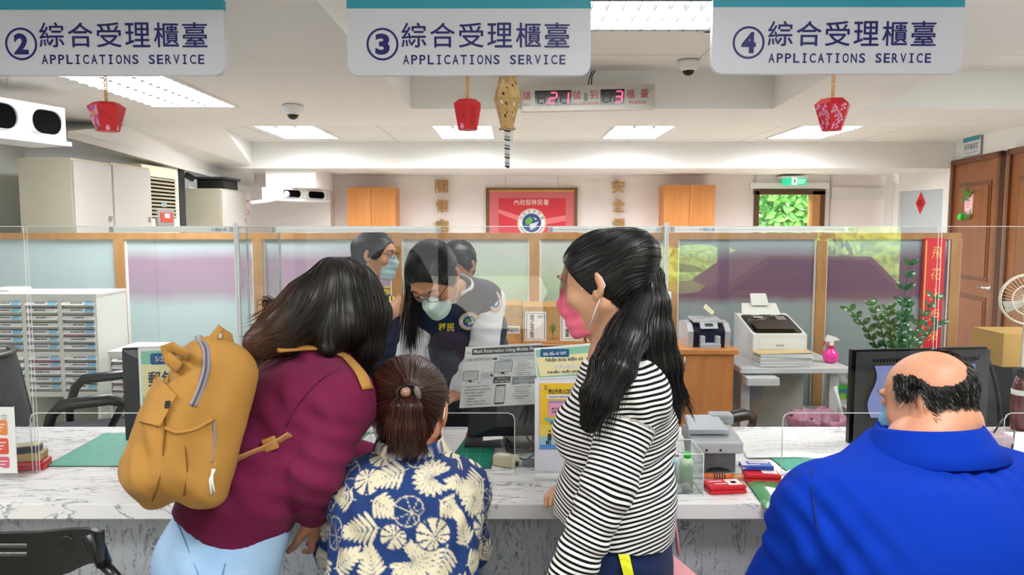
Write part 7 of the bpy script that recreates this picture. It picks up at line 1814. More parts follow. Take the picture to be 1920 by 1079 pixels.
# ------------------------------------------------------------------ the woman in the striped top
def stripe_mat(name, per, frac=.46, a='#f2f1ef', b_='#0c0c0e'):
    if name in MATS: return MATS[name]
    m = cloth_mat(name, a, .85, 500, .1); t = NT(m); at = t.n('ShaderNodeAttribute', attribute_name='sc')
    d = t.n('ShaderNodeMath', operation='DIVIDE'); d.inputs[1].default_value = per; t.l(at.outputs['Fac'], d.inputs[0]); f = t.n('ShaderNodeMath', operation='FRACT'); t.l(d.outputs[0], f.inputs[0])
    t.l(t.ramp(f.outputs[0], [(0, b_), (frac - .03, b_), (frac + .03, a), (.96, a), (1, b_)]), t.b.inputs['Base Color']); return m
def seg_t(V, a, b): a, b = A3(a), A3(b); d = b - a; L = np.linalg.norm(d); w = np.clip((V - a) @ d / L, 0, L); return w, np.linalg.norm(V - a - np.outer(w, d / L), axis=1), L
def striped_woman():
    t = thing('person', 'standing woman in a striped top with a long black ponytail and pink mask', 'person', A3(P(1160, 1000, 1.70)) * vec(1, 1, 0))
    h = Frame(P(1130, 530, 1.68), (-.88, .40, -.26), (.02, 0, 1), .93); fw = nrm(vec(-.95, .30, 0)); rt = vec(.30, .95, 0)
    J = dict(right=rt, fwd=fw, pelvis=A3(P(1163, 1060, 1.70)), waist=A3(P(1160, 930, 1.70)), chest=A3(P(1166, 790, 1.70)), top=A3(P(1152, 682, 1.70)))
    J['shL'] = A3(P(1188, 742, 1.555)); J['elL'] = A3(P(1142, 908, 1.50)); J['wrL'] = A3(P(1064, 1092, 1.47))
    J['shR'] = A3(P(1140, 735, 1.85)); J['elR'] = A3(P(1135, 890, 1.88)); J['wrR'] = A3(P(1122, 920, 1.80))
    for s_, k in (('L', -1), ('R', 1)):
        o = rt * .09 * k; J['hip' + s_] = J['pelvis'] + o + vec(0, 0, -.03); J['kn' + s_] = J['pelvis'] * vec(1, 1, 0) + o + vec(-.02, 0, .46); J['an' + s_] = J['pelvis'] * vec(1, 1, 0) + o + vec(.01, 0, .09)
    g = [(.15, .105), (.13, .10), (.145, .095), (.06, .05)]
    lh = A3(J['wrL']); (V, F), hs, bs = body_of(J, h, g, (.045, .038, .027), (.085, .058, .04), .009, [(J['wrL'], (-.35, .05, -1), (0, -1, 0), 1, .6), (J['wrR'], (-.9, -.15, .12), (-.2, .2, 1), -1, .8)], neck_r=.049)
    mesh_obj('body', V, F, SKIN, t, smooth=True); eyes(t, h)
    # striped top
    sd = Sdf(J['pelvis'] + vec(-.45, -.42, -.2), J['top'] + vec(.32, .42, .12), .006)
    G = [(.19, .128), (.165, .122), (.165, .112), (.072, .062)]; torso(sd, J, G, .05)
    for k in (-1, 1): sd.ell(J['chest'] + fw * .085 + rt * .065 * k + vec(0, 0, -.01), (.062, .062, .062), .05)
    sd.ell(J['waist'] + fw * .04 + vec(0, 0, -.03), (.10, .10, .10), .06)
    for s_ in 'LR':
        sd.seg(J['top'] + vec(0, 0, -.035), J['sh' + s_], (.062, .055), (.060, .058), .05); sd.seg(J['sh' + s_], J['chest'], .075, .10, .05)
    sd.plane(A3(P(1160, 985, 1.70)), (-.20, 0, -1)); sd.plane(J['top'] + vec(0, 0, .022), (-.25, 0, 1), .004)
    arms = Sdf(sd.lo, sd.lo + (np.array(sd.n) - 1) * .006, .006)
    for s_ in 'LR': w_ = J['wr' + s_]; limb(arms, J['sh' + s_], J['el' + s_], w_, .060, .054, .044, .025)
    ee = nrm(J['wrL'] - J['elL'])
    arms_pl = arms.d.copy(); sd.d = np.minimum(sd.d, arms.d) - np.maximum(.012 - np.abs(sd.d - arms.d), 0) ** 2 / .048
    cuff = J['wrR']; 
    def attrs(V):
        tw = (V - J['pelvis']) @ nrm(J['chest'] - J['pelvis']); fy = (V - J['waist']) @ fw
        tw = tw + .010 * np.sin(fy * 14 + 1.0) + .006 * vnoise(V, 9, 2); best = np.full(len(V), 1e9); sc = tw.copy()
        for s_ in 'LR':
            w0, d0, L0 = seg_t(V, J['sh' + s_], J['el' + s_]); w1, d1, L1 = seg_t(V, J['el' + s_], J['wr' + s_]); d = np.minimum(d0, d1); qa = (V - J['el' + s_]) @ nrm(J['el' + s_] - J['sh' + s_]); qb = (V - J['el' + s_]) @ nrm(J['wr' + s_] - J['el' + s_]); al = np.clip((qa + qb) / .16 + .5, 0, 1); al = al * al * (3 - 2 * al); w = L0 + (1 - al) * qa + al * qb
            inside = np.clip(arms.sample(V), -1, 1) < .0035
            w = -w + .007 * vnoise(V, 13, 4) + .008 * np.sin((V @ fw) * 18); sel = inside & (d < best) & ~((w > -.035) & (d > .07)); sc = np.where(sel, w + 5, sc); best = np.where(sel, d, best)
        return {'sc': ('FLOAT', sc + 10)}
    wr = [(P(1110, 890, 1.58), .10, (.3, 0, 1), .045, .005, 1), (P(1230, 880, 1.62), .09, (-.2, 0, 1), .04, .005, 2), (P(1140, 910, 1.45), .08, (.5, 0, 1), .04, .004, 3), (P(1100, 1030, 1.45), .07, (.6, 0, 1), .045, .005, 6), (P(1190, 760, 1.5), .09, (1, 0, .5), .06, .003, 7), (P(1085, 760, 1.6), .07, (.4, 0, 1), .05, .003, 8)]
    garment('striped_top', t, sd, stripe_mat('stripes', .0100), wr, (.002, 9, 2), attrs, 1)
    # trousers
    s2 = Sdf(J['pelvis'] * vec(1, 1, 0) + vec(-.35, -.35, 0), J['pelvis'] + vec(.35, .35, .12), .010); s2.seg(J['pelvis'] + vec(0, 0, -.06), J['pelvis'] + vec(0, 0, .06), (.182, .128), (.176, .120), .04, rt)
    for s_ in 'LR': limb(s2, J['hip' + s_] + vec(0, 0, -.03), J['kn' + s_], J['an' + s_], .105, .078, .062)
    s2.plane((0, 0, .05), (0, 0, -1)); navy = cloth_mat('trousers_navy', '#16274e', .8)
    garment('trousers', t, s2, navy, [(P(1200, 1060, 1.6), .1, (.5, 0, 1), .05, .004, 3)], (.003, 9, 5))
    b = MB(); V, F = patch_on(s2, [(1154, 1020), (1176, 1022), (1190, 1086), (1172, 1090)], .013); b.add(V, F, mat('yellow_cloth', '#e9ec1f', .6), True); b.build('pocket_lining', None, t, label='bright yellow pocket lining')
    mask_obj(t, h, hs, mat('mask_pink', '#ee6f8b', .7), mat('mask_edge', '#fbeef0', .7), low=-.108)
    # hair
    rng = np.random.default_rng(7); cap = cap_sdf(h, .004, .012, plane=(.62, .028), zmin=-.07)
    tie = A3(P(1196, 488, 1.70)); s_ = cap
    cap.seg(h(0, -.10, .045), tie, .05, .022, .05)
    Vc, Fc = cap.mesh(1)
    gl = []
    for xx in (-.07, -.05, -.025, 0, .025, .05, .07):
        for (y, z) in ((.085, .075), (.06, .03), (.02, -.01), (-.03, -.05)):
            p = vec(xx * (1 if z > .04 else 1.15), y - abs(xx) * .2, z + .025 - abs(xx) * .3); gl.append([h(*p), h(xx * .9, (y - .10) / 2, (z + .045) / 2 + .06 * (1 - abs(xx) / .08)), tie])
    f1_ = guide_field(gl, 4); fl = lambda p: f1_(p) * .35 + (lambda d: d / (np.linalg.norm(d, axis=1, keepdims=True) + 1e-6))(tie - p)
    blk = hair_mat('hair_black', '#060606', '#1b1817', .40)
    st = [strands(cap, pick(Vc, h.inv(Vc)[:, 1] > -.07, 1100, rng), fl, 12, .17, .0009, (-.001, .002), .05, rng)]
    hair = hair_obj('hair', t, (Vc, Fc), st, blk)
    tail = Sdf(P(1080, 860, 1.42), P(1340, 440, 1.86), .0045); pts = [(1196, 488, 1.70, .020), (1216, 520, 1.675, .032), (1214, 570, 1.655, .046), (1212, 630, 1.64, .056), (1226, 690, 1.64, .056), (1250, 745, 1.65, .040), (1268, 800, 1.66, .012)]
    A = [A3(P(*q[:3])) for q in pts]
    lock = [(1205, 560, 1.60, .030), (1178, 630, 1.535, .040), (1150, 690, 1.475, .042), (1122, 745, 1.46, .034), (1104, 800, 1.47, .014)]; B_ = [A3(P(*q[:3])) for q in lock]
    for (L_, q_) in ((A, pts), (B_, lock)):
        for i in range(len(L_) - 1): tail.seg(L_[i], L_[i + 1], (q_[i][3], q_[i][3] * .62), (q_[i + 1][3], q_[i + 1][3] * .62), .02, fw)
    lk = [(1165, 590, 1.60, .010), (1160, 620, 1.575, .02), (1148, 660, 1.53, .026), (1140, 700, 1.49, .03)]; C_ = [A3(P(*q[:3])) for q in lk]
    for i in range(3): tail.seg(C_[i], C_[i + 1], lk[i][3], lk[i + 1][3], .02, fw)
    Vt, Ft = tail.mesh(1); fld = guide_field([A, B_, C_ + B_[3:]], 3)
    px = lambda V: 0
    tt = lambda V: V[:, 2]
    sets = [strands(tail, pick(Vt, (Vt[:, 2] > 1.22), 900, rng), fld, 16, .34, .0010, (-.002, .003), .10, rng, lift=.002), strands(tail, pick(Vt, (Vt[:, 2] < 1.36), 700, rng), fld, 12, .20, .0010, (-.002, .003), .12, rng, stick=8, lift=.004)]
    hair_obj('ponytail', hair, (Vt, Ft), sets, blk)
    # loose strands by the forehead
    fr = [[A3(cast(hs, 1072 + k * 3, 478 + k * 2)), A3(P(1052 + k * 2, 500, 1.66)), A3(P(1046 + 3 * k, 540, 1.66)), A3(P(1052 + k * 2, 580 - 6 * k, 1.66))] for k in range(5)]
    Q = np.array([[((1 - u) ** 3) * a + 3 * u * (1 - u) ** 2 * b_ + 3 * u * u * (1 - u) * c + u ** 3 * d for u in np.linspace(0, 1, 14)] for a, b_, c, d in fr]); v, f, r_, tp = tubes(Q, np.full(5, .0008), rng)
    mesh_obj('loose_strands', v, f, blk, hair, smooth=True, attrs={'rnd': ('FLOAT', r_)})
    b = MB(); b.tube([Vector(tie) + Vector(nrm(A3(P(1212, 520, 1.67)) - tie)) * .004 + Vector((math.cos(a) * .024 * -.6, math.sin(a) * .024, math.cos(a) * .02)) for a in np.linspace(0, 2 * PI, 17)], .005, BLACKP, 8); b.build('hair_tie', None, hair)
    return J
JS = striped_woman()
# pink bag hanging at her back
b = MB(); a = [P(1259, 905, 1.70), P(1262, 960, 1.72), P(1270, 1010, 1.72), P(1272, 1040, 1.72)]
t = thing('shoulder_bag', 'pale pink bag hanging behind the striped woman', 'bag', P(1272, 1200, 1.72)); PB = mat('bag_pale_pink', '#d98f97', .55)
b.tube(a, .010, PB, 8, True, .4); b.build('strap', None, t)
sd = Sdf(P(1180, 1300, 1.5), P(1330, 1000, 1.95), .008); sd.rbox(P(1262, 1130, 1.74), (.05, .14, .13), .03, np.array([[.95, .3, 0], [-.3, .95, 0], [0, 0, 1.]]).T, 0, taper=.12); V, F = sd.mesh(); mesh_obj('pouch', V, F, PB, t, smooth=True)
# ------------------------------------------------------------------ the woman with the backpack
def backpack_woman():
    t = thing('person', 'woman in a maroon hoodie and jeans leaning over the counter, long dark hair hanging', 'person', A3(P(420, 1010, 1.68)) * vec(1, 1, 0))
    h = Frame(P(642, 580, 1.93), (.66, .46, -.60), (.1, 0, 1), 1.0); fw = nrm(vec(.86, .5, 0)); rt = vec(.5, -.866, 0)
    J = dict(right=rt, fwd=fw, pelvis=A3(P(415, 1030, 1.68)), waist=A3(P(468, 900, 1.70)), chest=A3(P(552, 775, 1.77)), top=A3(P(606, 690, 1.87)))
    ctr = A3(P(603, 722, 1.87)); J['shR'] = A3(P(648, 755, 1.69)); J['shL'] = 2 * ctr - J['shR']
    J['elR'] = A3(P(592, 890, 1.63)); J['wrR'] = A3(P(588, 962, 1.76)); J['elL'] = J['shL'] + vec(.02, .12, -.26); J['wrL'] = vec(-.42, 2.32, .85)
    for s_, k in (('L', -1), ('R', 1)):
        o = rt * .085 * k; J['hip' + s_] = J['pelvis'] + o; J['kn' + s_] = J['pelvis'] * vec(1, 1, 0) + o + vec(.03, .01, .47); J['an' + s_] = J['pelvis'] * vec(1, 1, 0) + o + vec(-.01, 0, .09)
    g = [(.15, .105), (.13, .10), (.145, .095), (.06, .05)]
    (V, F), hs, bs = body_of(J, h, g, (.045, .038, .027), (.088, .06, .042), .010, [(J['wrR'], (.02, .55, -.83), (.75, -.5, .2), 1, .7), (J['wrL'], (.6, .8, -.05), (0, 0, 1), 1, .5)], neck_r=.048, ears=False)
    mesh_obj('body', V, F, SKIN2, t, smooth=True); eyes(t, h)
    up = nrm(J['chest'] - J['pelvis']); ft = nrm(np.cross(up, rt))
    sd = Sdf(J['pelvis'] + vec(-.4, -.42, -.15), J['top'] + vec(.35, .75, .16), .0068)
    G = [(.165, .128), (.152, .12), (.150, .112), (.085, .07)]; torso(sd, J, G, .05)
    for s_ in 'LR':
        sd.seg(J['top'], J['sh' + s_], (.07, .06), (.066, .064), .05); sd.seg(J['sh' + s_], J['sh' + s_] * .55 + J['chest'] * .45, .068, .09, .05); limb(sd, J['sh' + s_] + (J['el' + s_] - J['sh' + s_]) * .25, J['el' + s_], J['wr' + s_] + (J['el' + s_] - J['wr' + s_]) * .16, .066, .060, .048, .012)
    for a in np.linspace(0, 2 * PI, 9)[:-1]:      # folds of the hood round the neck
        c = J['top'] + up * .015 - ft * .02; q = c + rt * math.cos(a) * .085 + ft * math.sin(a) * .075; q2 = c + rt * math.cos(a + PI / 4) * .085 + ft * math.sin(a + PI / 4) * .075; sd.seg(q, q2, .027, .027, .012)
    sd.seg(J['top'] - ft * .07 + up * .0, J['top'] - ft * .125 - up * .09, (.10, .03), (.06, .022), .02, rt)
    sd.plane(A3(P(427, 975, 1.68)), -up + vec(.0, 0, -.12), .004)
    MAR = cloth_mat('hoodie_maroon', '#6a183f', .9, 300, .15, '#741f47')
    wr = [(P(600, 850, 1.64), .09, (.3, 0, 1), .05, .007, 1), (P(610, 910, 1.68), .07, (.2, .2, 1), .04, .006, 2), (P(500, 850, 1.62), .13, (.5, 0, 1), .07, .005, 3), (P(470, 930, 1.6), .1, (.6, 0, .8), .05, .004, 4), (P(560, 790, 1.66), .1, (.9, 0, .5), .06, .004, 5), (P(560, 690, 1.78), .08, (.25, 0, 1), .035, .004, 6)]
    garment('hoodie', t, sd, MAR, wr, (.003, 9, 2))
    # rib band, seams
    hem = Sdf(J['pelvis'] + vec(-.4, -.42, -.16), J['pelvis'] + vec(.4, .42, .25), .007); hem.seg(J['pelvis'] - up * .08, J['waist'], (.163, .126), (.163, .130), 0, rt)
    hn = nrm(-up + vec(0, 0, -.12)); pc = A3(P(427, 975, 1.68)); hem.plane(pc + hn * .028, hn); hem.plane(pc - hn * .048, -hn, .004); rib = cloth_mat('hoodie_rib', '#62163a', .92, 300, .1); garment('hem_band', t, hem, rib, [], (.002, 10, 3))
    b = MB(); sm = mat('hoodie_seam', '#4e0f29', .95); b.tube(smoothp(path_on(sd, [(640, 690), (600, 712), (560, 755), (536, 800)], .0012), 3), .0016, sm, 5); b.tube(smoothp(path_on(sd, [(500, 655), (560, 662), (640, 672), (676, 690)], .0012), 3), .0016, sm, 5); b.build('seam', None, t)
    s2 = Sdf(J['pelvis'] * vec(1, 1, 0) + vec(-.35, -.35, 0), J['pelvis'] + vec(.35, .35, .2), .010); s2.seg(J['pelvis'] - up * .04, J['pelvis'] + up * .07, (.18, .13), (.17, .125), .04, rt)
    for s_ in 'LR': limb(s2, J['hip' + s_] + vec(0, 0, -.02), J['kn' + s_], J['an' + s_], .108, .08, .065)
    s2.plane((0, 0, .05), (0, 0, -1)); garment('jeans', t, s2, cloth_mat('denim_light', '#8fb4dc', .85, 350, .2, '#a8c8e8'), [(P(400, 1060, 1.6), .1, (.5, 0, 1), .06, .003, 1)], (.003, 9, 5))
    b = MB(); b.tube(smoothp(path_on(s2, [(322, 960), (345, 1010), (372, 1078)], .001), 2), .0014, mat('denim_seam', '#5d86b4', .9), 5); b.tube(smoothp(path_on(s2, [(425, 1046), (421, 1062), (417, 1079)], .001), 2), .0014, MATS['denim_seam'], 5); b.build('jeans_seam', None, t)
    # hair
    rng = np.random.default_rng(11); hd = Sdf(P(420, 840, 1.58), P(800, 450, 2.12), .005)
    S = h.s; hd.ell(h(0, -.014, .03), (.088, .110, .097), 0, h.R); hd.ell(h(0, .02, .01), (.080, .080, .085), .03, h.R)
    m1 = [(632, 545, 1.86, .088, .07), (580, 585, 1.80, .080, .06), (530, 622, 1.755, .066, .04), (478, 648, 1.72, .034, .02), (446, 658, 1.70, .010, .008)]; A = [A3(P(*q[:3])) for q in m1]
    m2 = [(655, 545, 1.86, .07, .06), (690, 590, 1.86, .05, .05), (690, 650, 1.85, .034, .034), (670, 715, 1.83, .020, .018), (648, 785, 1.80, .005, .005)]; B_ = [A3(P(*q[:3])) for q in m2]
    m3 = [(640, 560, 1.85, .085, .06), (630, 615, 1.80, .06, .045), (615, 655, 1.76, .022, .018)]; C_ = [A3(P(*q[:3])) for q in m3]
    for L_, q_ in ((A, m1), (B_, m2), (C_, m3)):
        for i in range(len(L_) - 1): hd.seg(L_[i], L_[i + 1], q_[i][3:], q_[i + 1][3:], .03, (.35, 0, 1) if q_ is m1 else (1, 0, 0))
    Vh, Fh = hd.mesh(1); cr = A3(P(628, 500, 1.86))
    gl = [[cr, A3(P(570, 545, 1.80))] + A[2:], [A3(P(650, 492, 1.90)), A3(P(695, 540, 1.87))] + B_[1:], [cr, A3(P(600, 575, 1.76)), A3(P(545, 640, 1.72)), A3(P(470, 668, 1.69))], [cr, A3(P(640, 560, 1.76)), A3(P(640, 640, 1.74)), A3(P(655, 665, 1.76))], [A3(P(640, 500, 1.85)), A3(P(672, 560, 1.80)), A3(P(682, 650, 1.80)), A3(P(660, 740, 1.8))]]
    fld = guide_field(gl, 4)
    hm = hair_mat('hair_dark_brown', '#0b0807', '#241813', .46, '#74482c')
    nr = Vh[:, 1] < 1.95
    sets = [strands(hd, pick(Vh, nr, 1500, rng), fld, 16, .24, .0010, (-.002, .003), .07, rng, lift=.002), strands(hd, pick(Vh, nr & (Vh[:, 0] < A[2][0] + .03), 500, rng), fld, 14, .16, .0010, (-.001, .004), .22, rng, stick=6), strands(hd, pick(Vh, nr & (Vh[:, 2] < B_[2][2] + .02) & (Vh[:, 0] > A[1][0] + .05), 260, rng), fld, 14, .17, .0009, (-.002, .003), .12, rng, stick=6)]
    x1 = A[1][0]; hair = hair_obj('hair', t, (Vh, Fh), sets, hm, tipf=lambda V: np.clip((x1 - V[:, 0]) / .22, 0, 1) * 1.3)
    # curled lock standing off on the left
    Q = []
    for k in range(40):
        j = rng.normal(0, .006, 3); c = A3(P(490, 592, 1.74)); r = .034 + rng.normal(0, .004)
        Q.append([c + vec(-math.cos(a) * r * 1.0 + .012 * u, 0, math.sin(a) * r) + j + vec(.03, 0, -.02) * max(0, u - .8) * 4 for u, a in zip(np.linspace(0, 1, 14), np.linspace(PI * .25, -PI * .1 + PI * 1.5, 14)[::-1])])
    v, f, r_, tp = tubes(np.array(Q), np.full(len(Q), .0009), rng); mesh_obj('curled_lock', v, f, hm, hair, smooth=True, attrs={'rnd': ('FLOAT', r_), 'tip': ('FLOAT', np.full(len(v), .25))})
    return J, sd, up, rt, ft
JB, sdB, upB, rtB, ftB = backpack_woman()
def backpack():
    t = thing('backpack', 'mustard yellow backpack on the back of the woman in maroon', 'backpack', P(320, 930, 1.55)); Y_ = cloth_mat('bag_mustard', '#a87a38', .7, 260, .15, '#b28442'); DK = mat('bag_seam', '#7a4f16', .9)
    upb = nrm(A3(P(408, 655, 1.63)) - A3(P(318, 925, 1.53))); rb = nrm(rtB - upb * rtB.dot(upb)); fb = np.cross(upb, rb); R = np.stack([rb, fb, upb], 1); c = A3(P(368, 776, 1.58))
    sd = Sdf(c - .36, c + .36, .0055); sd.rbox(c, (.108, .075, .166), .05, R, 0, taper=.16); sd.rbox(c - fb * .055 - upb * .065, (.095, .045, .11), .04, R, .03); sd.rbox(c + fb * .05 - upb * .02, (.10, .045, .162), .045, R, .03, taper=.1)
    sd.seg(c - upb * .145 - fb * .05, c - upb * .185 - fb * .03, (.08, .04), (.05, .02), .05, rb)
    wr = [(P(300, 860, 1.45), .11, (1, 0, .35), .05, .004, 1), (P(370, 850, 1.45), .1, (.9, 0, .5), .06, .004, 2), (P(330, 700, 1.5), .1, (.8, 0, .6), .06, .003, 3), (P(270, 800, 1.5), .08, (.7, 0, .7), .04, .003, 4)]
    garment('body', t, sd, Y_, wr, (.003, 12, 1))
    b = MB()
    for L in ([(318, 705), (312, 760), (308, 830), (300, 900), (286, 940)], [(312, 805), (345, 812), (385, 800), (412, 775)], [(345, 815), (352, 880), (345, 930)]): b.tube(smoothp(path_on(sd, L, .001), 3), .0018, DK, 5)
    b.build('seam', None, t)
    ZP = mat('zip_grey', '#8b8794', .5)
    for nm, L, r in (('zipper', [(372, 632), (387, 652), (388, 690), (378, 725), (362, 762)], .0085), ('zipper', [(402, 790), (404, 830), (398, 868)], .005)):
        b = MB(); P_ = smoothp(path_on(sd, L, .0015), 3); b.tube(P_, r, ZP, 8, True, .45); b.tube([p + Vector((0, -.003, .001)) for p in P_], r * .3, mat('zip_teeth', '#4a4752', .5), 6); b.build(nm, None, t)
    # pocket flap and side pocket mouth
    V, F = patch_on(sd, [(292, 700), (330, 742), (300, 800), (258, 790)], .010); b = MB(); b.add(V, F, Y_, True); V2, F2 = patch_on(sd, [(292, 700), (330, 742), (300, 800), (258, 790)], .001); b.add(V2, F2, Y_, True)
    n = 14; bd = [i for i in range(n + 1)] + [(n + 1) * j + n for j in range(1, n + 1)] + [(n + 1) * n + i for i in range(n - 1, -1, -1)] + [(n + 1) * j for j in range(n - 1, 0, -1)]
    b.add([V[i] for i in bd] + [V2[i] for i in bd], [[i, (i + 1) % len(bd), len(bd) + (i + 1) % len(bd), len(bd) + i] for i in range(len(bd))], Y_); b.build('pocket_flap', None, t)
    b = MB(); P_ = smoothp(path_on(sd, [(310, 802), (330, 812), (365, 806), (400, 786)], .004), 3); b.tube(P_, .006, Y_, 8, True, .6); b.build('pocket_hem', None, t)
    V, F = patch_on(sd, [(310, 752), (320, 752), (318, 766), (308, 766)], .0125); b = MB(); b.add(V, F, mat('tag_dark', '#2c2c36', .7)); b.build('fabric_tag', None, t)
    for k, L in enumerate(([(396, 668, 1.55), (397, 622, 1.585), (412, 610, 1.60), (428, 620, 1.60), (434, 668, 1.59)], [(352, 668, 1.50), (322, 644, 1.52), (303, 652, 1.53), (312, 672, 1.52), (336, 690, 1.50)])):
        b = MB(); b.tube(smoothp([P(*q) for q in L], 1), .014, Y_, 10, True, .35, up=(.2, .9, .3) if k == 0 else (.5, .8, .3)); b.build('carry_handle', None, t)
    TAN = cloth_mat('strap_tan', '#b98a58', .8, 400, .15)
    b = MB(); q = smoothp([cast(sd, 398, 882, off=.0)] + path_on(sdB, [(420, 872), (470, 852), (510, 836), (545, 815)], .004, 5), 2); b.tube(q, .017, TAN, 8, True, .22, up=(-.35, -.85, .4)); s_ = b.build('lower_strap', None, t)
    b = MB(); p = cast(sdB, 507, 833, off=.008); b.box(p, (.032, .012, .03), mat('buckle_brown', '#b07c3e', .5), rotm(0, -.35, 0), .004); b.build('strap_buckle', None, s_)
    b = MB(); q = smoothp([P(436, 664, 1.64)] + path_on(sdB, [(560, 652), (610, 652), (650, 668), (678, 700), (690, 730)], .006, 5), 2)[1:]; b.tube(q, .017, Y_, 8, True, .3, up=(-.2, -.4, .9)); b.build('shoulder_strap', None, t)
    b = MB(); p = cast(sd, 399, 880, off=.004); b.tube([p, p + Vector((.0, -.006, -.02)), p + Vector((.004, -.006, -.045))], .0025, PAPER, 6); b.tube([p + Vector((.004, 0, 0)), p + Vector((-.004, -.006, -.02)), p + Vector((-.002, -.006, -.05))], .0025, PAPER, 6); b.build('zip_cord', None, t)
backpack()

# ------------------------------------------------------------------ the seated woman in the leaf print shirt
def leaf_print(u, v, seed=5):
    """cream leaves over blue: coverage at (u, v) in metres"""
    rng = np.random.default_rng(seed); cov = np.zeros(len(u)); aa = .0016
    st = lambda d: np.clip(.5 - d / aa, 0, 1)
    cells = []
    for i in range(-7, 9):
        for j in range(-7, 9): cells.append(((i + .5 * (j % 2)) * .078 + rng.normal(0, .011), j * .066 + rng.normal(0, .010)))
    for (cx, cy) in cells:
        kind = rng.choice(4, p=[.28, .24, .34, .14]); a = rng.uniform(0, 2 * PI); R = rng.uniform(.034, .046); sel = (np.abs(u - cx) < .095) & (np.abs(v - cy) < .095)
        if not sel.any(): continue
        x = (u[sel] - cx) * math.cos(a) + (v[sel] - cy) * math.sin(a); y = -(u[sel] - cx) * math.sin(a) + (v[sel] - cy) * math.cos(a); r = np.hypot(x, y); th = np.arctan2(y, x)
        if kind in (0, 1):
            rad = R * (.80 + .22 * np.cos(th) - .18 * np.exp(-((np.abs(th) - PI) / .35) ** 2)); d = r - rad; vein = np.abs(np.sin((np.abs(th) - .12 * r / R) * 5.2)); slit = (.30 - vein) * r * .6
            if kind == 0: c = st(d) * (1 - st(-slit * 1.0 - .0008) * (r > R * .25)) * (1 - st(np.abs(y) - .0009)); c = np.where(slit > 0, c * .15, c); blank = st(d - .003)
            else: c = np.maximum(st(np.abs(d) - .0011), st(d) * np.maximum(st(r * np.abs(np.sin((np.abs(th)) * 4.0)) * .3 - .0009), st(np.abs(y) - .001))); blank = st(d - .002)
        elif kind == 2:
            c = np.zeros(len(x)); L = R * 1.9; x = x + L * .4
            for k in range(7):
                for s_ in (-1, 1):
                    t0 = .12 + .13 * k; an = s_ * (1.0 - .09 * k); l = L * (.55 - .04 * k); dx, dy = x - L * t0, y; p = dx * math.cos(an) + dy * math.sin(an); q = -dx * math.sin(an) + dy * math.cos(an)
                    w = .0042 * np.sqrt(np.clip(p / l * (1 - p / l) * 4, 0, 1)); c = np.maximum(c, st(np.abs(q) - w) * (p > 0) * (p < l))
            c = np.maximum(c, st(np.abs(y) - .001) * (x > 0) * (x < L)); blank = c
        else:
            rad = R * 1.15 * (.74 + .26 * np.abs(np.cos(th * 9))); d = r - rad; c = st(d) * (np.abs(th) < 2.6) * (1 - .8 * st(r * np.abs(np.sin(th * 9)) * .12 - .0005)); blank = st(d - .002)
        cov[sel] = cov[sel] * (1 - blank) + c
    return np.clip(cov, 0, 1)
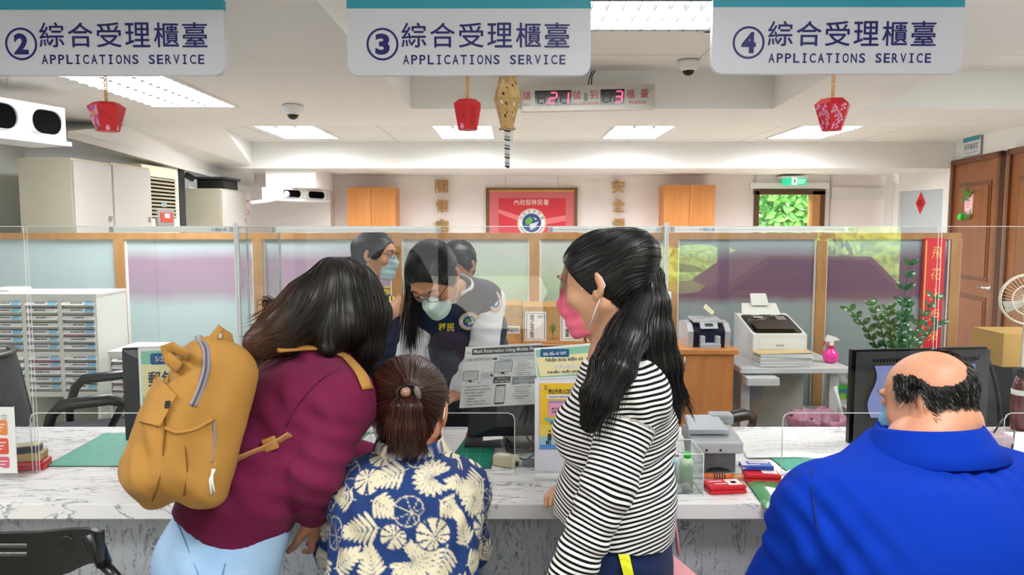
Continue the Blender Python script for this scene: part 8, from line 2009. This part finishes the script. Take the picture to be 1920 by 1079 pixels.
def seated_woman():
    t = thing('person', 'seated woman in a blue shirt with cream leaf print and a reddish ponytail', 'person', (-.24, 1.62, 0))
    h = Frame(P(768, 772, 1.78), (.08, .93, -.34), (.0, 0, 1), 1.04)
    J = dict(right=vec(1, -.05, 0), fwd=vec(0, 1, 0), pelvis=vec(-.255, 1.60, .55), waist=vec(-.25, 1.61, .72), chest=vec(-.243, 1.67, .955), top=A3(P(770, 868, 1.735)),
             shL=A3(P(662, 922, 1.745)), shR=A3(P(862, 920, 1.745)), elL=A3(P(632, 1030, 1.84)), elR=A3(P(880, 1025, 1.84)), wrL=vec(-.36, 2.10, .845), wrR=vec(-.17, 2.12, .845),
             hipL=vec(-.35, 1.62, .52), hipR=vec(-.15, 1.62, .52), knL=vec(-.37, 2.02, .52), knR=vec(-.13, 2.02, .52), anL=vec(-.37, 2.0, .09), anR=vec(-.13, 2.0, .09))
    g = [(.17, .12), (.15, .11), (.14, .095), (.06, .05)]
    (V, F), hs, bs = body_of(J, h, g, (.044, .038, .027), (.078, .056, .042), .010, [(J['wrL'], (.35, 1, -.05), (0, 0, 1), 1, .4), (J['wrR'], (-.35, 1, -.05), (0, 0, 1), -1, .4)], neck_r=.050)
    mesh_obj('body', V, F, SKIN2, t, smooth=True); eyes(t, h); glasses(t, h, DARKG, z=.012); mask_obj(t, h, hs, mat('mask_white', '#eef2f4', .7), WHITE)
    sd = Sdf((-.56, 1.38, .46), (.06, 2.06, 1.20), .0034)
    G = [(.20, .145), (.182, .14), (.165, .122), (.080, .068)]; torso(sd, J, G, .05)
    for s_ in 'LR': sd.seg(J['top'] + vec(0, 0, -.04), J['sh' + s_], (.062, .055), (.056, .055), .05); sd.seg(J['sh' + s_], J['chest'], .07, .10, .05); limb(sd, J['sh' + s_], J['el' + s_], J['el' + s_] + (J['wr' + s_] - J['el' + s_]) * .8, .060, .054, .044, .025)
    sd.plane(A3(J['top']) + vec(0, 0, .040), (0, -.1, 1), .004)
    def attrs(V):
        arc = V[:, 2] + .35 * (V[:, 1] - 1.55); u = V[:, 0] + .25 * np.maximum(0, np.abs(V[:, 0] + .245) - .12) * np.sign(V[:, 0] + .245) + .45 * (V[:, 1] - 1.55) * np.sign(V[:, 0] + .245) * (np.abs(V[:, 0] + .245) > .12)
        c = leaf_print(u + .25, arc - .8)[:, None]; A_, B_ = np.array(lin('#223c74')), np.array(lin('#e0d8bc')); sh = .9 + .1 * vnoise(V, 60, 2)[:, None]; col = A_ * (1 - c) * 1 + B_ * c; col[:, 3] = 1; return {'print': ('FLOAT_COLOR', col)}
    m = cloth_mat('leaf_shirt', '#2c4d8f', .8, 400, .08); tt = NT(m); at = tt.n('ShaderNodeAttribute', attribute_name='print'); tt.l(at.outputs['Color'], tt.b.inputs['Base Color'])
    wr = [(P(650, 1000, 1.6), .10, (.9, 0, .5), .06, .004, 1), (P(860, 1010, 1.6), .09, (-.9, 0, .5), .055, .005, 2), (P(745, 1050, 1.5), .14, (.3, 0, 1), .10, .003, 3), (P(880, 1060, 1.7), .06, (.3, 0, 1), .035, .005, 4)]
    garment('leaf_print_shirt', t, sd, m, wr, (.0025, 8, 3), attrs, 1)
    cl = collar(t, A3(J['top']) + vec(0, .0, .048), (0, -.10, 1), (0, 1, 0), .074, .104, .040, m, .45, dep=.9)
    Vc = np.array([cl.matrix_world @ v.co for v in cl.data.vertices]) + np.array(WL[cl.name]) - np.array(cl.location) + 0; a = cl.data.attributes.new('print', 'FLOAT_COLOR', 'POINT'); V = np.array([v.co[:] for v in cl.data.vertices]) + np.array(WL[cl.name]); a.data.foreach_set('color', attrs(V)['print'][1].astype(np.float32).ravel())
    s2 = Sdf((-.56, 1.4, 0), (.08, 2.18, .75), .011); s2.seg(J['pelvis'], J['waist'], (.18, .13), (.17, .125), .04, J['right'])
    for s_ in 'LR': limb(s2, J['hip' + s_], J['kn' + s_], J['an' + s_], .092, .072, .06)
    s2.plane((0, 0, .05), (0, 0, -1)); garment('trousers', t, s2, MATS['trousers_dark'], [], (.003, 9, 5))
    # hair
    rng = np.random.default_rng(5); cap = cap_sdf(h, .004, .015, plane=(.7, .018), zmin=-.072, box=.24); tie = A3(P(766, 735, 1.63)); cap.seg(h(0, -.08, .03), tie + vec(0, .012, 0), .06, .02, .06)
    for k in (-1, 1): cap.ell(h(k * .094, -.006, -.030), (.034, .044, .054), .010, h.R, 's')
    Vc, Fc = cap.mesh(1); red = hair_mat('hair_auburn', '#1c0b08', '#55261a', .32)
    f1 = lambda p: (lambda d: d / (np.linalg.norm(d, axis=1, keepdims=True) + 1e-6))(tie - p)
    sets = [strands(cap, pick(Vc, h.inv(Vc)[:, 1] < .06, 1800, rng), f1, 10, .12, .0009, (-.001, .0025), .06, rng)]
    hair = hair_obj('hair', t, (Vc, Fc), sets, red)
    tail = Sdf(P(690, 910, 1.5), P(850, 700, 1.80), .004); pts = [(766, 738, 1.625, .018), (762, 765, 1.60, .030), (760, 800, 1.60, .040), (764, 840, 1.625, .036), (768, 858, 1.635, .020)]; A = [A3(P(*q[:3])) for q in pts]
    for i in range(4): tail.seg(A[i], A[i + 1], (pts[i][3], pts[i][3] * .5), (pts[i + 1][3], pts[i + 1][3] * .5), .015, (1, 0, 0))
    Vt, Ft = tail.mesh(1); e = [[A[0], A[1] + vec(k * .02, 0, 0), A[2] + vec(k * .034, 0, 0), A[3] + vec(k * .042, 0, 0), A[4] + vec(k * .05, 0, -.02)] for k in (-1, -.5, 0, .5, 1)]; fld = guide_field(e, 4)
    sets = [strands(tail, pick(Vt, Vt[:, 2] > A[3][2], 900, rng), fld, 14, .15, .0009, (-.001, .003), .10, rng, stick=10)]; hair_obj('ponytail', hair, (Vt, Ft), sets, red)
    b = MB(); p = Vector(tie); b.sphere(p + Vector((-.003, -.022, .004)), .0115, noisy_mat('bead_gold', '#caa088', '#4a3028', 700, .3), 14); b.sphere(p + Vector((.022, -.018, .002)), .016, noisy_mat('bead_dark', '#8f8378', '#2b2522', 600, .3), 14, (.45, .5, 1.0), rotm(0, -.3, 0)); b.tube([p + Vector((math.cos(a) * .024, -.012 + math.sin(a) * .006, math.sin(a) * .016)) for a in np.linspace(0, 2 * PI, 15)], .003, BLACKP, 6); b.build('hair_clip', None, hair)
    stool((-.25, 1.58, .44), 'black round stool under the seated woman')
seated_woman()

# ------------------------------------------------------------------ the staff
NAVYV = cloth_mat('vest_navy', '#1a2742', .75, 300, .1, '#1f2e4d'); SHIRTW = cloth_mat('shirt_white', '#e4e4ea', .8, 350, .08)
def emblem_on(parent, sd, px, py, rx, ry, y0, name='badge'):
    c = cast(sd, px, py, y0=y0, off=.006); ux = cast(sd, px + rx * .8, py, y0=y0, off=.006) - cast(sd, px - rx * .8, py, y0=y0, off=.006); uy = cast(sd, px, py + ry * .8, y0=y0, off=.006) - cast(sd, px, py - ry * .8, y0=y0, off=.006)
    ux = ux.normalized(); uy = (uy - ux * uy.dot(ux)).normalized(); k = (P(px + 1, py, c.y) - P(px, py, c.y)).length; r = rx * k; q = ry / rx
    pn = Panel(c - ux * r - uy * r * q, c + ux * r - uy * r * q, c - ux * r + uy * r * q, 40, 40); pn.slab([(20 + 20 * math.cos(a), 20 + 20 * math.sin(a)) for a in np.linspace(0, 2 * PI, 33)[:-1]], mat('badge_rim', '#d99a6a', .6), .002, 0); emblem(pn, 20, 20, 18.5, .0004); pn.mb.build(name, None, parent)
def text_on(parent, sd, s, px0, py0, px1, py1, y0, m, name='lettering', off=.004):
    V, F = text_geo(s, .02, 2); lo, hi = V.min(0), V.max(0); n = 12; 
    pts = [cast(sd, px0 + (px1 - px0) * (p[0] - lo[0]) / (hi[0] - lo[0]), py1 - (py1 - py0) * (p[1] - lo[1]) / (hi[1] - lo[1]), y0=y0, off=off) for p in V]
    b = MB(); b.add(pts, F, m); return b.build(name, None, parent)
YT = mat('vest_yellow', '#e8d335', .6)
def leaning_clerk():
    t = thing('person', 'clerk in a navy vest and white shirt bending over the counter, face mask on', 'person', A3(P(880, 700, 3.42)) * vec(1, 1, 0))
    h = Frame(P(812, 520, 2.80), (-.16, -.66, -.74), (-.25, -.62, .74), 1.06)
    J = dict(right=vec(-.97, .22, 0), fwd=vec(-.1, -1, 0), pelvis=A3(P(884, 722, 3.45)), waist=A3(P(880, 660, 3.30)), chest=A3(P(868, 610, 3.12)), top=A3(P(858, 552, 2.99)))
    J['shL'] = A3(P(917, 566, 3.03)); J['shR'] = A3(P(786, 600, 2.98)); J['elL'] = A3(P(908, 655, 2.96)); J['wrL'] = A3(P(858, 738, 2.78)); J['elR'] = A3(P(770, 668, 2.95)); J['wrR'] = A3(P(772, 752, 2.78))
    for s_, k in (('L', -1), ('R', 1)):
        o = J['right'] * .09 * k; J['hip' + s_] = J['pelvis'] + o; J['kn' + s_] = J['pelvis'] * vec(1, 1, 0) + o + vec(0, .02, .47); J['an' + s_] = J['pelvis'] * vec(1, 1, 0) + o + vec(0, .05, .09)
    g = [(.15, .10), (.14, .10), (.145, .095), (.06, .05)]
    (V, F), hs, bs = body_of(J, h, g, (.045, .038, .027), (.085, .058, .04), .011, [(J['wrL'], (-.6, -.7, -.2), (0, 0, 1), 1, .5), (J['wrR'], (.3, -.9, -.2), (0, 0, 1), -1, .5)], neck_r=.05)
    mesh_obj('body', V, F, SKIN2, t, smooth=True); eyes(t, h)
    glasses(t, h, BLACKP); mask_obj(t, h, hs, mat('mask_green', '#cfe3dc', .7), WHITE)
    lo, hi = J['pelvis'] + vec(-.4, -.95, -.2), J['top'] + vec(.35, .7, .2)
    sh = Sdf(lo, hi, .008); torso(sh, J, [(.165, .115), (.155, .115), (.16, .11), (.068, .058)], .05)
    for s_ in 'LR': sh.seg(J['top'], J['sh' + s_], (.06, .055), (.060, .058), .05); limb(sh, J['sh' + s_], J['el' + s_], J['wr' + s_] + (J['el' + s_] - J['wr' + s_]) * .1, .066, .056, .044, .03)
    sh.plane(J['top'] + nrm(J['top'] - J['chest']) * .05, nrm(J['top'] - J['chest']), .004)
    wr = [(P(905, 620, 2.9), .08, (.2, 0, 1), .05, .005, 1), (P(770, 640, 2.9), .08, (.3, 0, 1), .05, .005, 2), (P(870, 710, 2.85), .08, (1, 0, .6), .045, .005, 3)]
    garment('white_shirt', t, sh, SHIRTW, wr, (.003, 9, 2))
    ve = Sdf(lo, hi, .007); torso(ve, J, [(.18, .13), (.17, .13), (.178, .124), (.085, .072)], .05)
    for s_ in 'LR': ve.seg(J['top'] + vec(0, 0, -.0), J['sh' + s_] + (J['top'] - J['sh' + s_]) * .18, (.07, .066), (.068, .066), .05); ve.seg(J['sh' + s_] + (J['top'] - J['sh' + s_]) * .2, J['chest'], .075, .11, .05)
    ax = nrm(J['top'] - J['chest']); ve.ell(J['top'] + ax * .03 + vec(-.02, -.07, -.01), (.036, .05, .05), .01, None, 's'); ve.plane(J['top'] + ax * .055, ax, .004)
    garment('vest', t, ve, NAVYV, [(P(890, 560, 2.9), .08, (1, 0, -.4), .05, .004, 4)], (.003, 9, 3))
    collar(t, J['top'] + ax * .050, ax, vec(-.1, -1, -.2), .062, .098, .040, SHIRTW, .35)
    emblem_on(t, ve, 880, 603, 20, 20, 2.5); emblem_on(t, sh, 929, 566, 13, 20, 2.5); text_on(t, ve, '移民', 822, 606, 852, 622, 2.5, YT)
    s2 = Sdf(J['pelvis'] * vec(1, 1, 0) + vec(-.35, -.35, 0), J['pelvis'] + vec(.35, .35, .15), .011); s2.seg(J['pelvis'] + vec(0, 0, -.05), J['pelvis'] + vec(0, -.03, .05), (.175, .125), (.165, .12), .04, J['right'])
    for s_ in 'LR': limb(s2, J['hip' + s_], J['kn' + s_], J['an' + s_], .10, .075, .06)
    s2.plane((0, 0, .05), (0, 0, -1)); garment('trousers', t, s2, MATS['trousers_dark'], [], (.003, 9, 5))
    rng = np.random.default_rng(9); cap = cap_sdf(h, .0045, .012, plane=(.55, .040), zmin=-.07); Vc, Fc = cap.mesh(1); tie = h(.0, -.125, .01); cr = h(0, .07, .10)
    gl = [[h(x, .075, .08), h(x * 1.6, .0, .11 - abs(x) * .5), h(x * 1.2, -.09, .06), tie] for x in (-.05, -.025, 0, .025, .05)] + [[h(s_ * .07, .03, .03), h(s_ * .08, -.03, .02), tie] for s_ in (-1, 1)]
    fld = guide_field(gl, 4); hm = MATS['hair_black']
    hair = hair_obj('hair', t, (Vc, Fc), [strands(cap, pick(Vc, Vc[:, 1] < h.c[1] + .08, 1700, rng), fld, 10, .13, .0012, (-.001, .004), .09, rng)], hm)
    Q = []
    for k in range(150):
        q = rng.normal(0, 1, 3); a0 = A3(P(778, 548, 2.80)) + q * vec(.012, .012, .01); a1 = A3(P(766, 590, 2.80)) + q * vec(.012, .012, .01); a2 = A3(P(768, 650, 2.82)) + q * vec(.020, .016, .03)
        st_ = A3(P(770, 520, 2.79)) + q * vec(.01, .01, .02); Q.append([(1 - u) ** 3 * st_ + 3 * u * (1 - u) ** 2 * a0 + 3 * u * u * (1 - u) * a1 + u ** 3 * a2 for u in np.linspace(0, 1, 12)])
    v, f, r_, tp = tubes(np.array(Q), np.full(len(Q), .0016), rng); mesh_obj('hanging_lock', v, f, hm, hair, smooth=True, attrs={'rnd': ('FLOAT', r_)})
leaning_clerk()
def standing_clerk():
    t = thing('person', 'clerk in a navy vest standing sideways at the back, reading with glasses and mask', 'person', A3(P(706, 700, 3.93)) * vec(1, 1, 0))
    h = Frame(P(706, 478, 3.95), (.93, -.22, -.12), (0, 0, 1), 1.0); rt = vec(-.22, -.97, 0)
    J = dict(right=rt, fwd=vec(.97, -.22, 0), pelvis=A3(P(706, 700, 3.93)), waist=A3(P(705, 650, 3.92)), chest=A3(P(700, 592, 3.92)), top=A3(P(690, 537, 3.94)))
    J['shR'] = A3(P(690, 560, 3.77)); J['elR'] = A3(P(697, 628, 3.76)); J['wrR'] = A3(P(733, 590, 3.70)); J['shL'] = A3(P(700, 556, 4.10)); J['elL'] = A3(P(716, 620, 4.10)); J['wrL'] = A3(P(742, 588, 3.95))
    for s_, k in (('L', -1), ('R', 1)):
        o = rt * .085 * k; J['hip' + s_] = J['pelvis'] + o; J['kn' + s_] = J['pelvis'] * vec(1, 1, 0) + o + vec(.02, 0, .46); J['an' + s_] = J['pelvis'] * vec(1, 1, 0) + o + vec(-.02, 0, .09)
    (V, F), hs, bs = body_of(J, h, [(.14, .10), (.125, .10), (.135, .092), (.058, .048)], (.043, .036, .026), (.08, .056, .04), .011, [(J['wrR'], (.75, .1, .65), (-.3, -.8, .3), -1, .7), (J['wrL'], (.7, -.5, .4), (.3, .8, .3), 1, .7)], neck_r=.046)
    mesh_obj('body', V, F, SKIN, t, smooth=True); eyes(t, h); glasses(t, h, BLACKP); mask_obj(t, h, hs, mat('mask_pale_blue', '#bcd9e2', .7), WHITE)
    lo, hi = J['pelvis'] + vec(-.4, -.42, -.15), J['top'] + vec(.35, .42, .2)
    sh = Sdf(lo, hi, .008); torso(sh, J, [(.155, .115), (.14, .112), (.15, .106), (.064, .056)], .05)
    for s_ in 'LR': sh.seg(J['top'], J['sh' + s_], (.055, .05), (.056, .055), .05); limb(sh, J['sh' + s_], J['el' + s_], J['el' + s_] + (J['wr' + s_] - J['el' + s_]) * .12, .062, .058, .056, .03)
    sh.plane(J['top'] + vec(0, 0, .03), (.2, 0, 1), .004); garment('white_shirt', t, sh, SHIRTW, [(P(700, 610, 3.7), .08, (.3, 0, 1), .05, .005, 1)], (.003, 9, 2))
    ve = Sdf(lo, hi, .0075); torso(ve, J, [(.172, .128), (.156, .125), (.166, .120), (.082, .07)], .05)
    for s_ in 'LR': ve.seg(J['top'], J['sh' + s_] + (J['top'] - J['sh' + s_]) * .22, (.062, .058), (.06, .058), .05); ve.seg(J['sh' + s_] + (J['top'] - J['sh' + s_]) * .25, J['chest'], .06, .10, .05)
    ve.plane(J['top'] + vec(0, 0, .012), (.35, 0, 1), .004); ve.plane(A3(P(706, 706, 3.93)), (0, 0, -1)); garment('vest', t, ve, NAVYV, [(P(715, 660, 3.8), .1, (.5, 0, 1), .06, .004, 4)], (.003, 9, 3))
    text_on(t, ve, '專', 714, 537, 734, 553, 3.4, YT); text_on(t, ve, 'NI', 717, 556, 739, 568, 3.4, YT); collar(t, J['top'] + vec(0, 0, .012), (.1, 0, 1), (.97, -.2, 0), .056, .08, .03, SHIRTW, .4)
    s2 = Sdf(J['pelvis'] * vec(1, 1, 0) + vec(-.35, -.35, 0), J['pelvis'] + vec(.35, .35, .15), .010); s2.seg(J['pelvis'] + vec(0, 0, -.05), J['pelvis'] + vec(0, 0, .05), (.165, .12), (.158, .115), .04, rt)
    for s_ in 'LR': limb(s2, J['hip' + s_], J['kn' + s_], J['an' + s_], .098, .074, .06)
    s2.plane((0, 0, .05), (0, 0, -1)); garment('trousers', t, s2, cloth_mat('trousers_dark_navy', '#17213d', .8), [], (.003, 9, 5))
    b = MB(); rnd = random.Random(8); lm = mat('scribble', '#6d7a95', .8)
    for _ in range(18):
        px, py = rnd.uniform(683, 738), rnd.uniform(712, 765); dx, dy = rnd.choice([(9, 0), (0, 12), (7, -5), (5, 10)]); 
        try: b.tube(path_on(s2, [(px, py), (px + dx, py + dy)], .003, 3, y0=3.4), .0016, lm, 4)
        except Exception: pass
    b.build('line_print', None, t)
    rng = np.random.default_rng(12); cap = cap_sdf(h, .005, .010, plane=(.40, .050), zmin=-.06); tie = A3(P(668, 488, 3.98)); cap.seg(h(0, -.09, .02), tie, .05, .018, .05); Vc, Fc = cap.mesh(1); fl = lambda p: (lambda d: d / (np.linalg.norm(d, axis=1, keepdims=True) + 1e-6))(tie - p); hm = MATS['hair_black']
    hair = hair_obj('hair', t, (Vc, Fc), [strands(cap, pick(Vc, h.inv(Vc)[:, 1] < .08, 500, rng), fl, 8, .13, .0014, (-.001, .004), .10, rng)], hm)
    tl = Sdf(P(620, 560, 3.8), P(690, 470, 4.15), .006); A = [tie, A3(P(658, 492, 3.98)), A3(P(650, 510, 3.98)), A3(P(648, 532, 3.98))]
    for i in range(3): tl.seg(A[i], A[i + 1], (.018, .028, .03, .008)[i], (.018, .028, .03, .008)[i + 1], .01)
    Vt, Ft = tl.mesh(1); hair_obj('ponytail', hair, (Vt, Ft), [strands(tl, pick(Vt, Vt[:, 2] > A[3][2], 200, rng), guide_field([A], 3), 8, .10, .0012, (-.001, .003), .1, rng)], hm)
standing_clerk()
def hidden_clerk():
    t = thing('person', 'dark haired person in a white shirt mostly hidden behind the bending clerk', 'person', A3(P(868, 700, 4.0)) * vec(1, 1, 0))
    h = Frame(P(858, 498, 3.86), (-.5, -.7, -.45), (0, 0, 1), 1.0); rt = vec(-.8, .55, 0)
    J = dict(right=rt, fwd=vec(-.55, -.8, 0), pelvis=A3(P(885, 690, 4.05)), waist=A3(P(884, 650, 4.02)), chest=A3(P(880, 590, 3.98)), top=A3(P(872, 545, 3.94)))
    c = A3(P(876, 562, 3.96)); 
    for s_, k in (('L', -1), ('R', 1)):
        J['sh' + s_] = c + rt * .155 * k; J['el' + s_] = J['sh' + s_] + vec(0, -.05, -.26); J['wr' + s_] = J['el' + s_] + vec(-.05, -.2, -.02)
        o = rt * .085 * k; J['hip' + s_] = J['pelvis'] + o; J['kn' + s_] = J['pelvis'] * vec(1, 1, 0) + o + vec(0, 0, .46); J['an' + s_] = J['pelvis'] * vec(1, 1, 0) + o + vec(0, 0, .09)
    (V, F), hs, bs = body_of(J, h, [(.14, .10), (.125, .10), (.135, .092), (.058, .048)], (.043, .036, .026), (.08, .056, .04), .012, [], neck_r=.046, hr=.005)
    mesh_obj('body', V, F, SKIN2, t, smooth=True)
    sh = Sdf(J['pelvis'] + vec(-.45, -.45, -.1), J['top'] + vec(.4, .4, .2), .010); torso(sh, J, [(.165, .12), (.15, .115), (.16, .11), (.066, .058)], .05)
    for s_ in 'LR': sh.seg(J['top'], J['sh' + s_], (.055, .05), (.056, .055), .05); limb(sh, J['sh' + s_], J['el' + s_], J['wr' + s_], .062, .052, .042, .03)
    sh.plane(J['top'] + vec(0, 0, .03), (0, 0, 1), .004); garment('white_shirt', t, sh, SHIRTW, [], (.003, 9, 2))
    s2 = Sdf(J['pelvis'] * vec(1, 1, 0) + vec(-.35, -.35, 0), J['pelvis'] + vec(.35, .35, .15), .012); s2.seg(J['pelvis'] + vec(0, 0, -.05), J['pelvis'] + vec(0, 0, .05), (.17, .125), (.162, .12), .04, rt)
    for s_ in 'LR': limb(s2, J['hip' + s_], J['kn' + s_], J['an' + s_], .098, .074, .06)
    s2.plane((0, 0, .05), (0, 0, -1)); garment('trousers', t, s2, MATS['trousers_dark'], [], (.003, 9, 5))
    rng = np.random.default_rng(2); cap = cap_sdf(h, .006, .014, plane=(.5, .03), zmin=-.08); Vc, Fc = cap.mesh(1); hair_obj('hair', t, (Vc, Fc), [strands(cap, pick(Vc, h.inv(Vc)[:, 1] < .08, 250, rng), lambda p: np.tile(h.d(0, -.7, -.7), (len(p), 1)), 8, .12, .0014, (-.001, .002), .06, rng)], MATS['hair_black'])
hidden_clerk()
